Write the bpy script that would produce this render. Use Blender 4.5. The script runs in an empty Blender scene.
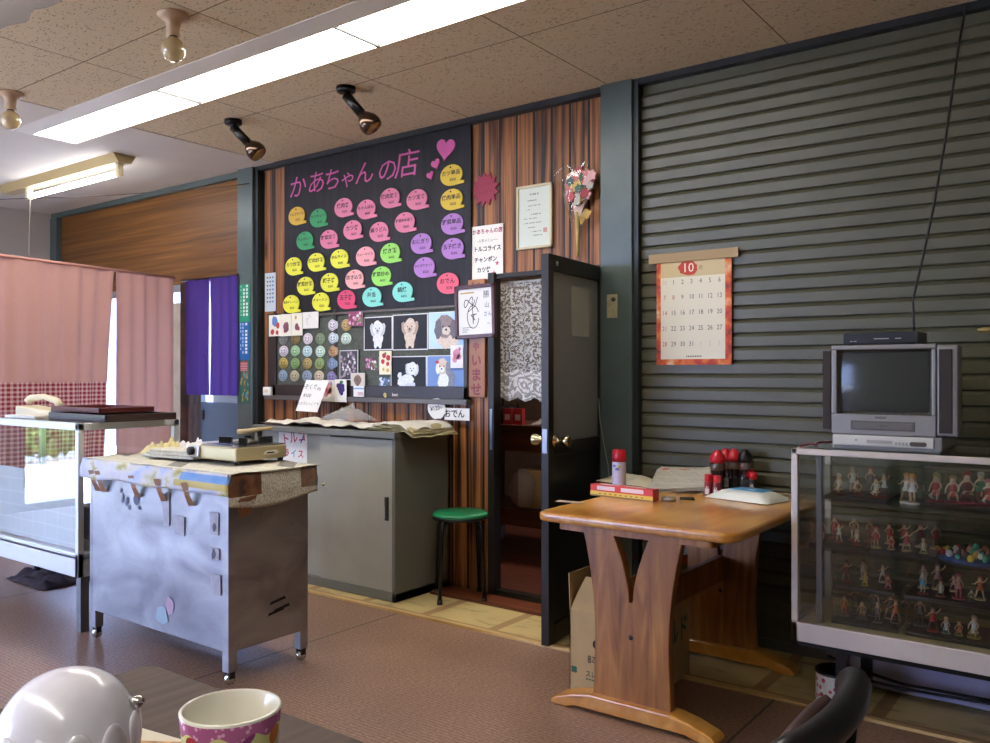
import bpy, math, random
from mathutils import Vector, Matrix, noise
random.seed(7)
S = bpy.context.scene
COL = S.collection
PI = math.pi

# ---------------------------------------------------------------- camera, sky, sun, exposure
cam_d = bpy.data.cameras.new('camera')
cam = bpy.data.objects.new('camera', cam_d)
COL.objects.link(cam)
cam_d.sensor_width = 36.0
cam_d.lens = 852 / 990 * 36.0
cam.location = (0, 0, 1.25)
cam.rotation_euler = (math.radians(90 + 0.134), 0, math.radians(36.8))
cam_d.clip_start = 0.02
S.camera = cam

S.view_settings.view_transform = 'Standard'
S.view_settings.look = 'None'
S.view_settings.exposure = 0.75
S.view_settings.gamma = 1.0
S.view_settings.use_curve_mapping = False
S.cycles.max_bounces = 8
S.cycles.transparent_max_bounces = 16
S.cycles.sample_clamp_indirect = 6.0
S.cycles.caustics_reflective = False
S.cycles.caustics_refractive = False

W = bpy.data.worlds.new('sky')
S.world = W
W.use_nodes = True
bg = W.node_tree.nodes['Background']
bg.inputs[0].default_value = (0.42, 0.54, 1.0, 1)
bg.inputs[1].default_value = 15.0

sun_d = bpy.data.lights.new('sun', 'SUN')
sun_d.energy = 18.0
sun_d.angle = 0.01
sun_d.color = (1.0, 0.95, 0.86)
sun = bpy.data.objects.new('sun', sun_d)
COL.objects.link(sun)
sun.rotation_euler = (math.radians(42), 0, math.radians(22))   # shines from the +X -Y quarter

LENS_POWER = 15.0
TUBE_POWER = 14.0

# ---------------------------------------------------------------- materials
def lin(c):
    return c / 12.92 if c <= 0.04045 else ((c + 0.055) / 1.055) ** 2.4
def hx(h):
    return tuple(lin(int(h[i:i + 2], 16) / 255) for i in (0, 2, 4)) + (1,)
_M = {}
def mat(name, col, rough=0.6, metal=0.0, spec=0.4, bump=0.0, bscale=60, vary=0.0, vscale=8, coat=0.0, trans=0.0):
    """plain procedural surface: noise-varied colour and optional noise bump"""
    key = name
    if key in _M: return _M[key]
    m = bpy.data.materials.new(name); m.use_nodes = True; _M[key] = m
    nt = m.node_tree; b = nt.nodes['Principled BSDF']
    c = hx(col) if isinstance(col, str) else tuple(col)
    b.inputs['Base Color'].default_value = c
    b.inputs['Roughness'].default_value = rough
    b.inputs['Metallic'].default_value = metal
    b.inputs['Specular IOR Level'].default_value = spec
    if coat: b.inputs['Coat Weight'].default_value = coat
    if trans: b.inputs['Transmission Weight'].default_value = trans
    if vary or bump:
        tc = nt.nodes.new('ShaderNodeTexCoord')
    if vary:
        n = nt.nodes.new('ShaderNodeTexNoise'); n.inputs['Scale'].default_value = vscale; n.inputs['Detail'].default_value = 6
        nt.links.new(tc.outputs['Object'], n.inputs['Vector'])
        r = nt.nodes.new('ShaderNodeValToRGB')
        r.color_ramp.elements[0].position = 0.3; r.color_ramp.elements[1].position = 0.7
        r.color_ramp.elements[0].color = tuple(max(0, x * (1 - vary)) for x in c[:3]) + (1,)
        r.color_ramp.elements[1].color = tuple(min(1, x * (1 + vary)) for x in c[:3]) + (1,)
        nt.links.new(n.outputs['Fac'], r.inputs['Fac']); nt.links.new(r.outputs['Color'], b.inputs['Base Color'])
    if bump:
        n2 = nt.nodes.new('ShaderNodeTexNoise'); n2.inputs['Scale'].default_value = bscale; n2.inputs['Detail'].default_value = 4
        nt.links.new(tc.outputs['Object'], n2.inputs['Vector'])
        bp = nt.nodes.new('ShaderNodeBump'); bp.inputs['Strength'].default_value = bump; bp.inputs['Distance'].default_value = 0.01
        nt.links.new(n2.outputs['Fac'], bp.inputs['Height']); nt.links.new(bp.outputs['Normal'], b.inputs['Normal'])
    return m
def C(h, rough=0.6):
    return mat('paint_%s_%d' % (h, int(rough * 100)), h, rough)
class NT:
    """tiny node-graph helper"""
    def __init__(s, name):
        s.m = bpy.data.materials.new(name); s.m.use_nodes = True; s.t = s.m.node_tree
        s.b = s.t.nodes['Principled BSDF']; s.out = s.t.nodes['Material Output']
        s.tc = s.t.nodes.new('ShaderNodeTexCoord'); _M[name] = s.m
    def n(s, kind, **kw):
        x = s.t.nodes.new('ShaderNode' + kind)
        for k, v in kw.items(): setattr(x, k, v)
        return x
    def l(s, a, b): s.t.links.new(a, b)
    def mapping(s, scale=(1, 1, 1), loc=(0, 0, 0), rot=(0, 0, 0)):
        mp = s.n('Mapping'); mp.inputs['Scale'].default_value = scale; mp.inputs['Location'].default_value = loc; mp.inputs['Rotation'].default_value = rot
        s.l(s.tc.outputs['Object'], mp.inputs['Vector']); return mp.outputs['Vector']
    def noise(s, vec, scale, detail=4, dist=0.0):
        x = s.n('TexNoise'); x.inputs['Scale'].default_value = scale; x.inputs['Detail'].default_value = detail; x.inputs['Distortion'].default_value = dist
        s.l(vec, x.inputs['Vector']); return x.outputs['Fac']
    def ramp(s, fac, stops, const=False):
        r = s.n('ValToRGB'); e = r.color_ramp.elements
        if const: r.color_ramp.interpolation = 'CONSTANT'
        while len(e) < len(stops): e.new(0.5)
        for i, (p, c) in enumerate(stops):
            e[i].position = p; e[i].color = hx(c) if isinstance(c, str) else (c, c, c, 1)
        s.l(fac, r.inputs['Fac']); return r.outputs['Color']
    def math(s, op, a, b=None):
        x = s.n('Math', operation=op)
        for i, v in enumerate((a, b)):
            if v is None: continue
            if isinstance(v, (int, float)): x.inputs[i].default_value = v
            else: s.l(v, x.inputs[i])
        return x.outputs[0]
    def mix(s, fac, a, b, blend='MIX'):
        x = s.n('MixRGB', blend_type=blend)
        for i, v in enumerate((fac, a, b)):
            if isinstance(v, str): x.inputs[i].default_value = hx(v)
            elif isinstance(v, (int, float)): x.inputs[i].default_value = v if i == 0 else (v, v, v, 1)
            else: s.l(v, x.inputs[i])
        return x.outputs[0]
    def sep(s, vec):
        x = s.n('SeparateXYZ'); s.l(vec, x.inputs[0]); return x.outputs
    def bump(s, h, strength=0.3, dist=0.005):
        x = s.n('Bump'); x.inputs['Strength'].default_value = strength; x.inputs['Distance'].default_value = dist
        s.l(h, x.inputs['Height']); s.l(x.outputs['Normal'], s.b.inputs['Normal'])
    def set(s, col=None, rough=None, metal=None, spec=None):
        for k, v in (('Base Color', col), ('Roughness', rough), ('Metallic', metal), ('Specular IOR Level', spec)):
            if v is None: continue
            if isinstance(v, str): s.b.inputs[k].default_value = hx(v)
            elif isinstance(v, (int, float)): s.b.inputs[k].default_value = v
            else: s.l(v, s.b.inputs[k])
        return s.m

def wood_planks(name, pitch, dark, mid, light, x0=0.0):
    g = NT(name); v = g.tc.outputs['Object']; x, y, z = g.sep(v)
    t = g.math('DIVIDE', g.math('SUBTRACT', x, x0), pitch)
    idx = g.math('FLOOR', t); fr = g.math('FRACT', t)
    wn = g.n('TexWhiteNoise', noise_dimensions='1D'); g.l(idx, wn.inputs['W'])
    cmb = g.n('CombineXYZ'); g.l(g.math('ADD', x, g.math('MULTIPLY', wn.outputs['Value'], 9.0)), cmb.inputs[0]); g.l(g.math('MULTIPLY', idx, 3.7), cmb.inputs[1]); g.l(z, cmb.inputs[2])
    mp = g.n('Mapping'); mp.inputs['Scale'].default_value = (11, 1, 0.9); g.l(cmb.outputs[0], mp.inputs['Vector'])
    n1 = g.noise(mp.outputs[0], 1.2, 5, 1.2)
    w = g.n('TexWave', wave_type='RINGS', rings_direction='SPHERICAL'); w.inputs['Scale'].default_value = 1.3; w.inputs['Distortion'].default_value = 5.0; w.inputs['Detail'].default_value = 3; w.inputs['Detail Scale'].default_value = 0.8
    mp2 = g.n('Mapping'); mp2.inputs['Scale'].default_value = (5, 1, 0.6); g.l(cmb.outputs[0], mp2.inputs['Vector']); g.l(mp2.outputs[0], w.inputs['Vector'])
    mp4 = g.n('Mapping'); mp4.inputs['Scale'].default_value = (42, 1, 0.9); g.l(cmb.outputs[0], mp4.inputs['Vector'])
    n4 = g.noise(mp4.outputs[0], 1.5, 4, 0.8)
    f = g.math('ADD', g.math('MULTIPLY', w.outputs['Fac'], 0.14), g.math('ADD', g.math('MULTIPLY', n1, 0.28), g.math('MULTIPLY', n4, 0.58)))
    c = g.ramp(f, [(0.36, dark), (0.46, mid), (0.60, light)])
    tone = g.ramp(wn.outputs['Value'], [(0.0, 0.72), (1.0, 1.1)])
    c = g.mix(1.0, c, tone, 'MULTIPLY')
    vo = g.n('TexVoronoi'); vo.inputs['Scale'].default_value = 1.0
    mp3 = g.n('Mapping'); mp3.inputs['Scale'].default_value = (7, 1, 1.6); g.l(cmb.outputs[0], mp3.inputs['Vector']); g.l(mp3.outputs[0], vo.inputs['Vector'])
    kn = g.ramp(vo.outputs['Distance'], [(0.06, 1.0), (0.16, 0.0)])
    c = g.mix(g.math('MULTIPLY', kn, 0.75), c, '150b06')
    edge = g.math('LESS_THAN', g.math('MINIMUM', fr, g.math('SUBTRACT', 1.0, fr)), 0.06)
    c = g.mix(edge, c, '0d0704')
    h = g.math('SUBTRACT', g.math('MULTIPLY', f, 0.5), g.math('MULTIPLY', edge, 1.5))
    g.bump(h, 0.5, 0.006)
    return g.set(c, 0.5, spec=0.35)

def wood_plain(name, dark, light, rough=0.35, scale=(2, 12, 12), coat=0.0, detail_dist=0.8):
    g = NT(name); v = g.mapping(scale)
    n = g.noise(v, 2.0, 6, detail_dist)
    w = g.n('TexWave', wave_type='BANDS', bands_direction='Y'); w.inputs['Scale'].default_value = 0.5; w.inputs['Distortion'].default_value = 6; w.inputs['Detail'].default_value = 3
    g.l(v, w.inputs['Vector'])
    f = g.math('ADD', g.math('MULTIPLY', n, 0.65), g.math('MULTIPLY', w.outputs['Fac'], 0.35))
    c = g.ramp(f, [(0.3, dark), (0.7, light)])
    if coat: g.b.inputs['Coat Weight'].default_value = coat; g.b.inputs['Coat Roughness'].default_value = 0.15
    return g.set(c, rough)

def newsprint(name, base='cfc9b4', ink='6e6a60'):
    """sheet of newspaper: columns of tiny grey lines with picture blocks"""
    g = NT(name); v = g.mapping((1, 1, 1))
    x, y, z = g.sep(v)
    s1 = g.math('ADD', x, y); s2 = g.math('ADD', z, g.math('MULTIPLY', y, 0.7))
    cmb = g.n('CombineXYZ'); g.l(s1, cmb.inputs[0]); g.l(s2, cmb.inputs[1])
    br = g.n('TexBrick'); br.offset = 0.0; br.inputs['Scale'].default_value = 1; br.inputs['Brick Width'].default_value = 0.13; br.inputs['Row Height'].default_value = 0.07; br.inputs['Mortar Size'].default_value = 0.0035; br.inputs['Mortar Smooth'].default_value = 0.0
    g.l(cmb.outputs[0], br.inputs['Vector'])
    lines = g.math('GREATER_THAN', g.math('FRACT', g.math('MULTIPLY', s1, 120)), 0.45)
    nn = g.noise(cmb.outputs[0], 260, 2)
    ink_f = g.math('MULTIPLY', g.math('MULTIPLY', lines, g.math('GREATER_THAN', nn, 0.45)), g.math('SUBTRACT', 1.0, br.outputs['Fac']))
    c = g.mix(g.math('MULTIPLY', ink_f, 0.6), base, ink)
    wn = g.n('TexVoronoi', distance='CHEBYCHEV'); wn.inputs['Scale'].default_value = 6; g.l(cmb.outputs[0], wn.inputs['Vector'])
    sp = g.sep(wn.outputs['Color'])
    block = g.math('MULTIPLY', g.math('GREATER_THAN', sp[0], 0.8), g.math('LESS_THAN', wn.outputs['Distance'], 0.33))
    tone = g.mix(g.noise(cmb.outputs[0], 40, 4), '2d2a28', 'a49d90')
    c = g.mix(block, c, tone)
    return g.set(c, 0.75, spec=0.2)

def thin_glass(name, tint=(0.96, 0.98, 0.97), rough=0.0, ior=1.5, haze=0.0, hazecol=(0.8, 0.8, 0.8), gloss=1.0):
    g = NT(name); g.t.nodes.remove(g.b)
    tr = g.n('BsdfTransparent'); tr.inputs[0].default_value = tint + (1,)
    gl = g.n('BsdfGlossy'); gl.inputs['Roughness'].default_value = rough; gl.inputs[0].default_value = (gloss, gloss, gloss, 1)
    ge = g.n('NewGeometry'); dt = g.n('VectorMath', operation='DOT_PRODUCT'); g.l(ge.outputs['Normal'], dt.inputs[0]); g.l(ge.outputs['Incoming'], dt.inputs[1])
    f0 = ((ior - 1) / (ior + 1)) ** 2
    fres = g.math('ADD', f0, g.math('MULTIPLY', 1 - f0, g.math('POWER', g.math('SUBTRACT', 1.0, g.math('ABSOLUTE', dt.outputs['Value'])), 5.0)))
    mx = g.n('MixShader'); g.l(fres, mx.inputs[0]); g.l(tr.outputs[0], mx.inputs[1]); g.l(gl.outputs[0], mx.inputs[2])
    sh = mx.outputs[0]
    if haze:
        df = g.n('BsdfDiffuse'); df.inputs[0].default_value = hazecol + (1,)
        tl = g.n('BsdfTranslucent'); tl.inputs[0].default_value = hazecol + (1,)
        m0 = g.n('MixShader'); m0.inputs[0].default_value = 0.5; g.l(df.outputs[0], m0.inputs[1]); g.l(tl.outputs[0], m0.inputs[2])
        m2 = g.n('MixShader'); m2.inputs[0].default_value = haze; g.l(sh, m2.inputs[1]); g.l(m0.outputs[0], m2.inputs[2]); sh = m2.outputs[0]
    g.l(sh, g.out.inputs['Surface'])
    return g.m

def cloth(name, col, transl=0.4, check=None, weave=220):
    g = NT(name); g.t.nodes.remove(g.b)
    v = g.tc.outputs['UV']
    n = g.noise(g.mapping((1, 1, 1)), weave, 2)
    c = g.mix(g.math('MULTIPLY', n, 0.25), col, '2a1512')
    if check:
        x, y, _ = g.sep(v)
        a = g.math('GREATER_THAN', g.math('FRACT', g.math('MULTIPLY', x, check[0])), 0.55)
        b = g.math('GREATER_THAN', g.math('FRACT', g.math('MULTIPLY', y, check[1])), 0.55)
        c = g.mix(g.math('MULTIPLY', g.math('ADD', a, b), 0.42), '8f2f3b', 'e0bcb0')
    df = g.n('BsdfDiffuse'); g.l(c, df.inputs[0])
    tl = g.n('BsdfTranslucent'); g.l(c, tl.inputs[0])
    mx = g.n('MixShader'); mx.inputs[0].default_value = transl; g.l(df.outputs[0], mx.inputs[1]); g.l(tl.outputs[0], mx.inputs[2])
    g.l(mx.outputs[0], g.out.inputs['Surface'])
    return g.m

def emit(name, col, power):
    g = NT(name); g.t.nodes.remove(g.b)
    e = g.n('Emission'); e.inputs[0].default_value = col + (1,); e.inputs[1].default_value = power
    g.l(e.outputs[0], g.out.inputs['Surface']); return g.m

# ---------------------------------------------------------------- mesh builder
_TXT = {}
def glyphs(body, bold=0.0, shear=0.0):
    k = (body, bold, shear)
    if k in _TXT: return _TXT[k]
    c = bpy.data.curves.new('t', 'FONT'); c.body = body; c.resolution_u = 2; c.align_x = 'CENTER'; c.align_y = 'CENTER'; c.offset = bold; c.shear = shear
    o = bpy.data.objects.new('t', c); COL.objects.link(o)
    bpy.context.view_layer.update()
    me = bpy.data.meshes.new_from_object(o.evaluated_get(bpy.context.evaluated_depsgraph_get()))
    r = ([(v.co.x, v.co.y) for v in me.vertices], [tuple(p.vertices) for p in me.polygons])
    bpy.data.objects.remove(o); bpy.data.curves.remove(c); bpy.data.meshes.remove(me)
    _TXT[k] = r
    return r

class MB:
    def __init__(s): s.v = []; s.f = []; s.mi = []; s.sm = []; s.m = 0; s.smooth = False; s.uv = {}
    def add(s, vs, fs):
        o = len(s.v); s.v += [tuple(p) for p in vs]
        for f in fs: s.f.append(tuple(i + o for i in f)); s.mi.append(s.m); s.sm.append(s.smooth)
        return s
    def mat(s, i): s.m = i; return s
    def sm_on(s, v=True): s.smooth = v; return s
    def box(s, x0, y0, z0, x1, y1, z1):
        vs = [(x, y, z) for z in (z0, z1) for y in (y0, y1) for x in (x0, x1)]
        return s.add(vs, [(0, 2, 3, 1), (4, 5, 7, 6), (0, 1, 5, 4), (2, 6, 7, 3), (0, 4, 6, 2), (1, 3, 7, 5)])
    def bar(s, p0, p1, w, h=None, up=(0, 0, 1)):
        """square-section bar between two points"""
        h = h or w; p0 = Vector(p0); p1 = Vector(p1); d = (p1 - p0).normalized(); u = Vector(up)
        if abs(d.dot(u)) > 0.98: u = Vector((0, 1, 0))
        a = d.cross(u).normalized(); b = a.cross(d)
        vs = [p + a * w / 2 * i + b * h / 2 * j for p in (p0, p1) for i, j in ((-1, -1), (1, -1), (1, 1), (-1, 1))]
        return s.add(vs, [(3, 2, 1, 0), (4, 5, 6, 7), (0, 1, 5, 4), (1, 2, 6, 5), (2, 3, 7, 6), (3, 0, 4, 7)])
    def tube(s, pts, r, n=10, caps=True):
        pts = [Vector(p) for p in pts]; rs = r if isinstance(r, (list, tuple)) else [r] * len(pts)
        vs = []; fs = []; up = Vector((0, 0, 1)); prev = None
        for i, p in enumerate(pts):
            d = ((pts[min(i + 1, len(pts) - 1)] - pts[max(i - 1, 0)])).normalized()
            if prev is None:
                a = d.cross(up) if abs(d.dot(up)) < 0.95 else d.cross(Vector((0, 1, 0)))
            else: a = prev - d * prev.dot(d)
            a.normalize(); prev = a; b = d.cross(a)
            for k in range(n):
                t = 2 * PI * k / n; vs.append(p + a * rs[i] * math.cos(t) + b * rs[i] * math.sin(t))
        for i in range(len(pts) - 1):
            for k in range(n):
                k2 = (k + 1) % n; fs.append((i * n + k, i * n + k2, (i + 1) * n + k2, (i + 1) * n + k))
        old = s.smooth; s.smooth = True; s.add(vs, fs); s.smooth = old
        if caps:
            o = len(s.v) - len(vs)
            for ring, rev in ((0, True), (len(pts) - 1, False)):
                idx = [o + ring * n + k for k in range(n)]
                s.f.append(tuple(idx[::-1] if rev else idx)); s.mi.append(s.m); s.sm.append(False)
        return s
    def lathe(s, prof, c=(0, 0, 0), n=24, sx=1, sy=1, axis='Z'):
        vs = []; fs = []; m = len(prof)
        for k in range(n):
            t = 2 * PI * k / n
            for r, z in prof:
                p = (r * math.cos(t) * sx, r * math.sin(t) * sy, z)
                if axis == 'Y': p = (p[0], -p[2], p[1])
                if axis == 'X': p = (p[2], p[0], p[1])
                vs.append((c[0] + p[0], c[1] + p[1], c[2] + p[2]))
        for k in range(n):
            k2 = (k + 1) % n
            for i in range(m - 1): fs.append((k * m + i, k2 * m + i, k2 * m + i + 1, k * m + i + 1))
        old = s.smooth; s.smooth = True; s.add(vs, fs); s.smooth = old
        return s
    def prism(s, poly, d0, d1, axis='Y', c=(0, 0, 0)):
        """polygon (a,b) extruded: axis Y -> (x,z), axis Z -> (x,y), axis X -> (y,z)"""
        n = len(poly)
        def P(a, b, d):
            q = {'Y': (a, d, b), 'Z': (a, b, d), 'X': (d, a, b)}[axis]
            return (q[0] + c[0], q[1] + c[1], q[2] + c[2])
        vs = [P(a, b, d0) for a, b in poly] + [P(a, b, d1) for a, b in poly]
        fs = [tuple(range(n)), tuple(range(2 * n - 1, n - 1, -1))] + [(i, i + n, (i + 1) % n + n, (i + 1) % n) for i in range(n)]
        return s.add(vs, fs)
    def flat(s, poly, y=0.0):
        return s.add([(a, y, b) for a, b in poly], [tuple(range(len(poly)))])
    def ell(s, cx, cz, rx, rz, y=0.0, n=20, jit=0.0, rot=0.0):
        pts = []
        for k in range(n):
            t = 2 * PI * k / n; q = 1 + random.uniform(-jit, jit)
            a, b = rx * math.cos(t) * q, rz * math.sin(t) * q
            pts.append((cx + a * math.cos(rot) - b * math.sin(rot), cz + a * math.sin(rot) + b * math.cos(rot)))
        return s.flat(pts, y)
    def rect(s, x0, z0, x1, z1, y=0.0): return s.flat([(x0, z0), (x1, z0), (x1, z1), (x0, z1)], y)
    def text(s, body, size, o=(0, 0, 0), u=(1, 0, 0), v=(0, 0, 1), bold=0.0, sx=1.0, rot=0.0, shear=0.0):
        pts, fs = glyphs(body, bold, shear); o = Vector(o); u = Vector(u); v = Vector(v); cr, sr = math.cos(rot), math.sin(rot)
        return s.add([o + u * ((x * sx * cr - y * sr) * size) + v * ((x * sx * sr + y * cr) * size) for x, y in pts], fs)
    def grid(s, fn, nu, nv, uv=False):
        vs = [fn(i / nu, j / nv) for j in range(nv + 1) for i in range(nu + 1)]
        fs = [(j * (nu + 1) + i, j * (nu + 1) + i + 1, (j + 1) * (nu + 1) + i + 1, (j + 1) * (nu + 1) + i) for j in range(nv) for i in range(nu)]
        o = len(s.v)
        if uv:
            for j in range(nv + 1):
                for i in range(nu + 1): s.uv[o + j * (nu + 1) + i] = (i / nu, j / nv)
        old = s.smooth; s.smooth = True; s.add(vs, fs); s.smooth = old
        return s
    def sphere(s, c, r, n=14, m=8, sx=1, sy=1, sz=1):
        prof = [(r * math.sin(PI * i / m) + 1e-6, -r * sz * math.cos(PI * i / m)) for i in range(m + 1)]
        return s.lathe(prof, c, n, sx, sy)
    def build(s, name, mats, parent=None, loc=(0, 0, 0), rz=0.0, bev=0.0, seg=2, solid=0.0, sub=0, rot=None):
        me = bpy.data.meshes.new(name); me.from_pydata(s.v, [], s.f); me.update()
        mats = mats if isinstance(mats, (list, tuple)) else [mats]
        for m in mats: me.materials.append(m)
        me.polygons.foreach_set('material_index', s.mi); me.polygons.foreach_set('use_smooth', s.sm)
        if s.uv:
            ul = me.uv_layers.new(name='UVMap')
            for lp in me.loops:
                if lp.vertex_index in s.uv: ul.data[lp.index].uv = s.uv[lp.vertex_index]
        me.validate()
        o = bpy.data.objects.new(name, me); COL.objects.link(o)
        o.location = loc; o.rotation_euler = rot or (0, 0, rz)
        if parent: o.parent = parent
        if sub:
            q = o.modifiers.new('sub', 'SUBSURF'); q.levels = sub; q.render_levels = sub
        if solid:
            q = o.modifiers.new('solid', 'SOLIDIFY'); q.thickness = solid; q.offset = 0
        if bev:
            q = o.modifiers.new('bevel', 'BEVEL'); q.width = bev; q.segments = seg; q.limit_method = 'ANGLE'
        return o

def tag(o, label, cat, group=None, kind=None):
    o['label'] = label; o['category'] = cat
    if group: o['group'] = group
    if kind: o['kind'] = kind
    return o
def thing(name, label, cat, loc=(0, 0, 0), rz=0.0, group=None, rot=None):
    o = bpy.data.objects.new(name, None); COL.objects.link(o); o.empty_display_size = 0.05
    o.location = loc; o.rotation_euler = rot or (0, 0, rz)
    return tag(o, label, cat, group)
def struct(mb, name, m, **kw):
    o = mb.build(name, m, **kw); o['kind'] = 'structure'; return o
def B(*a): return MB().box(*a)

# shared materials
M_green = mat('green_painted_steel', '4a5652', 0.35, 0.0, 0.5, vary=0.12, vscale=5)
M_black = mat('black_plastic', '141414', 0.4)
M_blackm = mat('black_metal', '101010', 0.35, 0.3)
M_bronze = mat('bronze_aluminium', '2c2721', 0.38, 0.5)
M_chrome = mat('chrome', 'd8d8d8', 0.15, 1.0)
M_white = mat('white_paper', 'e6e2d8', 0.7, spec=0.2, vary=0.03)
M_cream = mat('cream_plastic', 'd9cda9', 0.45)
M_greysteel = mat('grey_painted_steel', 'a09d8c', 0.42, 0.0, 0.45, vary=0.07, vscale=4, bump=0.04, bscale=30)
M_greydark = mat('grey_steel_edge', '6c6b60', 0.42)
M_ink = C('1d1b1a', 0.7)
M_glass = thin_glass('clear_glass')
M_acryl = thin_glass('clear_acrylic', (0.93, 0.95, 0.93))
M_news = newsprint('newsprint')
M_film = thin_glass('clear_film', (0.9, 0.9, 0.9), 0.08, 1.6, haze=0.22, hazecol=(0.85, 0.85, 0.85))
M_brownwood = wood_plain('dark_brown_wood', '2a150c', '4d2b19', 0.4)
M_tan = mat('tan_tape', '9a7350', 0.55)

# ================================================================ the room
CZ = 2.72            # ceiling height
WY = 3.87            # back wall
LX, RX, FY = -7.97, 2.6, -3.4

# carpet / vinyl floor
g = NT('carpet_floor'); x, y, z = g.sep(g.tc.outputs['Object'])
n1 = g.noise(g.mapping((60, 150, 1)), 1.0, 3); n2 = g.noise(g.mapping((1.3, 1.3, 1)), 1.0, 4); n3 = g.noise(g.mapping((320, 320, 1)), 1.0, 2)
rib = g.math('FRACT', g.math('MULTIPLY', y, 55))
f = g.math('ADD', g.math('MULTIPLY', n1, 0.55), g.math('ADD', g.math('MULTIPLY', n3, 0.3), g.math('MULTIPLY', rib, 0.15)))
c = g.ramp(f, [(0.33, '553d30'), (0.52, '8d6c56'), (0.72, 'ba9a80')])
c = g.mix(g.math('MULTIPLY', g.ramp(n2, [(0.35, 0.0), (0.75, 1.0)]), 0.45), c, '4d3229')
seam = g.math('LESS_THAN', g.math('ABSOLUTE', g.math('SUBTRACT', g.math('FRACT', g.math('DIVIDE', g.math('ADD', x, 3.07), 1.97)), 0.5)), 0.4975)
c = g.mix(seam, '2c1c17', c)
g.bump(f, 0.35, 0.004)
M_carpet = g.set(c, 0.42, spec=0.5)
struct(B(LX, FY, -0.1, RX, 3.27, 0), 'floor', M_carpet)

# strip of worn tiles along the back wall
g = NT('worn_tiles'); v = g.mapping((1, 1, 1)); x, y, z = g.sep(v)
fx = g.math('FRACT', g.math('DIVIDE', g.math('ADD', x, 2.975), 0.44)); fy = g.math('FRACT', g.math('DIVIDE', g.math('SUBTRACT', y, 3.30), 0.44))
ln = g.math('MAXIMUM', g.math('LESS_THAN', fx, 0.12), g.math('LESS_THAN', fy, 0.08))
c = g.mix(g.noise(v, 7, 5), 'b09a62', 'd2bd86')
c = g.mix(g.math('MULTIPLY', ln, 0.75), c, '8a5f3c')
st = g.ramp(g.noise(g.mapping((3, 8, 1)), 2.0, 6), [(0.55, 0.0), (0.75, 1.0)])
c = g.mix(g.math('MULTIPLY', st, 0.6), c, '4d3a22')
M_tiles = g.set(c, 0.38, spec=0.4)
struct(B(LX, 3.27, -0.1, RX, WY + 0.08, -0.002), 'floor', M_tiles)
struct(B(LX, 3.255, -0.005, RX, 3.285, 0.012), 'trim_1', wood_plain('pale_wood_edge', 'a5824a', 'cbab72', 0.4), bev=0.004)
struct(B(-3.2, 3.66, -0.005, -2.19, 3.82, 0.012), 'trim_2', wood_plain('red_brown_sill', '4f2617', '7a4026', 0.35))

# ceilings: speckled acoustic boards, white plaster beyond
g = NT('acoustic_board'); x, y, z = g.sep(g.tc.outputs['Object'])
v1 = g.n('TexVoronoi'); v1.inputs['Scale'].default_value = 1.0; g.l(g.mapping((34, 95, 1)), v1.inputs['Vector'])
sp = g.math('MULTIPLY', g.math('LESS_THAN', v1.outputs['Distance'], 0.3), g.math('GREATER_THAN', g.noise(g.mapping((30, 30, 1)), 1.0, 2), 0.5))
sp2 = g.math('GREATER_THAN', g.noise(g.mapping((110, 240, 1)), 1.0, 2), 0.66)
c = g.mix(g.math('MULTIPLY', g.math('MAXIMUM', sp, sp2), 0.6), 'd6c4a4', '6d573e')
fx = g.math('FRACT', g.math('DIVIDE', g.math('ADD', x, 2.14), 0.91)); fy = g.math('FRACT', g.math('DIVIDE', g.math('SUBTRACT', y, 2.05), 0.99))
ln = g.math('MAXIMUM', g.math('LESS_THAN', fx, 0.007), g.math('LESS_THAN', fy, 0.006))
c = g.mix(g.math('MULTIPLY', ln, 0.8), c, '3d2f22')
g.bump(g.math('MULTIPLY', sp, -1.0), 0.3, 0.004)
M_board = g.set(c, 0.85, spec=0.15)
# four board fields leave a slot for the recessed lamp (x -5.39..0, y 2.50..2.75)
mb = MB()
mb.box(-4.78, FY, CZ, RX, -0.865, CZ + 0.1); mb.box(-4.78, -0.865, CZ, -3.5, -0.475, CZ + 0.1); mb.box(-4.78, -0.475, CZ, RX, 2.36, CZ + 0.1); mb.box(0.57, -0.865, CZ, RX, -0.475, CZ + 0.1); mb.box(-4.78, 2.75, CZ, RX, WY + 0.1, CZ + 0.1); mb.box(-1.33, 2.36, CZ, RX, 2.75, CZ + 0.1)
struct(mb, 'ceiling', M_board)
M_plaster = mat('white_plaster', 'cfc6ba', 0.8, spec=0.2, vary=0.05, vscale=2)
mb = MB(); mb.box(LX, FY, CZ - 0.004, -4.78, -0.865, CZ + 0.1); mb.box(LX, -0.475, CZ - 0.004, -4.78, 2.36, CZ + 0.1); mb.box(LX, -0.865, CZ - 0.004, -4.78, -0.475, CZ + 0.1); mb.box(LX, 2.75, CZ - 0.004, -4.78, WY + 0.1, CZ + 0.1); mb.box(LX, 2.36, CZ - 0.004, -5.40, 2.75, CZ + 0.1)
struct(mb, 'ceiling', M_plaster)
struct(B(LX - 0.6, FY - 0.6, CZ + 0.25, RX + 0.3, WY + 2.6, CZ + 0.4), 'roof_slab', M_plaster)

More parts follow.
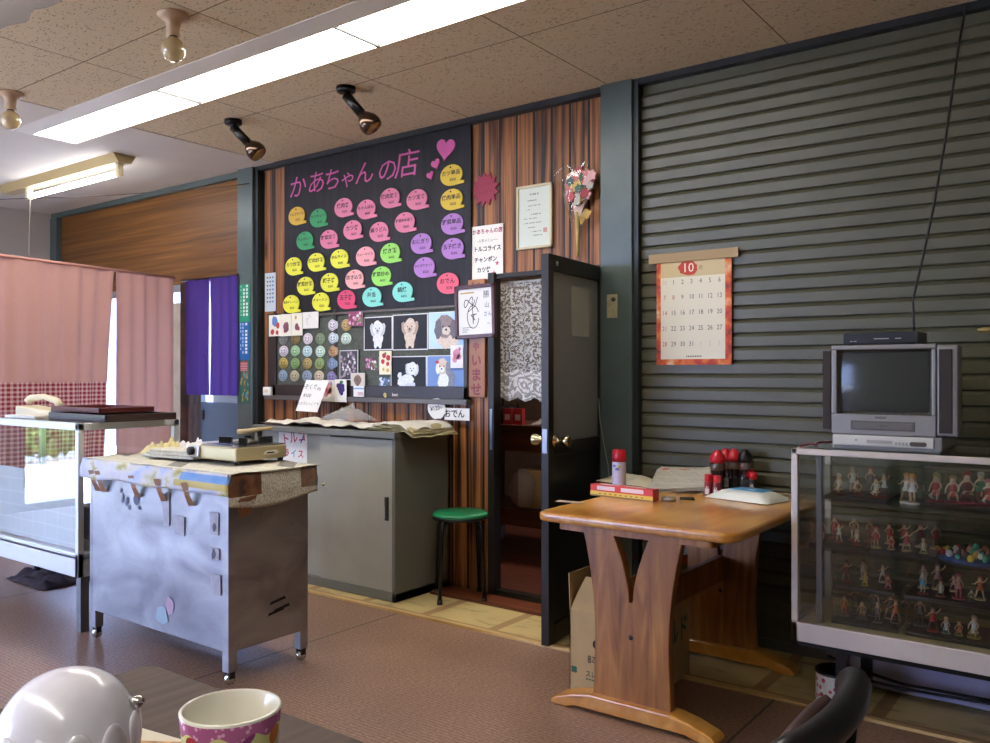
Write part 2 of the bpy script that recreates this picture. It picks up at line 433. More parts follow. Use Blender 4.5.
# back wall of scorched planks, left and above the doorway
M_plank = wood_planks('scorched_planks', 0.116, '26130a', '6e4223', 'a86c3d', -2.28)
DX0, DX1, DZ = -2.895, -2.195, 1.80
mb = MB(); mb.box(-4.95, WY, 0, DX0, WY + 0.035, CZ); mb.box(DX0, WY, DZ, -1.95, WY + 0.08, CZ)
struct(mb, 'wall_back', M_plank)
M_panel = wood_planks('golden_panel', 3.0, '8a5a22', 'a8742f', 'b98540', -9)
g = NT('golden_panel_wood'); v = g.mapping((0.5, 1, 22)); n = g.noise(v, 1.6, 5, 0.6)
c = g.ramp(n, [(0.3, '573617'), (0.55, '744a20'), (0.75, '8c5f2e')])
M_panel = g.set(c, 0.4, spec=0.35)
struct(B(LX, WY, 1.95, -5.1, WY + 0.08, CZ), 'wall_back_transom', M_panel)
mb = MB(); mb.box(LX, WY - 0.04, 2.672, -5.1, WY, 2.718); mb.box(LX + 0.0, WY - 0.05, 1.93, LX + 0.12, WY, 2.672)
struct(mb, 'trim_3', M_green, bev=0.004)
struct(B(-4.95, WY - 0.05, 2.688, RX, WY, CZ), 'trim_4', mat('dark_steel_lintel', '25282a', 0.4))
struct(B(-5.163, 3.80, 0, -4.99, WY + 0.1, CZ), 'pillar', M_green, bev=0.004)
struct(B(-2.173, 3.80, 0, -1.993, WY + 0.1, CZ), 'pillar', M_green, bev=0.004)
mb = MB(); mb.box(-4.99, 3.82, 0, -4.955, WY, CZ); mb.box(-1.993, 3.815, 0, -1.965, WY, 2.70)
struct(mb, 'trim_5', mat('dark_steel_channel', '22292a', 0.4))
# remaining walls
M_wall = mat('pale_grey_plaster', 'b9b3a6', 0.8, spec=0.2, vary=0.05, vscale=2)
mb = MB(); mb.box(LX - 0.1, 0.62, 0, LX, WY + 0.1, CZ); mb.box(LX - 0.1, FY, 2.35, LX, 0.62, CZ); mb.box(LX - 0.1, FY, 0, LX, -3.0, 2.35)
struct(mb, 'wall_left', M_wall)
struct(B(RX, FY, 0, RX + 0.1, WY + 0.1, CZ), 'wall_right', M_wall)
mb = MB(); mb.box(LX, FY - 0.1, 0, -7.0, FY, CZ); mb.box(1.9, FY - 0.1, 0, RX, FY, CZ); mb.box(-7.0, FY - 0.1, 2.35, 1.9, FY, CZ); mb.box(-7.0, FY - 0.1, 0, 1.9, FY, 0.5); mb.box(-4.03, FY - 0.1, 0.5, 1.9, FY, 2.35)
struct(mb, 'wall_front', M_wall)
# glazed shop front in the left wall
mb = MB()
for yy in (-3.0, -1.82, -0.62, 0.58): mb.box(LX - 0.07, yy - 0.03, 0, LX - 0.03, yy + 0.03, 2.35)
mb.box(LX - 0.07, -3.0, 2.29, LX - 0.03, 0.62, 2.35); mb.box(LX - 0.07, -3.0, 0, LX - 0.03, 0.62, 0.07)
w = struct(mb, 'window_1', mat('silver_aluminium', 'a9a9a6', 0.35, 0.8))
B(LX - 0.053, -3.0, 0.06, LX - 0.047, 0.6, 2.3).build('window_glass', M_glass, w)
mb = MB()
for k in range(3): mb.box(-7.0 + 8.9 * k / 6 - 0.03, FY - 0.07, 0.5, -7.0 + 8.9 * k / 6 + 0.03, FY - 0.03, 2.35)
mb.box(-7.0, FY - 0.07, 2.29, -4.0, FY - 0.03, 2.35); mb.box(-7.0, FY - 0.07, 0.5, -4.0, FY - 0.03, 0.56)
w = struct(mb, 'added_window', _M['silver_aluminium'])  # unseen front window, added to bring daylight from behind the camera
B(-7.0, FY - 0.053, 0.55, -4.03, FY - 0.047, 2.3).build('window_glass', M_glass, w)
# glazed sliding doors behind the pink curtain
mb = MB()
for xx in (-7.93, -7.25, -6.58, -5.93): mb.box(xx - 0.03, WY + 0.01, 0, xx + 0.03, WY + 0.06, 1.95)
mb.box(LX, WY + 0.01, 0, -5.9, WY + 0.06, 0.09); mb.box(LX, WY + 0.01, 0.86, -5.9, WY + 0.06, 0.94); mb.box(LX, WY + 0.01, 1.89, -5.9, WY + 0.06, 1.95)
w = struct(mb, 'window_2', _M['silver_aluminium'])
B(-7.93, WY + 0.03, 0.05, -5.93, WY + 0.036, 1.93).build('window_glass', M_glass, w)
struct(B(-6.09, WY - 0.02, 0, -5.94, WY + 0.005, 1.80), 'trim_7', mat('pale_worn_board', 'a8977c', 0.6, vary=0.15, vscale=6))
struct(B(-5.93, WY - 0.03, 0, -5.82, WY + 0.08, 1.95), 'trim_6', M_brownwood)

# ---------------------------------------------------------------- outside
M_concrete = mat('sunlit_concrete', 'd8d4ca', 0.85, vary=0.08, vscale=1.5)
struct(B(-40, -30, -0.25, 20, 30, -0.102), 'ground', M_concrete)
struct(B(-16, 8.5, -0.1, -2, 8.8, 4.0), 'wall_neighbour', mat('grey_stucco', '555c66', 0.8))
g = NT('hedge_leaves'); n = g.noise(g.mapping((1, 1, 1)), 9, 5)
M_leaf = g.set(g.ramp(n, [(0.3, '26400f'), (0.5, '55792a'), (0.7, '9ab555')]), 0.6)
mb = MB()
for k in range(1500):
    a = random.uniform(-7.5, 3.5); h = 2.3 * random.random(); b = -13.4 + random.uniform(-0.5, 0.5) * (1.2 - h * 0.25)
    q = Vector((random.uniform(-1, 1), random.uniform(-1, 1), random.uniform(-1, 1))).normalized(); t = q.orthogonal().normalized(); w_ = q.cross(t); r = random.uniform(0.10, 0.22)
    p = Vector((b, a, h)); mb.add([p - t * r, p + w_ * r * 0.5, p + t * r, p - w_ * r * 0.5], [(0, 1, 2, 3)])
mb.grid(lambda u, v: (-13.6 - 0.3 * v + 0.15 * noise.noise((u * 30, v * 6, 0)), -7.5 + 11 * u, 2.2 * v), 40, 10)
tag(mb.build('hedge', M_leaf), 'leafy green hedge outside the glazed shop front', 'hedge', kind='stuff')

# ---------------------------------------------------------------- kitchen behind the open door
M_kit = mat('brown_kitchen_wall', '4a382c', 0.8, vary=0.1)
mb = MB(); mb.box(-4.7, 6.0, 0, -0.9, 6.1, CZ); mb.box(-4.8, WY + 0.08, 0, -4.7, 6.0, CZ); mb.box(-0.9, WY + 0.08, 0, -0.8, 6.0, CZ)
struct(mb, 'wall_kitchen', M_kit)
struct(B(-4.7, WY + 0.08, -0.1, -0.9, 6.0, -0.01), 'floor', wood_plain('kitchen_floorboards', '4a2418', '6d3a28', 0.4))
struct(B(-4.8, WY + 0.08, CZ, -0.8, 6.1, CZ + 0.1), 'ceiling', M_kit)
# passage beyond the noren
mb = MB(); mb.box(-5.15, WY + 0.1, -0.1, -5.05, 5.4, CZ)
struct(mb, 'wall_passage', M_wall)

# ================================================================ ceiling lights
M_lens = None
g = NT('lit_prismatic_lens'); g.t.nodes.remove(g.b)
x, y, z = g.sep(g.tc.outputs['Object'])
e = g.n('Emission'); e.inputs[0].default_value = (1.0, 0.965, 0.92, 1)
st = g.math('ADD', 0.8, g.math('MULTIPLY', g.math('SINE', g.math('MULTIPLY', x, 160)), 0.2))
g.l(g.math('MULTIPLY', st, LENS_POWER), e.inputs[1]); g.l(e.outputs[0], g.out.inputs['Surface']); M_lens = g.m
M_housing = mat('white_lamp_housing', 'd6d0c4', 0.5)
for LY, llab in ((2.625, 'long recessed fluorescent ceiling light with ribbed lit panels above the counter'), (-0.60, 'unseen second recessed fluorescent ceiling light added as fill nearer the shop front')):
  lamp = thing('ceiling_light', llab, 'ceiling light', (-2.70 if LY > 0 else -0.8, LY, CZ), group='recessed ceiling lights')  # second row, behind the camera, is unseen and added as fill light
  mb = MB(); mb.box(-2.69, -0.265, 0.06, 1.36, 0.125, 0.08); mb.prism([(-0.265, -0.004), (-0.158, -0.014), (-0.158, 0.06), (-0.265, 0.06)], -2.69, 1.36, 'X'); mb.box(-2.69, 0.118, -0.006, 1.36, 0.125, 0.06); mb.box(-2.70, -0.265, -0.006, -2.69, 0.125, 0.06); mb.box(1.36, -0.265, -0.006, 1.37, 0.125, 0.06)
  mb.build('housing', M_housing, lamp)
  for k in range(3):
    x0 = -2.685 + k * 1.345
    mb = MB(); mb.box(x0, -0.155, 0.004, x0 + 1.335, 0.116, 0.012)
    mb.build('lit_panel', M_lens, lamp)
  for k in range(1, 3): B(-2.69 + k * 1.345 - 0.007, -0.157, -0.010, -2.69 + k * 1.345 + 0.007, 0.118, 0.003).build('divider', C('3a3836', 0.5), lamp)

M_tube = emit('lit_tube', (0.93, 0.95, 1.0), TUBE_POWER)
fx_ = thing('tube_light', 'bare single fluorescent tube on a tan batten by the white ceiling', 'ceiling light', (-6.10, 3.08, CZ - 0.004))
MB().prism([(-0.08, 0), (0.08, 0), (0.045, -0.055), (-0.045, -0.055)], -1.0, 0.70, 'X').build('batten', mat('aged_cream_enamel', 'b5a06f', 0.45), fx_)
mb = MB()
mb.tube([(-0.62, 0, -0.115), (0.60, 0, -0.115)], 0.019, 12)
mb.build('tube', M_tube, fx_)
for sx in (-0.65, 0.63): MB().box(sx - 0.02, -0.022, -0.14, sx + 0.02, 0.022, -0.05).build('socket', M_cream, fx_, bev=0.006)

M_bulbglass = mat('aged_clear_bulb', 'c7b184', 0.12, 0.0, 0.6, coat=0.6)
M_socket = mat('ivory_porcelain', 'c4a583', 0.35)
def bulb(loc, label):
    t = thing('bulb_socket_lamp', label, 'lamp', loc, group='bare bulbs on the ceiling')
    MB().lathe([(0.0, -0.0), (0.062, 0.0), (0.064, -0.01), (0.05, -0.02), (0.03, -0.032), (0.026, -0.07), (0.03, -0.09), (0.0, -0.09)], n=28).build('socket', M_socket, t)
    MB().lathe([(0.016, -0.088), (0.02, -0.097), (0.016, -0.1)], n=20).build('screw_collar', C('4b3a2a', 0.4), t)
    MB().lathe([(0.016, -0.093), (0.022, -0.100), (0.036, -0.110), (0.046, -0.127), (0.049, -0.145), (0.045, -0.164), (0.034, -0.181), (0.018, -0.191), (0.0, -0.194)], n=24).build('bulb', M_bulbglass, t)
bulb((-3.141, 2.001, CZ), 'unlit round bulb in ivory ceiling socket beside the long recessed light')
bulb((-4.70, 2.05, CZ), 'unlit round bulb in ivory ceiling socket at far left edge of the speckled boards')
def spot(loc, az, tilt, label):
    t = thing('spotlight', label, 'spotlight', loc, group='black ceiling spotlights')
    MB().lathe([(0, 0), (0.05, 0), (0.05, -0.022), (0.044, -0.028), (0, -0.028)], n=24).build('mount', M_blackm, t)
    d = Vector((math.sin(tilt) * math.cos(az), math.sin(tilt) * math.sin(az), -math.cos(tilt))); p = Vector((0, 0, -0.03))
    MB().tube([p + Vector((0, 0, 0.005)), p - Vector((0, 0, 0.018))], 0.012).build('swivel', mat('grey_metal', '777777', 0.3, 0.8), t)
    p1 = p - Vector((0, 0, 0.012)); MB().tube([p1, p1 + d * 0.125], 0.025, 16).build('holder', M_blackm, t)
    q = p1 + d * 0.115
    MB().tube([q + d * a for a in (0, 0.012, 0.035, 0.065, 0.09, 0.112)], [0.018, 0.021, 0.038, 0.054, 0.057, 0.05], 22).build('reflector_bulb', mat('smoked_reflector', '4a3a30', 0.18, 0.85), t)
    MB().tube([q + d * a for a in (0.109, 0.118, 0.124)], [0.051, 0.038, 0.015], 22).build('bulb_face', mat('amber_face', '8a6238', 0.2, 0.6), t)
spot((-4.176, 3.046, CZ), math.radians(30), math.radians(44), 'black swivel spotlight nearer the white ceiling, above the pink lettering')
spot((-3.231, 3.042, CZ), math.radians(30), math.radians(40), 'black swivel spotlight above the middle of the black menu board')

# ================================================================ roller shutter
p_ = 0.0635
prof = []
nz = int(2.65 / p_)
for k in range(nz):
    z0 = 0.04 + k * p_
    prof += [(-0.004, z0), (-0.018, z0 + 0.004), (-0.020, z0 + 0.046), (-0.008, z0 + 0.0585)]
prof.append((-0.004, 0.04 + nz * p_))
sh = thing('roller_shutter', 'dark green-grey metal roller shutter covering the right part of back wall', 'shutter', (0, WY, 0))
M_shut = mat('shutter_paint', '55533f', 0.42, 0.0, 0.5, vary=0.1, vscale=3, bump=0.03, bscale=25)
mb = MB()
vs = []; xs = (-1.968, 2.55)
for (yy, zz) in prof:
    vs += [(xs[0], yy, zz), (xs[1], yy, zz)]
mb.add(vs, [(2 * i, 2 * i + 1, 2 * i + 3, 2 * i + 2) for i in range(len(prof) - 1)])
mb.box(xs[0], -0.002, 0.04, xs[1], 0.03, 2.70)
mb.build('slats', M_shut, sh)
B(xs[0], -0.028, 0.0, xs[1], 0.03, 0.045).build('bottom_rail', mat('grey_metal', '777777', 0.3, 0.8), sh)
mb = MB(); mb.lathe([(0, 0.0), (0.030, 0.0), (0.030, -0.006), (0.02, -0.008), (0, -0.008)], n=20, axis='Y', sx=1.0)
L = mb; L.v = [(a * 1.35, -b if False else b, c_ * 0.42) for a, b, c_ in L.v]
L.build('latch_plate', mat('brass_plate', '9d8654', 0.35, 0.6), sh, loc=(-0.452, -0.026, 1.422))

# ================================================================ the open door
fr = MB(); fr.box(DX0 - 0.03, WY - 0.03, 0.0, DX0 + 0.015, WY + 0.035, DZ + 0.02); fr.box(DX1 - 0.012, WY - 0.005, 0.0, DX1 + 0.02, WY + 0.09, DZ + 0.03); fr.box(DX0, WY - 0.012, DZ - 0.012, DX1 + 0.02, WY + 0.04, DZ + 0.014); fr.box(DX0, WY - 0.02, 0.0, DX1, WY + 0.05, 0.03)
o = fr.build('door_1_frame', M_bronze, bev=0.003); o['kind'] = 'structure'
strike = B(DX0 - 0.012, WY - 0.034, 0.82, DX0 + 0.004, WY - 0.029, 1.05).build('strike_plate', mat('grey_metal', '777777', 0.3, 0.8), o)
dr = thing('hinged_door', 'open bronze-framed door with frosted upper glass and black lower panel', 'door', (-2.2, 3.85, 0.012), math.radians(-84.3 + 0.0) - 0.0)
# local x runs from hinge to free edge, thickness in y
DW = 0.615; T = 0.02; H = 1.785
mb = MB()
mb.box(0, -T, 0, 0.05, T, H); mb.box(DW - 0.05, -T, 0, DW, T, H); mb.box(0.05, -T, H - 0.075, DW - 0.05, T, H); mb.box(0.05, -T, 0, DW - 0.05, T, 0.09); mb.box(0.05, -T, 0.86, DW - 0.05, T, 0.92)
mb.build('frame', M_bronze, dr, bev=0.003)
B(0.05, -0.008, 0.09, DW - 0.05, 0.008, 0.86).build('lower_panel', mat('black_panel', '14120f', 0.35), dr)
g = NT('frosted_glass'); g.b.inputs['Transmission Weight'].default_value = 0.35; g.b.inputs['IOR'].default_value = 1.3
M_frost = g.set('8f938d', 0.5, spec=0.4)
B(0.05, -0.006, 0.92, DW - 0.05, 0.006, H - 0.075).build('frosted_pane', M_frost, dr)
MB().box(DW - 0.001, -0.012, 0.875, DW + 0.004, 0.012, 0.985).build('latch_plate', mat('grey_metal', '777777', 0.3, 0.8), dr)
M_brass = mat('aged_brass_chrome', 'b9ab86', 0.22, 1.0)
for sy in (-1, 1):
    mb = MB(); mb.tube([(DW - 0.06, sy * a, 0.93) for a in (T, T + 0.006, T + 0.01, T + 0.028, T + 0.04, T + 0.05, T + 0.07, T + 0.076)], [0.032, 0.032, 0.014, 0.011, 0.018, 0.022, 0.028, 0.022], 20)
    mb.build('knob', M_brass, dr)
for hz in (0.2, 1.55): MB().tube([(0.0, T + 0.004, hz - 0.05), (0.0, T + 0.004, hz + 0.05)], 0.011).build('hinge', M_bronze, dr)
mb = MB(); mb.lathe([(0, 0), (0.012, 0), (0.012, 0.002), (0, 0.002)], n=16, axis='Y'); mb.build('round_sticker', C('9fb7b0', 0.5), dr, loc=(DW - 0.08, T + 0.003, H - 0.04))
mb = MB(); mb.box(0.16, T - 0.013, 1.42, 0.35, T - 0.011, 1.66)
mb.build('notice_paper', C('a3a69a', 0.7), dr)

# lace curtain just inside the doorway
g = NT('white_lace'); g.t.nodes.remove(g.b)
uvx, uvy, _ = g.sep(g.tc.outputs['UV'])
cm = g.n('CombineXYZ'); g.l(g.math('MULTIPLY', uvx, 0.62), cm.inputs[0]); g.l(g.math('MULTIPLY', uvy, 0.66), cm.inputs[1])
def tv(sc, dist='EUCLIDEAN'):
    t = g.n('TexVoronoi', feature='F1', distance=dist); t.inputs['Scale'].default_value = sc; g.l(cm.outputs[0], t.inputs['Vector']); return t.outputs['Distance']
flower = g.math('LESS_THAN', g.math('FRACT', g.math('MULTIPLY', tv(13), 3.2)), 0.62)
ntz = g.noise(cm.outputs[0], 60, 3)
low = g.math('LESS_THAN', uvy, 0.24)
body_f = g.math('ADD', 0.30, g.math('MULTIPLY', g.math('GREATER_THAN', ntz, 0.5), 0.3))
fac = g.math('ADD', g.math('MULTIPLY', low, g.math('ADD', 0.42, g.math('MULTIPLY', g.math('MULTIPLY', flower, g.math('GREATER_THAN', ntz, 0.44)), 0.55))), g.math('MULTIPLY', g.math('SUBTRACT', 1.0, low), body_f))
tr = g.n('BsdfTransparent'); df = g.n('BsdfDiffuse'); df.inputs[0].default_value = (0.8, 0.79, 0.78, 1); tl = g.n('BsdfTranslucent'); tl.inputs[0].default_value = (0.7, 0.7, 0.7, 1)
m0 = g.n('MixShader'); m0.inputs[0].default_value = 0.35; g.l(df.outputs[0], m0.inputs[1]); g.l(tl.outputs[0], m0.inputs[2])
m1 = g.n('MixShader'); g.l(fac, m1.inputs[0]); g.l(tr.outputs[0], m1.inputs[1]); g.l(m0.outputs[0], m1.inputs[2]); g.l(m1.outputs[0], g.out.inputs['Surface'])
M_lace = g.m
def lace(u, v):
    xx = DX0 - 0.01 + 0.70 * u; zb = 1.115 - 0.022 * abs(math.sin(PI * u * 6))
    return (xx, WY + 0.065 + 0.010 * math.sin(u * 40) + 0.006 * math.sin(u * 91), zb + (DZ - 0.03 - zb) * v)
lc = thing('lace_curtain', 'white floral lace curtain hanging in the kitchen doorway', 'curtain', (0, 0, 0))
MB().grid(lace, 90, 12, uv=True).build('lace', M_lace, lc)
MB().tube([(DX0 - 0.02, WY + 0.065, DZ - 0.03), (DX1, WY + 0.065, DZ - 0.03)], 0.006).build('rod', M_white, lc)

# ================================================================ curtains on the left
M_pink = cloth('pink_cotton', 'd3a193', 0.35); M_ging = cloth('red_gingham', 'c05a5a', 0.3, check=(40, 22)); M_purple = cloth('purple_cotton', '553f80', 0.45)
def drape(p0, p1, ztop, zbot, amp, freq, nu=260, nv=14, seed=0, shear=None):
    p0 = Vector(p0); p1 = Vector(p1); d = (p1 - p0); L = d.length; d.normalize(); nn = Vector((-d.y, d.x))
    def fn(u, v):
        q = amp * (0.7 + 0.3 * (1 - v)) * (math.sin(u * L * freq + seed) * 0.6 + 0.5 * math.sin(u * L * freq * 0.43 + 1.3 + seed) + 0.3 * noise.noise((u * L * 9 + seed, v * 2, 0)))
        uu = u if not shear else u + shear(u, v)
        p = p0 + d * (uu * L) + nn * q
        return (p.x, p.y, zbot + (ztop - zbot) * v)
    return MB().grid(fn, nu, nv, uv=True)
ct = thing('pink_curtain', 'wide plain pink curtain with red gingham hem behind the left display case', 'curtain', (0, 0, 0))
RP0, RP1 = Vector((-5.583, 1.90)), Vector((-5.94, 3.80))
def rp(t): q = RP0 + (RP1 - RP0) * t; return (q.x, q.y)
def cut(u, v): return -0.10 * max(0, u - 0.72) / 0.28 * (1 - v) ** 1.2
drape(rp(0.0), rp(0.705), 1.98, 1.19, 0.022, 44, seed=2, shear=lambda u, v: -0.045 * max(0, (u - 0.7) / 0.3) * (1 - v) ** 0.8).build('cloth', M_pink, ct)
drape(rp(0.0), rp(0.705), 1.195, 0.55, 0.022, 44, seed=2, shear=lambda u, v: -0.045 * max(0, (u - 0.7) / 0.3) - 0.02 * max(0, (u - 0.7) / 0.3) * (1 - v)).build('gingham_hem', M_ging, ct)
ct2 = thing('pink_curtain', 'narrow pink curtain panel right of the gap, next to the purple noren', 'curtain', (0, 0, 0))
drape(rp(0.715), rp(0.995), 1.98, 0.62, 0.022, 52, seed=5).build('cloth', M_pink, ct2)
drape(rp(0.715), rp(0.995), 0.625, 0.30, 0.022, 52, seed=5).build('gingham_hem', M_ging, ct2)
rod = MB().tube([rp(-0.02) + (1.99,), rp(1.0) + (1.99,)], 0.011).build('curtain_rod', C('b9857a', 0.5)); tag(rod, 'thin curtain rod carrying the two pink curtains', 'rod')

nr = thing('noren_curtain', 'purple split noren curtain hanging in the bright back doorway', 'curtain', (0, 0, 0))
NX0, NX1, NYY = -5.78, -5.13, 3.78
mid = (NX0 + NX1) / 2
drape((NX0, NYY), (mid - 0.004, NYY), 1.955, 1.09, 0.014, 55, 90, 14, 1, shear=lambda u, v: -0.02 * u * math.sin(PI * min(1, (1 - v) * 1.05)) ** 1.0 * (1 if v < 0.85 else 0.3)).build('left_half', M_purple, nr)
drape((mid + 0.004, NYY), (NX1, NYY), 1.955, 1.09, 0.014, 55, 90, 14, 3, shear=lambda u, v: 0.035 * (1 - u) * math.sin(PI * min(1, (1 - v) * 1.05)) ** 1.0 * (1 if v < 0.85 else 0.3)).build('right_half', M_purple, nr)
MB().tube([(NX0 - 0.06, NYY, 1.958), (NX1 + 0.0, NYY, 1.958)], 0.009).build('pole', M_brownwood, nr)
# steel door beyond the noren
sd = thing('steel_door', 'blue-grey steel door standing in the passage behind the purple noren', 'door', (-6.34, 4.30, -0.10))
B(0, 0, 0, 0.62, 0.04, 1.11).build('leaf', mat('blue_grey_steel', '55606c', 0.4), sd, bev=0.004)
B(-0.045, -0.01, 0, 0.0, 0.05, 1.2).build('pale_edge', mat('pale_blue_edge', 'a9b9c9', 0.4), sd)
B(0.03, -0.012, 0.96, 0.045, 0.0, 1.04).build('handle', M_black, sd)
rp_ = B(-6.25, 4.36, 0.99, -5.65, 4.7, 1.12).build('storage_box', C('b5b3ad', 0.6)); tag(rp_, 'pale grey box behind the blue-grey steel door below the noren', 'box')

# ================================================================ stainless counter on casters
g = NT('worn_stainless'); x, y, z = g.sep(g.tc.outputs['Object'])
n1 = g.noise(g.mapping((1.5, 1.5, 60)), 1.0, 4); n2 = g.noise(g.mapping((3.2, 3.2, 5.5)), 1.0, 7, 0.6); n3 = g.noise(g.mapping((90, 90, 90)), 1.0, 2)
ro = g.math('ADD', 0.26, g.math('ADD', g.math('MULTIPLY', n2, 0.3), g.math('MULTIPLY', n1, 0.08)))
c = g.mix(g.ramp(n2, [(0.34, 0.0), (0.7, 1.0)]), '7a777d', 'aaa8aa')
c = g.mix(g.math('GREATER_THAN', n3, 0.74), c, '4a4642')
g.bump(g.math('ADD', g.math('MULTIPLY', n1, 0.4), g.math('MULTIPLY', n2, 0.6)), 0.12, 0.01)
M_steel = g.set(c, ro, 0.92)
CX0, CX1, CY0, CY1, CT = -3.945, -2.88, 2.08, 2.49, 0.845
ca = thing('steel_counter', 'stainless steel counter on casters draped with newspaper on top', 'counter', (CX0, CY0, 0))
w_, d_ = CX1 - CX0, CY1 - CY0
B(0, 0, 0.135, w_, d_, CT - 0.02).build('cabinet_body', M_steel, ca, bev=0.005)
B(-0.012, -0.012, CT - 0.035, w_ + 0.012, d_ + 0.012, CT).build('worktop', M_steel, ca, bev=0.006)
B(0, -0.002, 0.135, 0.018, 0.01, CT - 0.03).build('corner_strip', M_steel, ca, bev=0.002)
B(w_ - 0.03, -0.003, 0.135, w_ + 0.003, 0.012, CT - 0.03).build('corner_strip', M_steel, ca, bev=0.002)
for lx in (0.022, w_ - 0.022):
    for ly in (0.022, d_ - 0.022):
        lg = B(lx - 0.021, ly - 0.021, 0.055, lx + 0.021, ly + 0.021, 0.14).build('leg', M_steel, ca, bev=0.003)
        mb = MB(); mb.lathe([(0.0, -0.012), (0.02, -0.011), (0.024, -0.004), (0.024, 0.004), (0.02, 0.011), (0.0, 0.012)], (lx, ly, 0.0245), 18, axis='X')
        mb.build('caster_wheel', M_chrome, lg)
        mb = MB(); mb.box(lx - 0.018, ly - 0.012, 0.028, lx - 0.014, ly + 0.012, 0.058); mb.box(lx + 0.014, ly - 0.012, 0.028, lx + 0.018, ly + 0.012, 0.058); mb.box(lx - 0.018, ly - 0.014, 0.05, lx + 0.018, ly + 0.014, 0.058)
        mb.build('caster_fork', M_black, lg)
# stickers, tape remains and marks on the front
mb = MB()
for (a, b, cc, dd) in ((0.95, 0.60, 1.005, 0.69), (0.955, 0.50, 1.01, 0.545), (0.955, 0.36, 1.02, 0.44), (0.69, 0.57, 0.77, 0.65), (0.62, 0.60, 0.66, 0.74)):
    B(a, -0.0055, b, cc, -0.0035, dd).build('paper_sticker', mat('grey_scrap', '9d9aa0', 0.6, vary=0.15, vscale=40), ca)
mb = MB()
for (a, b) in ((0.98, 0.63), (0.975, 0.52)): mb.ell(a, b, 0.014, 0.02, -0.0065, 10, 0.3)
mb.build('sticker_print', C('4d4a55', 0.6), ca)
mb = MB()
for (a, b, r1, r2) in ((0.29, 0.685, 0.008, 0.025), (0.325, 0.675, 0.012, 0.022), (0.345, 0.65, 0.01, 0.012), (0.4, 0.69, 0.022, 0.025), (0.425, 0.655, 0.01, 0.01), (0.275, 0.72, 0.008, 0.012)): mb.ell(a, b, r1, r2, -0.0035, 12, 0.15, -0.3)
mb.build('dark_smudges', C('4a4d60', 0.6), ca)
mb = MB(); mb.ell(0.66, 0.26, 0.03, 0.035, -0.0035, 14, 0.2); mb.mat(1).ell(0.60, 0.21, 0.045, 0.04, -0.0035, 14, 0.2)
mb.build('faded_decal', [C('a98fa0', 0.6), C('8fa3ad', 0.6)], ca)
mb = MB(); mb.m = 0
for k, (a, b) in enumerate(((0.20, 0.285), (0.22, 0.25), (0.19, 0.24))):
    mb.add([(w_ + 0.0035, a, b), (w_ + 0.0035, a + 0.085, b + 0.012), (w_ + 0.0035, a + 0.08, b + 0.024), (w_ + 0.0035, a + 0.005, b + 0.012)], [(0, 1, 2, 3)])
mb.build('black_scuffs', M_ink, ca)

# newspaper cover
def hang_front(u, v):
    zz = CT + 0.006 - v * (0.085 + 0.012 * noise.noise((u * 5, 1, 0)))
    return (CX0 - 0.03 + (w_ + 0.075) * u, CY0 - 0.022 - 0.014 * math.sin(min(1, v * 1.6) * PI / 2) + 0.008 * noise.noise((u * 9, v * 2, 3)), zz)
np_ = thing('newspaper_cover', 'newspapers taped over the top of the stainless steel counter', 'newspaper', (0, 0, 0))
MB().grid(lambda u, v: (CX0 - 0.03 + (w_ + 0.075) * u, CY0 - 0.022 + (d_ + 0.05) * v, CT + 0.006 + 0.010 * max(0, noise.noise((u * 7, v * 4, 0)))), 40, 20).build('top_sheet', M_news, np_, solid=0.003)
mbf = MB().grid(hang_front, 50, 8); 
g = NT('colour_advert_sheet'); x, y, z = g.sep(g.tc.outputs['Object'])
nz_ = g.noise(g.mapping((9, 1, 14)), 1.0, 4)
cc = g.ramp(nz_, [(0.2, '6f8fb5'), (0.42, 'b7b9c6'), (0.55, 'c9c2b5'), (0.68, 'a8a05a'), (0.8, '8d5a3a')])
yel = g.math('MULTIPLY', g.math('GREATER_THAN', x, -3.2), g.math('MULTIPLY', g.math('LESS_THAN', z, 0.812), g.math('GREATER_THAN', z, 0.785)))
cc = g.mix(g.math('MULTIPLY', yel, 0.85), cc, 'b9a023')
blu = g.math('MULTIPLY', g.math('GREATER_THAN', x, -3.16), g.math('MULTIPLY', g.math('LESS_THAN', z, 0.842), g.math('GREATER_THAN', z, 0.812)))
cc = g.mix(g.math('MULTIPLY', blu, 0.8), cc, '3f7fb5')
M_adv = g.set(cc, 0.6)
mbf.build('front_overhang', M_adv, np_, solid=0.002)
def hang_side(u, v):
    return (CX1 + 0.035 + 0.008 * math.sin(v * 2) + 0.006 * noise.noise((u * 8, v * 3, 9)), CY0 - 0.03 + (d_ + 0.045) * u, CT + 0.006 - v * (0.125 + 0.02 * math.sin(u * 4)))
g = NT('photo_page'); x, y, z = g.sep(g.tc.outputs['Object'])
ph = g.ramp(g.noise(g.mapping((1, 14, 14)), 1.0, 4), [(0.3, '1f1a17'), (0.5, '7a4a2a'), (0.6, '4f5a52'), (0.75, 'c9a06a')])
x2, y2, z2 = g.sep(g.mapping((1, 1, 1)))
nv = g.noise(g.mapping((1, 190, 110)), 1.0, 2)
tx = g.mix(g.math('MULTIPLY', g.math('GREATER_THAN', nv, 0.52), 0.5), 'c7c2b0', '6a665e')
isph = g.math('MULTIPLY', g.math('LESS_THAN', y, CY0 + 0.13), g.math('GREATER_THAN', z, CT - 0.085))
cc = g.mix(isph, tx, ph)
fig = g.math('MULTIPLY', g.math('GREATER_THAN', y, CY0 + 0.335), g.math('GREATER_THAN', z, CT - 0.08))
cc = g.mix(g.math('MULTIPLY', fig, 0.85), cc, ph)
M_photo = g.set(cc, 0.65)
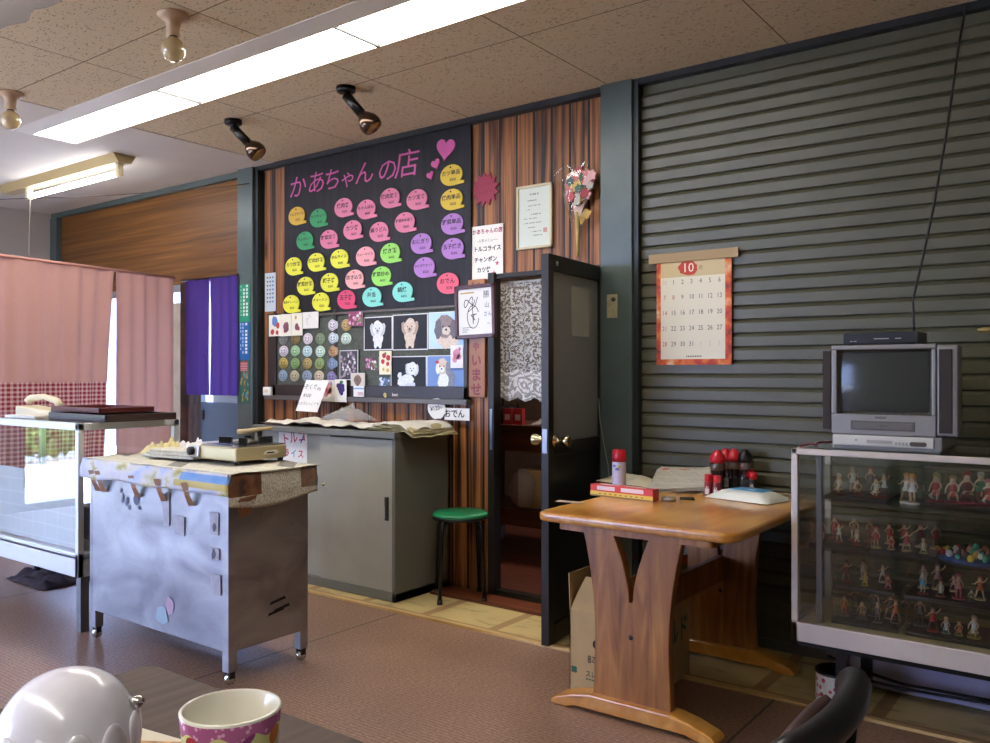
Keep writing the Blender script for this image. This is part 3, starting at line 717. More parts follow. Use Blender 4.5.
MB().grid(hang_side, 24, 10).build('side_overhang', M_photo, np_, solid=0.002)
M_rust = mat('brown_packing_tape', '8c6446', 0.45)
for a in (0.06, 0.115, 0.40, 0.60, 0.80):
    x0 = CX0 + a
    MB().add([(x0, CY0 - 0.043, CT - 0.045), (x0 + 0.045, CY0 - 0.043, CT - 0.04), (x0 + 0.05, CY0 - 0.03, CT - 0.10), (x0 + 0.05, CY0 - 0.006, CT - 0.14), (x0 + 0.0, CY0 - 0.006, CT - 0.145), (x0 + 0.01, CY0 - 0.03, CT - 0.10)], [(0, 1, 2, 5), (5, 2, 3, 4)]).build('tape_strip', M_rust, np_)
MB().add([(CX1 + 0.05, CY0 + 0.02, CT - 0.09), (CX1 + 0.05, CY0 + 0.10, CT - 0.085), (CX1 + 0.03, CY0 + 0.085, CT - 0.16), (CX1 + 0.01, CY0 + 0.05, CT - 0.175), (CX1 + 0.045, CY0 + 0.0, CT - 0.11)], [(0, 1, 2, 3, 4)]).build('tape_strip', M_rust, np_)

# folded papers, rags and odds on the counter's left half
def crumple(name, lab, cat, loc, sx, sy, h, m, seed, solid=0.002, grp=None):
    mb = MB().grid(lambda u, v: ((u - 0.5) * sx, (v - 0.5) * sy, 0.004 + h * (0.15 + abs(noise.noise((u * 5 + seed, v * 5, seed))) * 1.5) * (math.sin(PI * u) * math.sin(PI * v)) ** 0.35), 26, 20)
    return tag(mb.build(name, m, None, loc), lab, cat, grp)
TZ = CT + 0.012
mb = MB()
for k in range(3): mb.box(-0.17 + 0.012 * k, -0.09 + 0.01 * k, 0.012 * k, 0.17 - 0.01 * k, 0.09 - 0.008 * k, 0.012 * k + 0.011)
tag(mb.build('folded_newspaper', M_news, None, (-3.53, 2.30, TZ + 0.008), 0.12, bev=0.003), 'folded newspapers stacked flat on the counter left of the gas stove', 'newspaper')
crumple('crumpled_paper', 'crumpled beige paper on the counter behind the newspaper edge', 'paper', (-3.72, 2.33, TZ + 0.008), 0.2, 0.16, 0.075, mat('beige_paper', 'cfc08a', 0.7), 3)
rg = crumple('plastic_bag', 'crumpled white plastic bag with red print lying on the counter', 'bag', (-3.60, 2.41, TZ + 0.025), 0.22, 0.12, 0.07, mat('white_red_plastic', 'd9d2cc', 0.35, vary=0.1, vscale=20), 8)
tag(MB().lathe([(0, 0), (0.05, 0.0), (0.052, 0.012), (0.04, 0.018), (0, 0.018)], n=22).build('red_lid', C('b0402f', 0.4), None, (-3.43, 2.43, TZ + 0.034)), 'small red plastic lid resting behind the papers on the counter', 'dish')  # lid-like red thing, shaped as a flat round disc

# portable gas stove
stv = thing('gas_stove', 'portable beige cassette gas stove on the newspaper-covered counter', 'stove', (-3.225, 2.385, TZ + 0.004))
M_stove = mat('champagne_enamel', 'b5a67e', 0.32, 0.3); M_stovel = mat('silver_enamel', 'b7b3a6', 0.3, 0.5)
B(-0.17, -0.14, 0.012, 0.17, 0.13, 0.07).build('body', M_stove, stv, bev=0.006)
mb = MB(); mb.prism([(-0.14, 0.012), (-0.155, 0.02), (-0.15, 0.068), (-0.13, 0.078), (0.13, 0.078), (0.13, 0.012)], -0.172, -0.085, 'X')
mb.build('cartridge_cover', M_stovel, stv, bev=0.006)
B(-0.085, -0.13, 0.07, 0.165, 0.125, 0.076).build('drip_tray', mat('steel_tray', '9a9a9a', 0.25, 0.9), stv, bev=0.003)
mb = MB(); mb.lathe([(0.0, 0.0), (0.055, 0.0), (0.05, 0.012), (0.035, 0.014), (0.03, 0.02), (0.0, 0.022)], (0.05, 0, 0.076), 26)
mb.build('burner', mat('burner_iron', '57534c', 0.45, 0.6), stv)
for k in range(4):
    a = PI / 4 + k * PI / 2
    MB().bar((0.05 + 0.06 * math.cos(a), 0.06 * math.sin(a), 0.092), (0.05 + 0.115 * math.cos(a), 0.115 * math.sin(a), 0.095), 0.03, 0.028).build('pan_support', M_black, stv)
mb = MB(); mb.lathe([(0, 0), (0.02, 0), (0.018, 0.018), (0, 0.02)], (-0.13, 0, 0), 20, axis='Y'); mb.build('dial', M_black, stv, loc=(0, -0.152, 0.045))
for (a, b) in ((-0.15, -0.12), (0.15, -0.12), (-0.15, 0.11), (0.15, 0.11)): MB().lathe([(0, 0), (0.012, 0), (0.014, 0.014), (0, 0.014)], (a, b, 0), 12).build('foot', M_black, stv)
mb = MB(); mb.prism([(0.0, 0.035), (0.03, 0.03), (0.075, 0.032), (0.085, 0.04), (0.07, 0.05), (0.02, 0.048)], 0.170, 0.1725, 'X'); mb.mat(1).prism([(0.015, 0.037), (0.06, 0.037), (0.055, 0.043), (0.02, 0.043)], 0.1725, 0.1735, 'X')
mb.build('vent_badge', [C('ded6c0', 0.4), M_black], stv)
# coiled utensil on the stove
tg = MB(); tg.tube([(0.0, 0, 0), (0.05, 0.01, 0.004), (0.10, 0.0, 0.012), (0.17, 0.02, 0.02)], [0.012, 0.012, 0.010, 0.006])
tag(tg.build('wooden_spoon', wood_plain('utensil_wood', 'a78a50', 'c9ad72', 0.5), None, (-3.28, 2.42, TZ + 0.126), 0.3), 'short wooden handle lying across the gas stove burner', 'utensil')

# ================================================================ left glass display case
M_alu = mat('pale_aluminium', 'cfd0cf', 0.4, 0.35, vary=0.03)
GX1, GX0, GY0, GY1, GZ0, GZ1 = -4.04, -5.52, 2.07, 2.61, 0.27, 1.01
gc = thing('glass_display_case', 'long glass display case with pale metal frame lined with newspaper inside', 'display case', (GX0, GY0, 0))
LX_, LY_ = GX1 - GX0, GY1 - GY0
mb = MB()
mb.box(0, 0, GZ0, LX_, 0.02, GZ0 + 0.115); mb.box(0, LY_ - 0.02, GZ0, LX_, LY_, GZ0 + 0.115); mb.box(LX_ - 0.02, 0, GZ0, LX_, LY_, GZ0 + 0.115); mb.box(0, 0, GZ0, 0.02, LY_, GZ0 + 0.115)
mb.box(0, 0, GZ0 + 0.085, LX_, LY_, GZ0 + 0.1)
for (a, b) in ((0, 0), (LX_ - 0.03, 0), (0, LY_ - 0.03), (LX_ - 0.03, LY_ - 0.03)): mb.box(a, b, GZ0, a + 0.03, b + 0.03, GZ1)
mb.box(0, 0, GZ1 - 0.035, LX_, 0.03, GZ1); mb.box(0, LY_ - 0.03, GZ1 - 0.035, LX_, LY_, GZ1); mb.box(LX_ - 0.03, 0, GZ1 - 0.035, LX_, LY_, GZ1); mb.box(0, 0, GZ1 - 0.035, 0.03, LY_, GZ1)
mb.build('frame', M_alu, gc, bev=0.003)
B(0.03, 0.012, GZ0 + 0.11, LX_ - 0.03, 0.016, GZ1 - 0.033).build('front_glass', M_glass, gc)
B(LX_ - 0.016, 0.03, GZ0 + 0.11, LX_ - 0.012, LY_ - 0.03, GZ1 - 0.033).build('side_glass', M_glass, gc)
B(0.01, 0.01, GZ1 - 0.002, LX_ - 0.01, LY_ - 0.01, GZ1 + 0.004).build('glass_top', M_glass, gc)
for (a, b) in ((0.03, 0.03), (LX_ - 0.045, 0.045), (0.03, LY_ - 0.06), (LX_ - 0.045, LY_ - 0.06)): B(a - 0.02, b - 0.02, 0, a + 0.022, b + 0.022, GZ0).build('leg', mat('grey_leg', '6d6c6e', 0.4, 0.4), gc)
ns_ = MB().grid(lambda u, v: (GX0 + 0.04 + (LX_ - 0.08) * u, GY0 + 0.04 + 0.01 * noise.noise((u * 6, v, 0)), GZ0 + 0.12 + 0.36 * v), 40, 6).build('newspaper_sheet', newsprint('pale_newsprint', 'c9c8c4', '8a8886')); tag(ns_, 'newspaper sheets standing inside the left display case behind its front glass', 'newspaper')
bx_ = MB(); bx_.box(-0.2, -0.12, 0, 0.2, 0.12, 0.17); tag(bx_.build('black_crate', M_black, None, (-4.4, 2.44, GZ0 + 0.63 - 0.53), bev=0.01), 'black crate inside the left display case near its right end', 'crate')
def tray(loc, sx, sy, h, col, lab, rz):
    t = MB(); t.box(-sx, -sy, 0, sx, sy, 0.008); t.box(-sx, -sy, 0.008, sx, -sy + 0.012, h); t.box(-sx, sy - 0.012, 0.008, sx, sy, h); t.box(-sx, -sy, 0.008, -sx + 0.012, sy, h); t.box(sx - 0.012, -sy, 0.008, sx, sy, h)
    return tag(t.build('tray', C(col, 0.35), None, loc, rz, bev=0.003), lab, 'tray', 'trays on the display case')
tray((-4.22, 2.34, GZ1 + 0.005), 0.28, 0.19, 0.035, '3a2a26', 'dark wooden tray lying on the glass top of left display case', 0.0)
tray((-4.35, 2.36, GZ1 + 0.042), 0.24, 0.15, 0.026, '5a2420', 'smaller red-brown tray stacked upside the dark tray on the display case', 0.0)
tp = thing('telephone_handset', 'cream telephone handset and cradle at left end of the display case top', 'telephone', (-4.93, 2.33, GZ1 + 0.005), 0.5)
MB().prism([(-0.11, 0), (0.11, 0), (0.11, 0.025), (-0.11, 0.055)], -0.09, 0.09, 'Y').build('cradle', M_cream, tp, bev=0.008)
mb = MB(); mb.tube([(-0.10, 0.0, 0.075), (-0.08, 0, 0.095), (0.0, 0, 0.105), (0.08, 0, 0.08), (0.10, 0, 0.05)], [0.022, 0.02, 0.016, 0.02, 0.022], 12); mb.build('handset', M_cream, tp)
bl = MB(); bl.prism([(-0.06, 0), (0.06, 0), (0.05, 0.03), (-0.05, 0.055)], -0.04, 0.04, 'Y'); tag(bl.build('card_reader', C('37373a', 0.4), None, (-4.72, 2.34, GZ1 + 0.005), 0.4, bev=0.005), 'small dark grey device beside the cream telephone on the case', 'device')
pp = B(-0.14, -0.09, 0, 0.14, 0.09, 0.012); tag(pp.build('notepad', C('cfc9ba', 0.7), None, (-4.74, 2.20, GZ1 + 0.005), 0.1), 'cream notepad lying at front of the display case top', 'notepad')
crumple('cloth_bag', 'dark cloth bag lying on floor under left display case', 'bag', (-5.25, 2.55, 0.0), 0.5, 0.36, 0.08, mat('dark_cloth', '3a2c2c', 0.8), 5)

# ================================================================ grey sliding-door cabinet
KX0, KX1, KY0, KY1, KZ = -4.43, -3.215, 3.39, 3.855, 0.928
gk = thing('steel_cabinet', 'low grey steel cabinet with two sliding doors beneath the notice board', 'cabinet', (KX0, KY0, 0))
kw, kd = KX1 - KX0, KY1 - KY0
mb = MB(); mb.box(0, 0.012, 0, 0.025, kd, KZ - 0.03); mb.box(kw - 0.025, 0.0, 0, kw, kd, KZ - 0.03); mb.box(0, kd - 0.02, 0, kw, kd, KZ - 0.03); mb.box(0, 0.0, 0.0, kw, kd, 0.05); mb.box(-0.006, -0.012, KZ - 0.035, kw + 0.006, kd, KZ); mb.box(0.0, 0, 0, 0.03, 0.03, KZ - 0.03)
mb.build('body', M_greydark, gk, bev=0.003)
B(0.03, 0.035, 0.05, 0.66, 0.047, KZ - 0.04).build('sliding_door', M_greysteel, gk)
dd_ = B(0.60, 0.012, 0.05, kw - 0.03, 0.026, KZ - 0.045).build('sliding_door', M_greysteel, gk, bev=0.002)
mb = MB(); mb.box(kw - 0.085, 0.006, 0.44, kw - 0.06, 0.014, 0.57); mb.build('recessed_handle', mat('dark_metal', '4a473f', 0.35, 0.7), dd_)
B(kw - 0.082, 0.0, 0.45, kw - 0.074, 0.008, 0.56).build('handle_lip', M_chrome, dd_)
MB().lathe([(0, 0.012), (0.013, 0.012), (0.012, -0.0), (0.006, -0.005), (0, -0.005)], (0, 0, 0), 16, axis='Y').build('lock', M_brass, dd_, loc=(0.625, 0.012, 0.60), rot=(0, 0, PI))
# poster on left door
ps = thing('rice_poster', 'white hand-lettered poster in red and blue on the grey cabinet door', 'poster', (-4.10, KY0 + 0.033, 0.80))
B(-0.13, -0.002, -0.10, 0.13, 0.0, 0.105).build('sheet', M_white, ps)
mb = MB(); mb.text('トルコ', 0.075, (0.01, -0.003, 0.055), rot=0.15, bold=0.02); mb.text('ラ', 0.055, (-0.055, -0.003, -0.04), bold=0.02); mb.mat(1).text('イ', 0.055, (0.01, -0.003, -0.04), bold=0.02); mb.mat(0).text('ス', 0.055, (0.075, -0.003, -0.04), bold=0.02); mb.mat(2).flat([(0.07, 0.03), (0.078, 0.026), (0.11, 0.075), (0.10, 0.08)], -0.003)
mb.build('lettering', [C('c0304a', 0.6), C('4a93b5', 0.6), C('3d4f86', 0.6)], ps)

# things lying along the cabinet top
M_whitepl = mat('white_plastic_sheet', 'd8d2c2', 0.4, vary=0.06)
o = MB().grid(lambda u, v: (KX0 + 0.03 + 1.05 * u, KY0 + 0.02 + 0.30 * v, KZ + 0.006 + 0.022 * (0.6 + noise.noise((u * 11, v * 5, 2))) + 0.03 * max(0, noise.noise((u * 6, v * 3, 7)))), 70, 18).build('rumpled_sheet', M_whitepl); tag(o, 'crinkled white plastic sheeting spread along the grey cabinet top', 'plastic sheet')
o = MB().grid(lambda u, v: ((u - 0.5) * 0.30, (v - 0.5) * 0.2, 0.01 + (0.10 * math.sin(PI * u) ** 0.6 * math.sin(PI * v) ** 0.6) * (0.6 + 0.7 * abs(noise.noise((u * 6, v * 6, 4))))), 30, 24).build('clear_plastic_bag', M_film, None, (-3.80, 3.60, KZ + 0.03)); tag(o, 'crumpled clear plastic bag in the middle of the cabinet top', 'bag')
nb = thing('newspaper_stack', 'yellowed newspapers overhanging the right end of the grey cabinet', 'newspaper', (-3.27, 3.60, KZ + 0.004))
for k in range(6):
    aa = random.uniform(-0.08, 0.08); s1 = 0.17 - 0.008 * k
    MB().grid(lambda u, v, k=k: ((u - 0.5) * 2 * s1, (v - 0.5) * 0.38, 0.0075 * k + 0.01 * noise.noise((u * 4 + k, v * 4, k)) + 0.002 - 0.05 * max(0, u - 0.80) * 3 * (1.0 + 0.5 * noise.noise((k, v * 4, 0)))), 22, 14).build('sheet', newsprint('old_newsprint', 'b3a67c', '6b624a') if k < 5 else M_whitepl, nb, rz=aa, solid=0.003)
nt_ = thing('handwritten_note', 'tilted white handwritten price note standing on the grey cabinet', 'note', (-4.25, 3.66, KZ + 0.03), 0.05)
mb = MB(); mb.add([(-0.10, 0.0, 0.05), (0.095, 0.0, 0.045), (0.135, 0.06, 0.245), (-0.065, 0.06, 0.25)], [(0, 1, 2, 3)]); mb.build('card', M_white, nt_, solid=0.002)
mb = MB(); uu = (1, 0, -0.01); vv = (0.16, 0.30, 0.95)
mb.text('かぞくで', 0.038, (-0.01, 0.036, 0.205), uu, vv); mb.text('20g', 0.026, (0.085, 0.034, 0.195), uu, vv); mb.text('¥100', 0.034, (-0.01, 0.022, 0.15), uu, vv); mb.text('ひとりいっこです', 0.024, (0.015, 0.007, 0.097), uu, vv)
for i_ in range(len(mb.v)): mb.v[i_] = (mb.v[i_][0], mb.v[i_][1] - 0.008, mb.v[i_][2])
mb.build('lettering', M_ink, nt_)
MB().tube([(0.0, 0.03, 0.0), (0.02, 0.04, 0.12)], 0.004).build('stick', M_film, nt_)
od = thing('oden_price_tag', 'white paper strip and bubble with oden price at cabinet right end', 'price tag', (-3.155, WY - 0.03, KZ + 0.085))
B(-0.085, -0.004, -0.035, 0.10, 0.0, 0.035).build('strip', M_white, od)
mb = MB(); mb.ell(-0.145, 0.03, 0.07, 0.062, -0.006, 22, 0.05); mb.build('bubble', M_white, od, solid=0.002)
mb = MB(); mb.text('おでん', 0.052, (-0.01, -0.0055, 0), bold=0.02); mb.build('lettering', M_ink, od); mb = MB(); mb.text('¥120~', 0.036, (-0.145, -0.0085, 0.03), rot=0.15, bold=0.01); mb.build('lettering', M_ink, od)

# ================================================================ stool
sl = thing('round_stool', 'black tubular stool with round green seat beside grey cabinet', 'stool', (-3.0, 3.685, 0))
MB().lathe([(0, 0.455), (0.15, 0.455), (0.155, 0.462), (0.155, 0.472), (0.145, 0.482), (0.0, 0.484)], n=40).build('seat', mat('green_vinyl', '1f8a56', 0.4, spec=0.5, bump=0.05, bscale=40), sl)
MB().lathe([(0.0, 0.444), (0.15, 0.444), (0.157, 0.447), (0.157, 0.460), (0.15, 0.463), (0, 0.463)], n=40).build('seat_rim', M_black, sl)
for k in range(4):
    a = math.radians(36.8 + 45 + 90 * k + 8); ca_, sa_ = math.cos(a), math.sin(a)
    lg = MB().tube([(0.06 * ca_, 0.06 * sa_, 0.438), (0.125 * ca_, 0.125 * sa_, 0.437), (0.145 * ca_, 0.145 * sa_, 0.42), (0.155 * ca_, 0.155 * sa_, 0.38), (0.172 * ca_, 0.172 * sa_, 0.012)], 0.011, 12).build('leg', M_blackm, sl)
    MB().lathe([(0, 0), (0.015, 0), (0.014, 0.025), (0, 0.025)], (0.172 * ca_, 0.172 * sa_, 0), 12).build('rubber_foot', M_black, lg)

# ================================================================ wooden table
M_tabletop = wood_plain('varnished_oak_top', 'b8782c', 'dba450', 0.28, (10, 1.4, 8), coat=0.6)
g = NT('varnished_oak_leg'); v = g.mapping((13, 13, 1.6)); n = g.noise(v, 1.4, 6, 1.2)
M_tableleg = g.set(g.ramp(n, [(0.3, '6d431f'), (0.5, '945f30'), (0.72, 'b37d42')]), 0.32, spec=0.45)
TX0, TX1, TY0, TY1, TH = -1.845, -1.045, 2.715, 3.80, 0.72
tb = thing('wooden_table', 'varnished oak trestle table with Y-shaped legs against the shutter', 'table', ((TX0 + TX1) / 2, TY0, 0))
tw = TX1 - TX0; td = TY1 - TY0
def rrect(x0, y0, x1, y1, r, n=6):
    pts = []
    for (cx, cy, a0) in ((x1 - r, y0 + r, -90), (x1 - r, y1 - r, 0), (x0 + r, y1 - r, 90), (x0 + r, y0 + r, 180)):
        for k in range(n + 1):
            a = math.radians(a0 + 90 * k / n); pts.append((cx + r * math.cos(a), cy + r * math.sin(a)))
    return pts
MB().prism(rrect(-tw / 2, 0, tw / 2, td, 0.06), TH - 0.036, TH, 'Z').build('tabletop', M_tabletop, tb, bev=0.013, seg=4)
mb = MB(); mb.prism(rrect(-tw / 2 + 0.09, 0.03, tw / 2 - 0.09, td - 0.05, 0.02), TH - 0.062, TH - 0.036, 'Z'); mb.build('under_rail', M_tableleg, tb)
def pedestal(y0, nm):
    out = []
    zs = [0.06 + (TH - 0.06 - 0.06) * k / 16 for k in range(17)]
    def hw(z):
        t = (z - 0.06) / (TH - 0.12)
        return 0.145 + 0.012 * (1 - t) ** 3 + 0.052 * max(0, (t - 0.35) / 0.65) ** 1.8
    R_ = [(hw(z), z) for z in zs]; Lf = [(-a, b) for a, b in R_]
    zt = TH - 0.06; zb = 0.425
    notch = []
    for k in range(9):
        t = k / 8; notch.append((0.064 * (1 - t) ** 1.7 + 0.006, zt - (zt - zb) * t))
    poly = R_ + notch + [(-a, b) for a, b in notch[::-1]] + Lf[::-1]
    mb = MB().prism(poly, y0 - 0.019, y0 + 0.019, 'Y')
    ob = mb.build('leg', M_tableleg, tb, bev=0.004)
    mb = MB().lathe([(0, -0.003), (0.009, -0.003), (0.009, 0), (0, 0)], n=14, axis='Y'); mb.build('bolt_hole', M_black, ob, loc=(0, y0 - 0.0195, 0.30))
    f = [(-0.325, 0.0), (-0.26, 0.0), (-0.22, 0.012), (0.22, 0.012), (0.26, 0.0), (0.325, 0.0), (0.33, 0.012), (0.31, 0.028), (0.24, 0.052), (0.16, 0.068), (-0.16, 0.068), (-0.24, 0.052), (-0.31, 0.028), (-0.33, 0.012)]
    MB().prism(f, y0 - 0.045, y0 + 0.045, 'Y').build('foot', M_tabletop, tb, bev=0.008, seg=3)
pedestal(0.05, 0); pedestal(0.88, 1)
B(-0.016, 0.069, 0.345, 0.016, 0.861, 0.455).build('stretcher', M_tableleg, tb, bev=0.004)

# cardboard box
M_card = mat('cardboard', 'b2966a', 0.75, spec=0.15, vary=0.05, vscale=12)
cb = thing('cardboard_box', 'open cardboard carton with green print under the wooden table', 'box', (-1.755, 2.83, 0.0))
bw, bd, bh = 0.275, 0.50, 0.335
mb = MB(); t_ = 0.005
mb.box(0, 0, 0, bw, t_, bh); mb.box(0, bd - t_, 0, bw, bd, bh); mb.box(0, 0, 0, t_, bd, bh); mb.box(bw - t_, 0, 0, bw, bd, bh); mb.box(0, 0, 0, bw, bd, t_)
mb.build('carton', M_card, cb)
def flap(pts): MB().add(pts, [(0, 1, 2, 3)]).build('flap', M_card, cb, solid=0.004)
flap([(0, 0.002, bh), (bw, 0.002, bh), (bw - 0.02, 0.075, bh + 0.115), (0.03, 0.075, bh + 0.115)])
flap([(0.002, 0.0, bh), (0.002, bd, bh), (-0.01, bd - 0.01, bh + 0.135), (-0.01, 0.01, bh + 0.135)])
flap([(bw - 0.002, 0.0, bh), (bw - 0.002, bd, bh), (bw - 0.012, bd - 0.0, bh + 0.16), (bw - 0.012, 0.0, bh + 0.16)])
mb = MB(); mb.box(0.125, -0.0015, bh - 0.10, 0.16, -0.0005, bh - 0.002); mb.box(0.125, -0.0015, 0.0, 0.16, -0.0005, 0.05); mb.box(bw - 0.0085, bd - 0.16, bh + 0.125, bw - 0.0075, bd - 0.0, bh + 0.158)
mb.build('orange_tape', C('d4562f', 0.5), cb)
mb = MB(); mb.prism(rrect(0.105, bh - 0.135, 0.175, bh - 0.10, 0.016), -0.0012, -0.0022, 'Y'); mb.build('hand_hole', M_ink, cb)
mb = MB(); mb.text('8本×3', 0.042, (0.125, -0.0015, 0.155), sx=0.8); mb.mat(1)
mb.text('スレッドゴールド', 0.027, (0.165, -0.0015, 0.098), bold=0.03, sx=0.85); [mb.rect(0.075 + 0.013 * k, 0.076, 0.085 + 0.013 * k, 0.082, -0.0015) for k in range(9)]
for k in range(4): mb.ell(0.022 + 0.008 * math.cos(k * PI / 2 + 0.78), 0.105 + 0.008 * math.sin(k * PI / 2 + 0.78), 0.0075, 0.0075, -0.0015, 10)
u2 = (0, 1, 0)
mb.text('ゴールド', 0.115, (bw + 0.002, bd - 0.20, 0.20), u2, bold=0.025, sx=0.78)
mb.text('※', 0.06, (bw - 0.004, bd - 0.1, bh + 0.09), u2)
mb.build('print', [M_ink, C('2f5a43', 0.6)], cb)

# ================================================================ menu board on the back wall
def board(rect): return rect
bx, bz, bw_, bh_ = (-3.877, 2.172, 1.647, 1.042)
mbd = thing('menu_board', 'large black menu board with pink hand-lettered shop name and hearts', 'menu board', (bx, WY - 0.004, bz))
g = NT('black_board'); n = g.noise(g.mapping((30, 1, 1.2)), 1.0, 4)
M_bb = g.set(g.ramp(n, [(0.3, '17161a'), (0.7, '242227')]), 0.5, spec=0.22)
B(-bw_ / 2, -0.018, -bh_ / 2, bw_ / 2, 0, bh_ / 2).build('panel', M_bb, mbd)
def bl_(p): return (p[0] - bx, -0.0195, p[2] - bz)     # wall point -> board coordinates
M_pinkp = C('c2518f', 0.5)
mb = MB()
for ch, pt, sz in (('か', (-4.564, 3.85, 2.513), 0.165), ('あ', (-4.377, 3.85, 2.519), 0.165), ('ち', (-4.221, 3.85, 2.518), 0.16), ('ゃ', (-4.074, 3.85, 2.508), 0.135), ('ん', (-3.923, 3.85, 2.519), 0.16), ('の', (-3.721, 3.85, 2.509), 0.16), ('店', (-3.556, 3.85, 2.523), 0.185)):
    mb.text(ch, sz, bl_(pt), bold=-0.002, sx=1.12, shear=0.12)
mb.build('lettering', M_pinkp, mbd)
def heart(r):
    return [(r * 16 * math.sin(t) ** 3 / 16, r * (13 * math.cos(t) - 5 * math.cos(2 * t) - 2 * math.cos(3 * t) - math.cos(4 * t)) / 16) for t in [2 * PI * k / 28 for k in range(28)]]
for pt, r, rot in (((-3.237, 3.85, 2.576), 0.072, -0.15), ((-3.315, 3.85, 2.496), 0.034, 0.3), ((-3.358, 3.85, 2.434), 0.027, 0.3)):
    h = [(a * math.cos(rot) - b * math.sin(rot), a * math.sin(rot) + b * math.cos(rot)) for a, b in heart(r)]
    q = bl_(pt); MB().prism(h, -0.026, -0.0185, 'Y').build('heart', M_pinkp, mbd, (q[0], 0, q[2]))
mb = MB(); mb.box(-bw_ / 2, -0.03, -bh_ / 2 - 0.016, bw_ / 2 + 0.02, 0, -bh_ / 2 - 0.002); mb.build('bottom_ledge', mat('grey_brown_ledge', '5d5347', 0.4, 0.2), mbd, bev=0.002)

# speech-bubble cards
def bubble_poly():
    pts = []
    for k in range(30):
        t = math.radians(-60 + 330 * k / 29)
        pts.append((0.070 * math.cos(t), 0.058 * math.sin(t)))
    return pts + [(0.034, -0.054), (0.082, -0.050), (0.080, -0.036), (0.052, -0.036)]
BUB = []
for k in range(34):
    t = math.radians(-38 + (360 - 38) * k / 33 * 1.0)
    BUB.append((0.083 * math.cos(t), 0.062 * math.sin(t)))
BUB = [p for p in BUB if not (p[0] > 0.0 and p[1] < -0.042)] + [(0.012, -0.062), (0.097, -0.056), (0.094, -0.040)]
CARDS = [
 # point, colour, words, price, label
 ((-4.562, 3.85, 2.322), 'c79f33', 'トルコライス', '¥700', 'mustard bubble menu card at upper left of the black board'),
 ((-4.344, 3.85, 2.284), '2f8a54', 'カツカレー', '¥650', 'upper green bubble menu card beside the mustard card'),
 ((-4.479, 3.85, 2.145), '2f8a54', 'オムカレー', '¥650', 'lower green bubble menu card below the mustard card'),
 ((-4.242, 3.85, 2.133), 'd0748f', '野菜定食', '¥650', 'pink bubble card immediately right of the lower green card'),
 ((-4.104, 3.85, 2.326), 'd0748f', '焼肉丼', '¥600', 'pink bubble card under the third letter of the pink title'),
 ((-3.895, 3.85, 2.29), 'd0748f', 'ちゃんぽん', '¥600', 'pink bubble card under the fifth letter of the pink title'),
 ((-3.688, 3.85, 2.336), 'd0748f', '焼肉定食', '¥600', 'pink bubble card under the round sixth letter of the title'),
 ((-3.464, 3.85, 2.3), 'd0748f', 'カツ定食', '¥650', 'pink bubble card under the last character of the title'),
 ((-4.019, 3.85, 2.172), 'd0748f', 'カツ丼', '¥600', 'pink bubble card second from left in the second pink row'),
 ((-3.781, 3.85, 2.136), 'd0748f', '鍋うどん', '¥600', 'pink bubble card third from left in the second pink row'),
 ((-3.563, 3.85, 2.172), 'd0748f', '野菜炒め定食', '¥600', 'pink bubble card at right end of the second pink row'),
 ((-4.595, 3.85, 1.981), 'd6d43c', 'カツ炒飯', '¥650', 'leftmost yellow bubble card of the upper yellow row'),
 ((-4.366, 3.85, 1.991), 'd6d43c', '焼肉炒飯', '¥650', 'middle yellow bubble card of the upper yellow row'),
 ((-4.142, 3.85, 1.996), 'd6d43c', 'オムライス', '¥600', 'rightmost yellow bubble card of the upper yellow row'),
 ((-3.902, 3.85, 1.992), 'dc9296', 'カレーライス', '¥450', 'pale pink bubble card right of the upper yellow row'),
 ((-3.685, 3.85, 1.995), '8fcf5a', '焼き飯', '¥450', 'upper lime green bubble menu card in the middle of the board'),
 ((-3.429, 3.85, 2.03), 'a572b5', 'おにぎり', '¥300', 'purple bubble card at the middle, above the other inner purple card'),
 ((-4.474, 3.85, 1.839), 'd6d43c', '野菜炒飯', '¥600', 'left yellow bubble card of the middle yellow row'),
 ((-4.237, 3.85, 1.848), 'd6d43c', '親子丼', '¥500', 'right yellow bubble card of the middle yellow row'),
 ((-4, 3.85, 1.853), 'e0a09c', '炊き込飯', '¥450', 'pale pink bubble card right of the middle yellow row'),
 ((-3.762, 3.85, 1.856), '8fcf5a', '野菜炒め', '¥450', 'lower lime green bubble card above the two turquoise cards'),
 ((-3.403, 3.85, 1.884), 'a572b5', 'おにぎりセット', '¥500', 'purple bubble card at the middle, under the other inner purple card'),
 ((-4.62, 3.85, 1.724), 'd6d43c', '高菜チャーハン', '¥650', 'yellow bubble card in bottom left corner of the black board'),
 ((-4.321, 3.85, 1.724), 'd6d43c', 'チャーハン', '¥500', 'yellow bubble card second along the bottom of the board'),
 ((-4.076, 3.85, 1.727), 'cf4468', '玉子丼', '¥500', 'crimson bubble card on the bottom row beside the yellow card'),
 ((-3.844, 3.85, 1.731), '7fd0c0', '弁当', '¥400', 'turquoise bubble card on the bottom row beside the crimson card'),
 ((-3.581, 3.85, 1.748), '7fd0c0', '鍋焼', '¥450', 'turquoise bubble card at right end of the bottom row'),
 ((-3.193, 3.85, 2.41), 'cfb032', 'カツ単品', '¥500', 'ochre bubble card at top of the right column under the big heart'),
 ((-3.191, 3.85, 2.267), 'cfb032', '焼肉単品', '¥500', 'ochre bubble card second down the right column'),
 ((-3.187, 3.85, 2.123), 'a572b5', '野菜単品', '¥300', 'purple bubble card third down the right column'),
 ((-3.183, 3.85, 1.978), 'a572b5', '玉子焼き', '¥300', 'purple bubble card fourth down the right column'),
 ((-3.22, 3.85, 1.778), 'e05a74', 'おでん', '¥100', 'coral pink bubble card low in the right column by the framed autograph'),
]
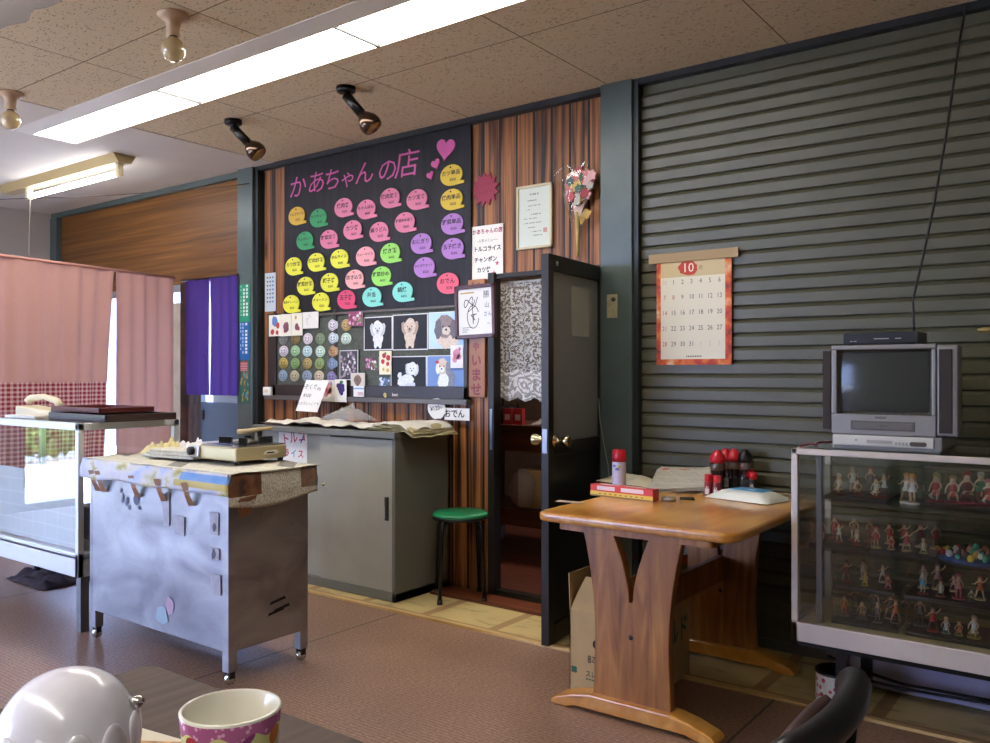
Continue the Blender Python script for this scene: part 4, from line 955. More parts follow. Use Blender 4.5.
for pt, colr, wd, pr, lab in CARDS:
    t = thing('menu_card', lab, 'menu card', (pt[0], WY - 0.024, pt[2] + 0.002), random.uniform(-0.05, 0.05) * 0, group='speech bubble menu cards')
    MB().prism(BUB, -0.007, -0.001, 'Y').build('bubble', mat('bubble_' + colr, colr, 0.55, vary=0.03), t)
    sz = min(0.034, 0.125 / len(wd))
    mb = MB(); mb.text(wd, sz, (-0.002, -0.0078, 0.012), bold=0.02, sx=1.15); mb.text(pr, 0.023, (0.014, -0.0078, -0.028), bold=0.01)
    mb.build('lettering', M_ink, t)
    mb = MB(); mb.sphere((-0.004, -0.010, 0.046), 0.005, 8, 5); mb.build('pin', C('8a2a3a' if 'pink' in lab else '4a4a3a', 0.3), t)

# ================================================================ notice board with badges and dog photographs
nx, nz_, nw, nh = (-3.968, 1.369, 1.799, 0.601)
nbd = thing('notice_board', 'dark framed notice board with green cork, badges and dog photographs', 'notice board', (nx, WY - 0.004, nz_))
M_frame = mat('dark_brown_frame', '2e2620', 0.4)
B(-nw / 2 + 0.02, -0.014, -nh / 2 + 0.02, nw / 2 - 0.02, 0, nh / 2 - 0.0).build('cork', mat('green_cork', '4b4f44', 0.8, vary=0.25, vscale=50), nbd)
mb = MB(); mb.box(-nw / 2, -0.03, -nh / 2 + 0.03, nw / 2, 0, -nh / 2 + 0.105); mb.box(-nw / 2, -0.03, -nh / 2 + 0.03, -nw / 2 + 0.09, 0, nh / 2); mb.box(nw / 2 - 0.03, -0.03, -nh / 2 + 0.03, nw / 2, 0, nh / 2)
mb.box(-0.235, -0.022, -nh / 2 + 0.1, -0.205, 0, nh / 2)
mb.build('frame', M_frame, nbd, bev=0.003)
mb = MB(); mb.box(-nw / 2 - 0.01, -0.05, -nh / 2, nw / 2 + 0.01, 0, -nh / 2 + 0.03); mb.build('lower_ledge', mat('grey_ledge', '5f5a54', 0.45, 0.2), nbd, bev=0.003)
mb = MB(); q = (-3.694, 3.84, 1.107)
mb.text('9', 0.055, (q[0] - nx - 0.03, -0.0312, q[2] - nz_), bold=0.03); mb.mat(1).text('best', 0.028, (q[0] - nx + 0.055, -0.0312, q[2] - nz_ + 0.012), bold=0.02); mb.text('2012', 0.02, (q[0] - nx + 0.05, -0.0312, q[2] - nz_ - 0.018), bold=0.02)
mb.build('sticker', [C('c9b45a', 0.5), C('d0c9b0', 0.5)], nbd)
WB = WY - 0.019
BADGES = [(330,158,'d8d4d4','9a6a8a'),(390,158,'b79a5a','7a5a3a'),(107,222,'7c8078','50554c'),(162,220,'8a7434','5a4a1c'),(217,220,'ded6d6','a05a6a'),(273,220,'7f9068','4d6a4a'),(331,217,'d6dcdc','4a8aa5'),(389,220,'d4dcd0','4a9a5a'),(108,275,'d8d0d4','a58a95'),(160,275,'a9cc9a','5a9a5a'),(214,276,'c9dcdc','5aa0a5'),(273,277,'c9dcc9','5a8a6a'),(331,276,'b98a4a','6a8aa0'),(107,330,'b09a4a','6a5a2a'),(160,331,'7fa060','4a7a3a'),(214,331,'b09a5a','705a2a'),(270,332,'7a9a5a','b07a3a'),(328,332,'8a9ab0','3a5a8a'),(105,385,'8a9aa5','5a6a8a'),(157,388,'b5ac8a','8a7a4a'),(213,388,'8a97a5','5a6a80'),(267,389,'c5b59a','a0704a'),(326,392,'8a80a8','5a4a8a')]
from math import cos, sin
badge_pts = [(-4.208, 3.85, 1.568), (-4.082, 3.85, 1.564), (-4.708, 3.85, 1.487), (-4.58, 3.85, 1.487), (-4.455, 3.85, 1.484), (-4.331, 3.85, 1.481), (-4.205, 3.85, 1.482), (-4.085, 3.85, 1.475), (-4.705, 3.85, 1.405), (-4.584, 3.85, 1.403), (-4.461, 3.85, 1.4), (-4.331, 3.85, 1.396), (-4.205, 3.85, 1.396), (-4.708, 3.85, 1.321), (-4.584, 3.85, 1.318), (-4.461, 3.85, 1.317), (-4.337, 3.85, 1.315), (-4.212, 3.85, 1.314), (-4.713, 3.85, 1.235), (-4.591, 3.85, 1.232), (-4.464, 3.85, 1.232), (-4.344, 3.85, 1.231), (-4.217, 3.85, 1.226)]
ROWS = ['top', 'top', 'second', 'second', 'second', 'second', 'second', 'second'] + ['third'] * 5 + ['fourth'] * 5 + ['bottom'] * 5
COLS = ['left', 'right', 'first', 'second', 'third', 'fourth', 'fifth', 'sixth'] + ['first', 'second', 'third', 'fourth', 'fifth'] * 3
CN = {'d8d4d4': 'white', 'b79a5a': 'tan', '7c8078': 'grey', '8a7434': 'olive', 'ded6d6': 'white', '7f9068': 'green', 'd6dcdc': 'white', 'd4dcd0': 'white', 'd8d0d4': 'white', 'a9cc9a': 'pale green', 'c9dcdc': 'pale blue', 'c9dcc9': 'pale green', 'b98a4a': 'orange', 'b09a4a': 'gold', '7fa060': 'green', 'b09a5a': 'gold', '7a9a5a': 'green', '8a9ab0': 'blue', '8a9aa5': 'grey-blue', 'b5ac8a': 'beige', '8a97a5': 'grey-blue', 'c5b59a': 'beige', '8a80a8': 'lavender'}
for (a, b, c1, c2), pt, rw, cl in zip(BADGES, badge_pts, ROWS, COLS):
    if rw == 'top': lab = '%s round badge at %s of the short top row on green cork' % (CN[c1], cl)
    else: lab = '%s round face badge, %s in the %s badge row on green cork' % (CN[c1], cl, rw)
    t = thing('round_badge', lab, 'badge', (pt[0], WB, pt[2]), group='round badges on the notice board'); t.scale = (1.25, 1, 1)
    MB().lathe([(0.0, 0.0), (0.036, 0.0), (0.039, 0.003), (0.034, 0.007), (0.0, 0.009)], n=26, axis='Y').build('disc', mat('badge_' + c1, c1, 0.3, spec=0.6), t)
    mb = MB(); mb.ell(-0.011, 0.006, 0.0042, 0.006, -0.0098, 10); mb.ell(0.011, 0.006, 0.0042, 0.006, -0.0098, 10)
    arc = [(0.017 * cos(u), -0.004 + 0.014 * sin(u)) for u in [PI + PI * k / 8 for k in range(9)]]
    mb.flat(arc + [(x_ * 0.75, z_ * 0.75 - 0.001) for x_, z_ in arc[::-1]], -0.0098)
    mb.mat(1); ring = [(0.030 * cos(2 * PI * k / 24), 0.030 * sin(2 * PI * k / 24)) for k in range(25)]
    for k in range(24): mb.flat([ring[k], ring[k + 1], (ring[k + 1][0] * 0.9, ring[k + 1][1] * 0.9), (ring[k][0] * 0.9, ring[k][1] * 0.9)], -0.0095)
    mb.build('face_print', [C('33302c', 0.5), mat('badgering_' + c2, c2, 0.4)], t)

M_print = C('23252a', 0.25)
def print_at(rect, depth=0.0): return rect
def photo(rect, name, lab, draw, mats, border=0.012, grp='dog photographs', cat='photograph', y=WB, base=None):
    x_, z_, w, h = rect
    t = thing(name, lab, cat, (x_, y, z_), group=grp)
    mb = MB(); mb.box(-w / 2, -0.003, -h / 2, w / 2, 0, h / 2); mb.build('paper', C('d9d6d0', 0.3), t)
    mb = MB(); draw(mb, w - 2 * border, h - 2 * border)
    for i in range(len(mb.v)): mb.v[i] = (mb.v[i][0], mb.v[i][1] - 0.0034, mb.v[i][2])
    mb.build('picture', mats, t)
    return t
DARK, BLUE = C('17191c', 0.6), C('6a86b8', 0.5)
FUR, FURS, FURD = mat('white_fur_print', 'd9d9d6', 0.3, vary=0.14, vscale=90), mat('cream_fur_print', 'c9b295', 0.3, vary=0.16, vscale=90), mat('brown_fur_print', '7d6350', 0.3, vary=0.3, vscale=70)
def dog(kind):
    def dr(mb, w, h):
        s_ = min(w, h); L = [0]
        def E(cx, cz, rx, rz, m_, j=0.08, rot=0, n=22):
            mb.mat(m_); L[0] -= 0.0003; mb.ell(cx * s_, cz * s_, rx * s_, rz * s_, L[0], n, j, rot)
        mb.mat(0); mb.rect(-w / 2, -h / 2, w / 2, h / 2, 0)
        if kind in (0, 1):      # standing front on
            E(0, -0.12, 0.22, 0.28, 1, 0.1); E(-0.1, -0.35, 0.07, 0.14, 1, 0.1); E(0.1, -0.35, 0.07, 0.14, 1, 0.1)
            E(-0.22, 0.12, 0.11, 0.2, 2, 0.12, 0.2); E(0.22, 0.12, 0.11, 0.2, 2, 0.12, -0.2); E(0, 0.17, 0.22, 0.23, 1, 0.08); E(0, 0.06, 0.09, 0.075, 2, 0.05)
            for q in (-0.08, 0.08): E(q, 0.16, 0.022, 0.025, 3, 0)
            E(0, 0.085, 0.032, 0.024, 3, 0)
        elif kind == 2:         # close-up head
            E(0.05, -0.22, 0.42, 0.3, 2, 0.1); E(0, 0.12, 0.36, 0.32, 1, 0.1); E(-0.28, 0.02, 0.14, 0.28, 4, 0.12); E(0.3, 0.02, 0.14, 0.28, 4, 0.12); E(0.02, -0.02, 0.15, 0.12, 2, 0.08)
            for q in (-0.1, 0.13): E(q, 0.1, 0.03, 0.032, 3, 0)
            E(0.02, 0.01, 0.045, 0.033, 3, 0)
        elif kind == 3:         # lying, white
            E(-0.12, -0.22, 0.34, 0.19, 1, 0.1, 0.15); E(-0.36, -0.05, 0.1, 0.07, 1, 0.15, 0.8); E(0.0, -0.36, 0.12, 0.07, 2, 0.1); E(0.2, -0.34, 0.09, 0.07, 2, 0.1)
            E(0.0, 0.12, 0.11, 0.18, 2, 0.12, 0.2); E(0.32, 0.1, 0.11, 0.18, 2, 0.12, -0.2); E(0.16, 0.15, 0.2, 0.2, 1, 0.08)
            for q in (0.09, 0.22): E(q, 0.15, 0.02, 0.024, 3, 0)
            E(0.155, 0.08, 0.03, 0.022, 3, 0)
        else:                   # sitting on blue, red bow
            E(0.05, -0.2, 0.32, 0.32, 4, 0.12); E(-0.1, -0.22, 0.2, 0.26, 1, 0.12); E(-0.12, 0.2, 0.24, 0.23, 2, 0.1); E(0.1, 0.13, 0.1, 0.2, 4, 0.12); E(-0.3, 0.14, 0.08, 0.18, 1, 0.12); E(-0.14, 0.1, 0.1, 0.08, 1, 0.05)
            for q in (-0.22, -0.06): E(q, 0.2, 0.022, 0.026, 3, 0)
            E(-0.14, 0.12, 0.034, 0.026, 3, 0); E(-0.32, 0.32, 0.07, 0.05, 5, 0.2)
    return dr
RED_ = C('b8304a', 0.4)
photo((-3.798, 1.502, 0.249, 0.211), 'dog_photograph', 'photograph of a white curly dog standing on black, upper left of the dog pictures', dog(0), [DARK, FUR, C('bdbdbb', 0.3), M_ink], 0.006)
photo((-3.526, 1.503, 0.289, 0.22), 'dog_photograph', 'photograph of a cream curly dog standing on black, upper middle', dog(1), [DARK, FURS, mat('tan_fur_print', 'a98d70', 0.3, vary=0.15, vscale=90), M_ink], 0.006)
photo((-3.24, 1.506, 0.27, 0.217), 'dog_photograph', 'close-up photograph of a brown shaggy dog head, upper right partly behind the autograph', dog(2), [C('a9c3dc', 0.25), FURD, FURS, M_ink, mat('dark_fur_print', '53402f', 0.3, vary=0.3, vscale=70)], 0.004)
photo((-3.539, 1.251, 0.295, 0.211), 'dog_photograph', 'photograph of a white dog lying down on black, lower middle', dog(3), [DARK, FUR, C('c3c3c6', 0.3), M_ink], 0.006)
photo((-3.242, 1.253, 0.291, 0.208), 'dog_photograph', 'photograph of a grey and white dog with red bow on blue, lower right', dog(4), [BLUE, FUR, FURS, M_ink, mat('grey_fur_print', '6d6c70', 0.3, vary=0.25, vscale=70), RED_], 0.004)
def confetti(cols, n, r0, r1, bgi=0):
    def dr(mb, w, h):
        mb.mat(bgi); mb.rect(-w / 2, -h / 2, w / 2, h / 2, 0); yy = 0
        for k in range(n):
            yy -= 0.00002; mb.mat(random.choice(cols)); r = random.uniform(r0, r1)
            mb.ell(random.uniform(-w / 2 + r, w / 2 - r), random.uniform(-h / 2 + r, h / 2 - r), r, r * random.uniform(0.7, 1.2), yy - 0.0002, 9, 0.25)
    return dr
PAL = [C('8a3a5a', 0.4), C('c98aa0', 0.4), C('d8c9c0', 0.4), C('4a3a35', 0.4), C('6a7a4a', 0.4)]
photo((-3.859, 1.313, 0.126, 0.083), 'flower_photograph', 'small snapshot of pink flowers below the upper left dog photograph', confetti([0, 1, 2, 3, 4], 40, 0.006, 0.014, 3), PAL, 0.0, 'small pictures on the notice board')
photo((-3.987, 1.601, 0.128, 0.093), 'flower_photograph', 'small snapshot of mauve flowers at top of the notice board divider', confetti([0, 1, 2, 3, 4], 40, 0.006, 0.014, 0), PAL, 0.0, 'small pictures on the notice board', y=WB - 0.012)
photo((-3.742, 1.192, 0.095, 0.076), 'flower_photograph', 'small bluish flower snapshot left of the lying white dog photograph', confetti([0, 1, 2], 30, 0.005, 0.012, 3), [C('4a6a9a', 0.4), C('8a95b5', 0.4), C('c9d0dc', 0.4), C('3f4f4a', 0.4)], 0.0, 'small pictures on the notice board')
photo((-4.05, 1.304, 0.169, 0.193), 'pebble_photograph', 'tall snapshot of grey and mauve beads beside the divider', confetti([0, 1, 2, 3], 70, 0.006, 0.013, 3), [C('d3d0cb', 0.3), C('6b5a62', 0.3), C('9a8a90', 0.3), C('3a3436', 0.3)], 0.005, 'small pictures on the notice board', y=WB - 0.01)
photo((-3.962, 1.212, 0.127, 0.082), 'puppy_photograph', 'small snapshot of a brown curly puppy stuck over the divider', lambda mb, w, h: (mb.mat(0).rect(-w / 2, -h / 2, w / 2, h / 2, 0), mb.mat(1).ell(0, -0.005, 0.034, 0.034, -0.0003, 18, 0.1), mb.mat(2).ell(-0.010, 0.004, 0.003, 0.004, -0.0006, 8), mb.mat(2).ell(0.010, 0.004, 0.003, 0.004, -0.0006, 8), mb.mat(2).ell(0, -0.008, 0.005, 0.004, -0.0006, 8)), [C('c9bfa9', 0.4), FURD, M_ink], 0.003, 'small pictures on the notice board', y=WB - 0.016)
photo((-3.949, 1.136, 0.095, 0.068), 'appointment_card', 'small white card with blue and red lines under the puppy snapshot', lambda mb, w, h: (mb.mat(0).rect(-w / 2, -h / 2, w / 2, h / 2, 0), mb.mat(1).rect(-w / 2, h * 0.2, w / 2, h * 0.34, -0.0003), mb.mat(2).rect(-w * 0.1, -h * 0.2, w * 0.4, -h * 0.1, -0.0003), mb.mat(2).rect(-w * 0.1, -h * 0.36, w * 0.4, -h * 0.28, -0.0003)), [C('dedbd4', 0.5), C('7aa6bd', 0.5), C('b0706a', 0.5)], 0.0, 'small pictures on the notice board', y=WB - 0.019)
def cherries(mb, w, h):
    mb.mat(0).rect(-w / 2, -h / 2, w / 2, h / 2, 0)
    for (a, b, r, m_) in ((-0.1, 0.3, 0.16, 1), (0.25, 0.2, 0.18, 1), (-0.2, 0.05, 0.15, 1), (0.2, -0.05, 0.13, 1), (0.0, 0.38, 0.1, 2), (-0.15, -0.28, 0.1, 3), (0.2, -0.32, 0.12, 3)): mb.mat(m_).ell(a * w, b * h, r * w, r * w, -0.0003, 12, 0.1)
photo((-3.724, 1.317, 0.104, 0.147), 'illustrated_card', 'cream card with red cherries pinned between the dog photographs', cherries, [C('e0d8b5', 0.5), C('b02a3a', 0.5), C('4f7a3a', 0.5), C('c9a05a', 0.5)], 0.0, 'illustrated cards', 'card', y=WB - 0.01)
def grapes(mb, w, h):
    mb.mat(0).rect(-w / 2, -h / 2, w / 2, h / 2, 0)
    for (a, b) in ((-0.2, 0.22), (0.0, 0.25), (0.2, 0.2), (-0.1, 0.1), (0.1, 0.08), (0.22, 0.05), (0.0, -0.02), (0.1, -0.1)): mb.mat(1).ell(a * w, b * h, 0.15 * w, 0.15 * w, -0.0003 - 0.0001 * b, 12)
    mb.mat(2).ell(0.08 * w, 0.38 * h, 0.16 * w, 0.07 * h, -0.0004, 10, 0.1)
photo((-4.096, 1.139, 0.109, 0.146), 'illustrated_card', 'tall white card with purple grapes hanging over the board frame', grapes, [C('e6e3da', 0.5), C('3d2a6a', 0.5), C('3f7a3a', 0.5)], 0.0, 'illustrated cards', 'card', y=WY - 0.058)
def pinkdraw(mb, w, h):
    mb.mat(0).rect(-w / 2, -h / 2, w / 2, h / 2, 0)
    for (a, b, r, m_) in ((0.0, 0.12, 0.3, 1), (-0.15, -0.12, 0.2, 1), (0.2, -0.02, 0.18, 1), (0.25, 0.34, 0.1, 2), (-0.1, 0.02, 0.12, 3)): mb.mat(m_).ell(a * w, b * h, r * w, r * w * 1.1, -0.0003 - 0.0001 * m_, 12, 0.1)
photo((-4.213, 1.137, 0.118, 0.14), 'illustrated_card', 'tall white card with pink watercolour left of the grape card', pinkdraw, [C('e4ded8', 0.5), C('dba0a0', 0.5), C('8a95c0', 0.5), C('c96a70', 0.5)], 0.0, 'illustrated cards', 'card', y=WY - 0.058)
photo((-3.148, 1.348, 0.093, 0.132), 'illustrated_card', 'small white card with pink sketch over the right dog photographs', pinkdraw, [C('dcd8d8', 0.5), C('cf8a9c', 0.5), C('b0607a', 0.5), C('c96a80', 0.5)], 0.0, 'illustrated cards', 'card', y=WB - 0.012)
def dots(c):
    def dr(mb, w, h):
        mb.mat(0).rect(-w / 2, -h / 2, w / 2, h / 2, 0)
        for (a, b, r, m_) in c: mb.mat(m_).ell(a * w, b * h, r * w, r * w * 1.1, -0.0003 - 0.0001 * m_, 12, 0.12)
    return dr
cm_ = [C('e0dcc6', 0.5), C('5a7ab5', 0.5), C('b03a3a', 0.5), C('7a4a5a', 0.5), C('c9a04a', 0.5)]
for rc, lab, dd in (((-4.78, 1.583, 0.129, 0.147), 'leftmost of the cream picture cards on the board corner, with blue spot', [(0, 0.2, 0.25, 1), (0.25, 0.0, 0.15, 2), (-0.2, -0.3, 0.15, 2), (0.2, -0.33, 0.12, 2)]), ((-4.659, 1.583, 0.107, 0.151), 'second cream picture card on the board corner, with red flower', [(0.0, -0.1, 0.28, 3), (0.1, 0.05, 0.12, 2), (-0.1, -0.25, 0.14, 2)]), ((-4.548, 1.585, 0.109, 0.153), 'third cream picture card on the board corner, with grey sketch', [(0.0, -0.12, 0.2, 3), (0.15, -0.2, 0.12, 2), (-0.1, 0.3, 0.1, 4)])):
    photo(rc, 'picture_card', lab, dots(dd), cm_, 0.0, 'picture cards on the board corner', 'card', y=WY - 0.036)
def sketch(mb, w, h):
    mb.mat(0).rect(-w / 2, -h / 2, w / 2, h / 2, 0); mb.mat(1)
    for k in range(6): a = random.uniform(-0.3, 0.2) * w; b = random.uniform(-0.3, 0.3) * h; mb.rect(a, b, a + 0.12 * w, b + 0.03 * h, -0.0003)
photo((-4.414, 1.608, 0.154, 0.11), 'picture_card', 'wide white card with faint sketch at right end of the picture cards', sketch, [C('dedbd0', 0.5), C('8a8a86', 0.5)], 0.0, 'picture cards on the board corner', 'card', y=WY - 0.033)
x_, z_, w, h = (-4.851, 1.126, 0.085, 0.059)
sw = thing('wall_switch', 'small white switch box on the lower left corner of the notice board', 'switch', (x_, WY - 0.034, z_)); B(-w / 2, -0.02, -h / 2, w / 2, 0, h / 2).build('housing', M_white, sw, bev=0.004); B(-w / 5, -0.026, -h / 6, w / 5, -0.018, h / 5).build('rocker', M_cream, sw, bev=0.002)
x_, z_, w, h = (-4.873, 1.824, 0.117, 0.271)
nt2 = thing('wall_leaflet', 'narrow pale blue leaflet on the planks left of the menu board', 'leaflet', (x_, WY - 0.002, z_)); B(-w / 2, -0.003, -h / 2, w / 2, 0, h / 2).build('sheet', C('b9c3c6', 0.5), nt2)
mb = MB()
for k, (a, c_) in enumerate(((0.25, 0), (0.0, 1), (-0.25, 1))):
    mb.mat(c_)
    for j in range(7): mb.rect(w * a - 0.008, h * (0.36 - j * 0.105), w * a + 0.008, h * (0.36 - j * 0.105) + 0.012, -0.0036)
mb.build('print', [C('3a5f9a', 0.5), C('5a5f5a', 0.5)], nt2)

# ================================================================ papers and ornaments right of the board
x_, z_, w, h = (-2.942, 1.942, 0.222, 0.307)
mp_ = thing('menu_paper', 'white handwritten popular-menu paper with pink stars beside the board', 'menu', (x_, WY - 0.008, z_))
B(-w / 2, -0.003, -h / 2, w / 2, 0, h / 2).build('sheet', M_white, mp_)
mb = MB(); mb.text('かあちゃんの店', 0.031, (0, -0.0035, h * 0.385), bold=0.03); mb.mat(1).text('~人気メニュー~', 0.021, (0, -0.0035, h * 0.215))
mb.text('トルコライス', 0.033, (0, -0.0035, h * 0.06), bold=0.03); mb.text('チャンポン', 0.033, (-0.012, -0.0035, -h * 0.14), bold=0.03); mb.text('カツ丼', 0.033, (-0.025, -0.0035, -h * 0.33), bold=0.03); mb.mat(2)
def star(cx, cz, r, n=5, q=0.42, a0=PI / 2): return [(cx + r * (1 if k % 2 == 0 else q) * cos(a0 + PI * k / n), cz + r * (1 if k % 2 == 0 else q) * sin(a0 + PI * k / n)) for k in range(2 * n)]
mb.flat(star(w * 0.32, -h * 0.22, 0.017), -0.0036); mb.flat(star(w * 0.22, -h * 0.40, 0.017), -0.0036)
mb.build('lettering', [C('a03a55', 0.6), M_ink, C('c85a75', 0.6)], mp_)
p = (-2.959, 3.86, 2.303)
sb = thing('starburst_sign', 'crimson spiky starburst cut-out on the planks right of the board', 'sign', (p[0], WY - 0.004, p[2]))
MB().prism(star(0, 0, 0.10, 13, 0.72, 0.2), -0.006, 0, 'Y').build('starburst', C('8f1238', 0.5), sb)
mb = MB(); mb.text('ミニトマト', 0.026, (0, -0.0065, 0.02), rot=0.1); mb.text('できます', 0.026, (0, -0.0065, -0.02), rot=0.1); mb.build('lettering', C('6a0d28', 0.6), sb)
x_, z_, w, h = (-2.618, 2.108, 0.234, 0.35)
cf = thing('framed_certificate', 'framed typed certificate in pale frame on the planks above the door', 'picture frame', (x_, WY - 0.003, z_))
mb = MB(); f_ = 0.014
mb.box(-w / 2, -0.016, -h / 2, w / 2, 0, -h / 2 + f_); mb.box(-w / 2, -0.016, h / 2 - f_, w / 2, 0, h / 2); mb.box(-w / 2, -0.016, -h / 2, -w / 2 + f_, 0, h / 2); mb.box(w / 2 - f_, -0.016, -h / 2, w / 2, 0, h / 2)
mb.build('frame', mat('pale_gold_frame', 'bfb08c', 0.35, 0.2), cf, bev=0.003)
B(-w / 2 + f_, -0.008, -h / 2 + f_, w / 2 - f_, -0.004, h / 2 - f_).build('document', C('c3c8ba', 0.35), cf)
mb = MB()
for (a, b, l, t) in ((0.0, 0.34, 0.25, 0.010), (-0.05, 0.25, 0.28, 0.006), (0.0, 0.17, 0.35, 0.005), (-0.2, 0.11, 0.15, 0.005), (0.05, 0.03, 0.28, 0.007), (-0.1, -0.03, 0.4, 0.005), (-0.05, -0.1, 0.5, 0.005), (-0.1, -0.17, 0.25, 0.005), (0.05, -0.24, 0.3, 0.006), (0.1, -0.30, 0.25, 0.006)):
    nseg = int(l * 40)
    for k in range(nseg):
        if random.random() < 0.8: mb.rect((a - l / 2 + l * k / nseg) * w, b * h, (a - l / 2 + l * (k + 0.7) / nseg) * w, b * h + t, -0.0085)
mb.mat(1).rect(w * 0.25, -h * 0.26, w * 0.36, -h * 0.19, -0.0086)
mb.build('typed_text', [C('6a6e66', 0.6), C('b58a7a', 0.6)], cf)
# kumade-like bouquet
p = (-2.329, 3.84, 1.866)
bq = thing('fan_bouquet', 'cellophane-wrapped fan bouquet of red and gold ornaments on the planks', 'ornament', (p[0], WY - 0.03, p[2]))
MB().tube([(0.0, 0, 0.0), (0.0, -0.005, 0.23)], [0.008, 0.013]).build('handle', wood_plain('pale_bamboo', 'a78a4a', 'c9ad6a', 0.45), bq)
mb = MB()
fan = [(0.0, 0.16)] + [(0.17 * sin(math.radians(a)) , 0.17 + 0.28 * cos(math.radians(a))) for a in range(-22, 40, 6)]
mb.prism(fan, -0.012, -0.002, 'Y'); mb.build('backing_fan', mat('pale_pink_fan', 'c9a59a', 0.4), bq)
for k in range(30):
    a = random.uniform(-0.36, 0.62); r = random.uniform(0.12, 0.285)
    cx, cz = 0.75 * r * sin(a), 0.17 + r * cos(a)
    hue = random.choice(['b03a42', 'c06a6a', 'c8a84a', 'b8b0a8', '2f5a52', 'a02a3a', 'd09a9a'])
    mb = MB()
    if k % 3: mb.prism(star(0, 0, random.uniform(0.02, 0.034), 6, 0.7), -0.014, 0, 'Y')
    else: mb.box(-0.018, -0.012, -0.028, 0.018, 0, 0.028)
    mb.build('ornament', mat('ornament_' + hue, hue, 0.3), bq, (cx, -0.016 - 0.012 * random.random(), cz), rot=(0, random.uniform(-0.6, 0.6), 0))
mb = MB(); mb.grid(lambda u, v: ((u - 0.42) * (0.05 + 0.30 * v), -0.05 * sin(PI * u) - 0.012 + 0.008 * noise.noise((u * 8, v * 8, 0)), 0.14 + 0.33 * v), 16, 12); mb.build('cellophane', M_acryl, bq)
mb = MB(); mb.mat(0)
mb.add([(0.02, -0.03, 0.20), (0.05, -0.05, 0.15), (0.07, -0.03, 0.19), (0.05, -0.04, 0.215), (0.085, -0.05, 0.17), (0.10, -0.03, 0.22), (0.06, -0.03, 0.24)], [(0, 1, 2, 3), (3, 2, 4, 5), (3, 5, 6)])
mb.build('foil_ribbon', mat('gold_foil', 'c9a86a', 0.25, 0.7), bq, solid=0.002)

# framed autograph and wooden welcome sign
x_, z_, w, h = (-3.007, 1.605, 0.29, 0.307)
sk = thing('framed_autograph', 'dark red framed white autograph board hanging beside the doorway', 'picture frame', (x_, WY - 0.03, z_), rot=(0, math.radians(-1.5), 0))
mb = MB(); f_ = 0.022
mb.box(-w / 2, -0.02, -h / 2, w / 2, 0, -h / 2 + f_); mb.box(-w / 2, -0.02, h / 2 - f_, w / 2, 0, h / 2); mb.box(-w / 2, -0.02, -h / 2, -w / 2 + f_, 0, h / 2); mb.box(w / 2 - f_, -0.02, -h / 2, w / 2, 0, h / 2)
mb.build('frame', mat('dark_red_lacquer', '4a1f1a', 0.3), sk, bev=0.003)
B(-w / 2 + f_, -0.01, -h / 2 + f_, w / 2 - f_, -0.005, h / 2 - f_).build('board', C('dcd9d2', 0.4), sk)
def stroke(mb, pts, r=0.0024, y=-0.0108):
    for (a, b) in zip(pts[:-1], pts[1:]):
        d = Vector((b[0] - a[0], b[1] - a[1])); 
        if d.length < 1e-5: continue
        d.normalize(); nn = Vector((-d.y, d.x)) * r; e = d * r * 0.6
        mb.flat([(a[0] - nn.x - e.x, a[1] - nn.y - e.y), (b[0] - nn.x + e.x, b[1] - nn.y + e.y), (b[0] + nn.x + e.x, b[1] + nn.y + e.y), (a[0] + nn.x - e.x, a[1] + nn.y - e.y)], y)
mb = MB()
loop = [(-0.05 + 0.035 * cos(t) + 0.012 * t / 6, 0.055 + 0.022 * sin(2 * t) + 0.01 * cos(t)) for t in [k * 0.35 for k in range(19)]]
stroke(mb, loop); stroke(mb, [(-0.015 + 0.042 * cos(t), -0.03 + 0.065 * sin(t)) for t in [0.4 + k * 0.3 for k in range(20)]]); stroke(mb, [(-0.02, 0.06), (-0.015, -0.07), (-0.01, -0.02), (0.01, -0.015), (-0.03, -0.02), (0.0, -0.05)]); stroke(mb, [(0.02, 0.08), (0.0, 0.03), (-0.05, 0.0)])
mb.text('勝', 0.045, (0.082, -0.0108, 0.09)); mb.text('山', 0.035, (0.085, -0.0108, 0.03)); mb.text('さん', 0.03, (0.09, -0.0108, -0.02), rot=-PI / 2 * 0); mb.text('へ', 0.022, (0.095, -0.0108, -0.075))
for k in range(3): mb.rect(-w * 0.33, -h * 0.30 - 0.012 * k, -w * 0.33 + 0.06 - 0.012 * k, -h * 0.30 - 0.012 * k + 0.003, -0.0108)
mb.mat(1).rect(-w * 0.36, h * 0.34, -w * 0.02, h * 0.37, -0.0108)
mb.build('signature', [M_ink, C('b59a5a', 0.6)], sk)
x_, z_, w, h = (-3.012, 1.452, 0.122, 0.677)
ws = thing('welcome_sign', 'vertical wooden welcome plank with red-brown characters beside the doorway', 'sign', (x_, WY - 0.005, z_))
B(-w / 2, -0.018, -h / 2, w / 2, 0, h / 2).build('plank', wood_plain('orange_pine', '8a5426', 'a96d35', 0.4, (10, 10, 1.5)), ws, bev=0.003)
mb = MB()
for k, ch in enumerate('いらっしゃいませ'):
    mb.text(ch, 0.078 if ch not in 'っゃ' else 0.062, (0, -0.0186, h / 2 - 0.05 - k * (h - 0.09) / 7.0), bold=0.035)
mb.build('characters', C('7a2c1f', 0.5), ws)
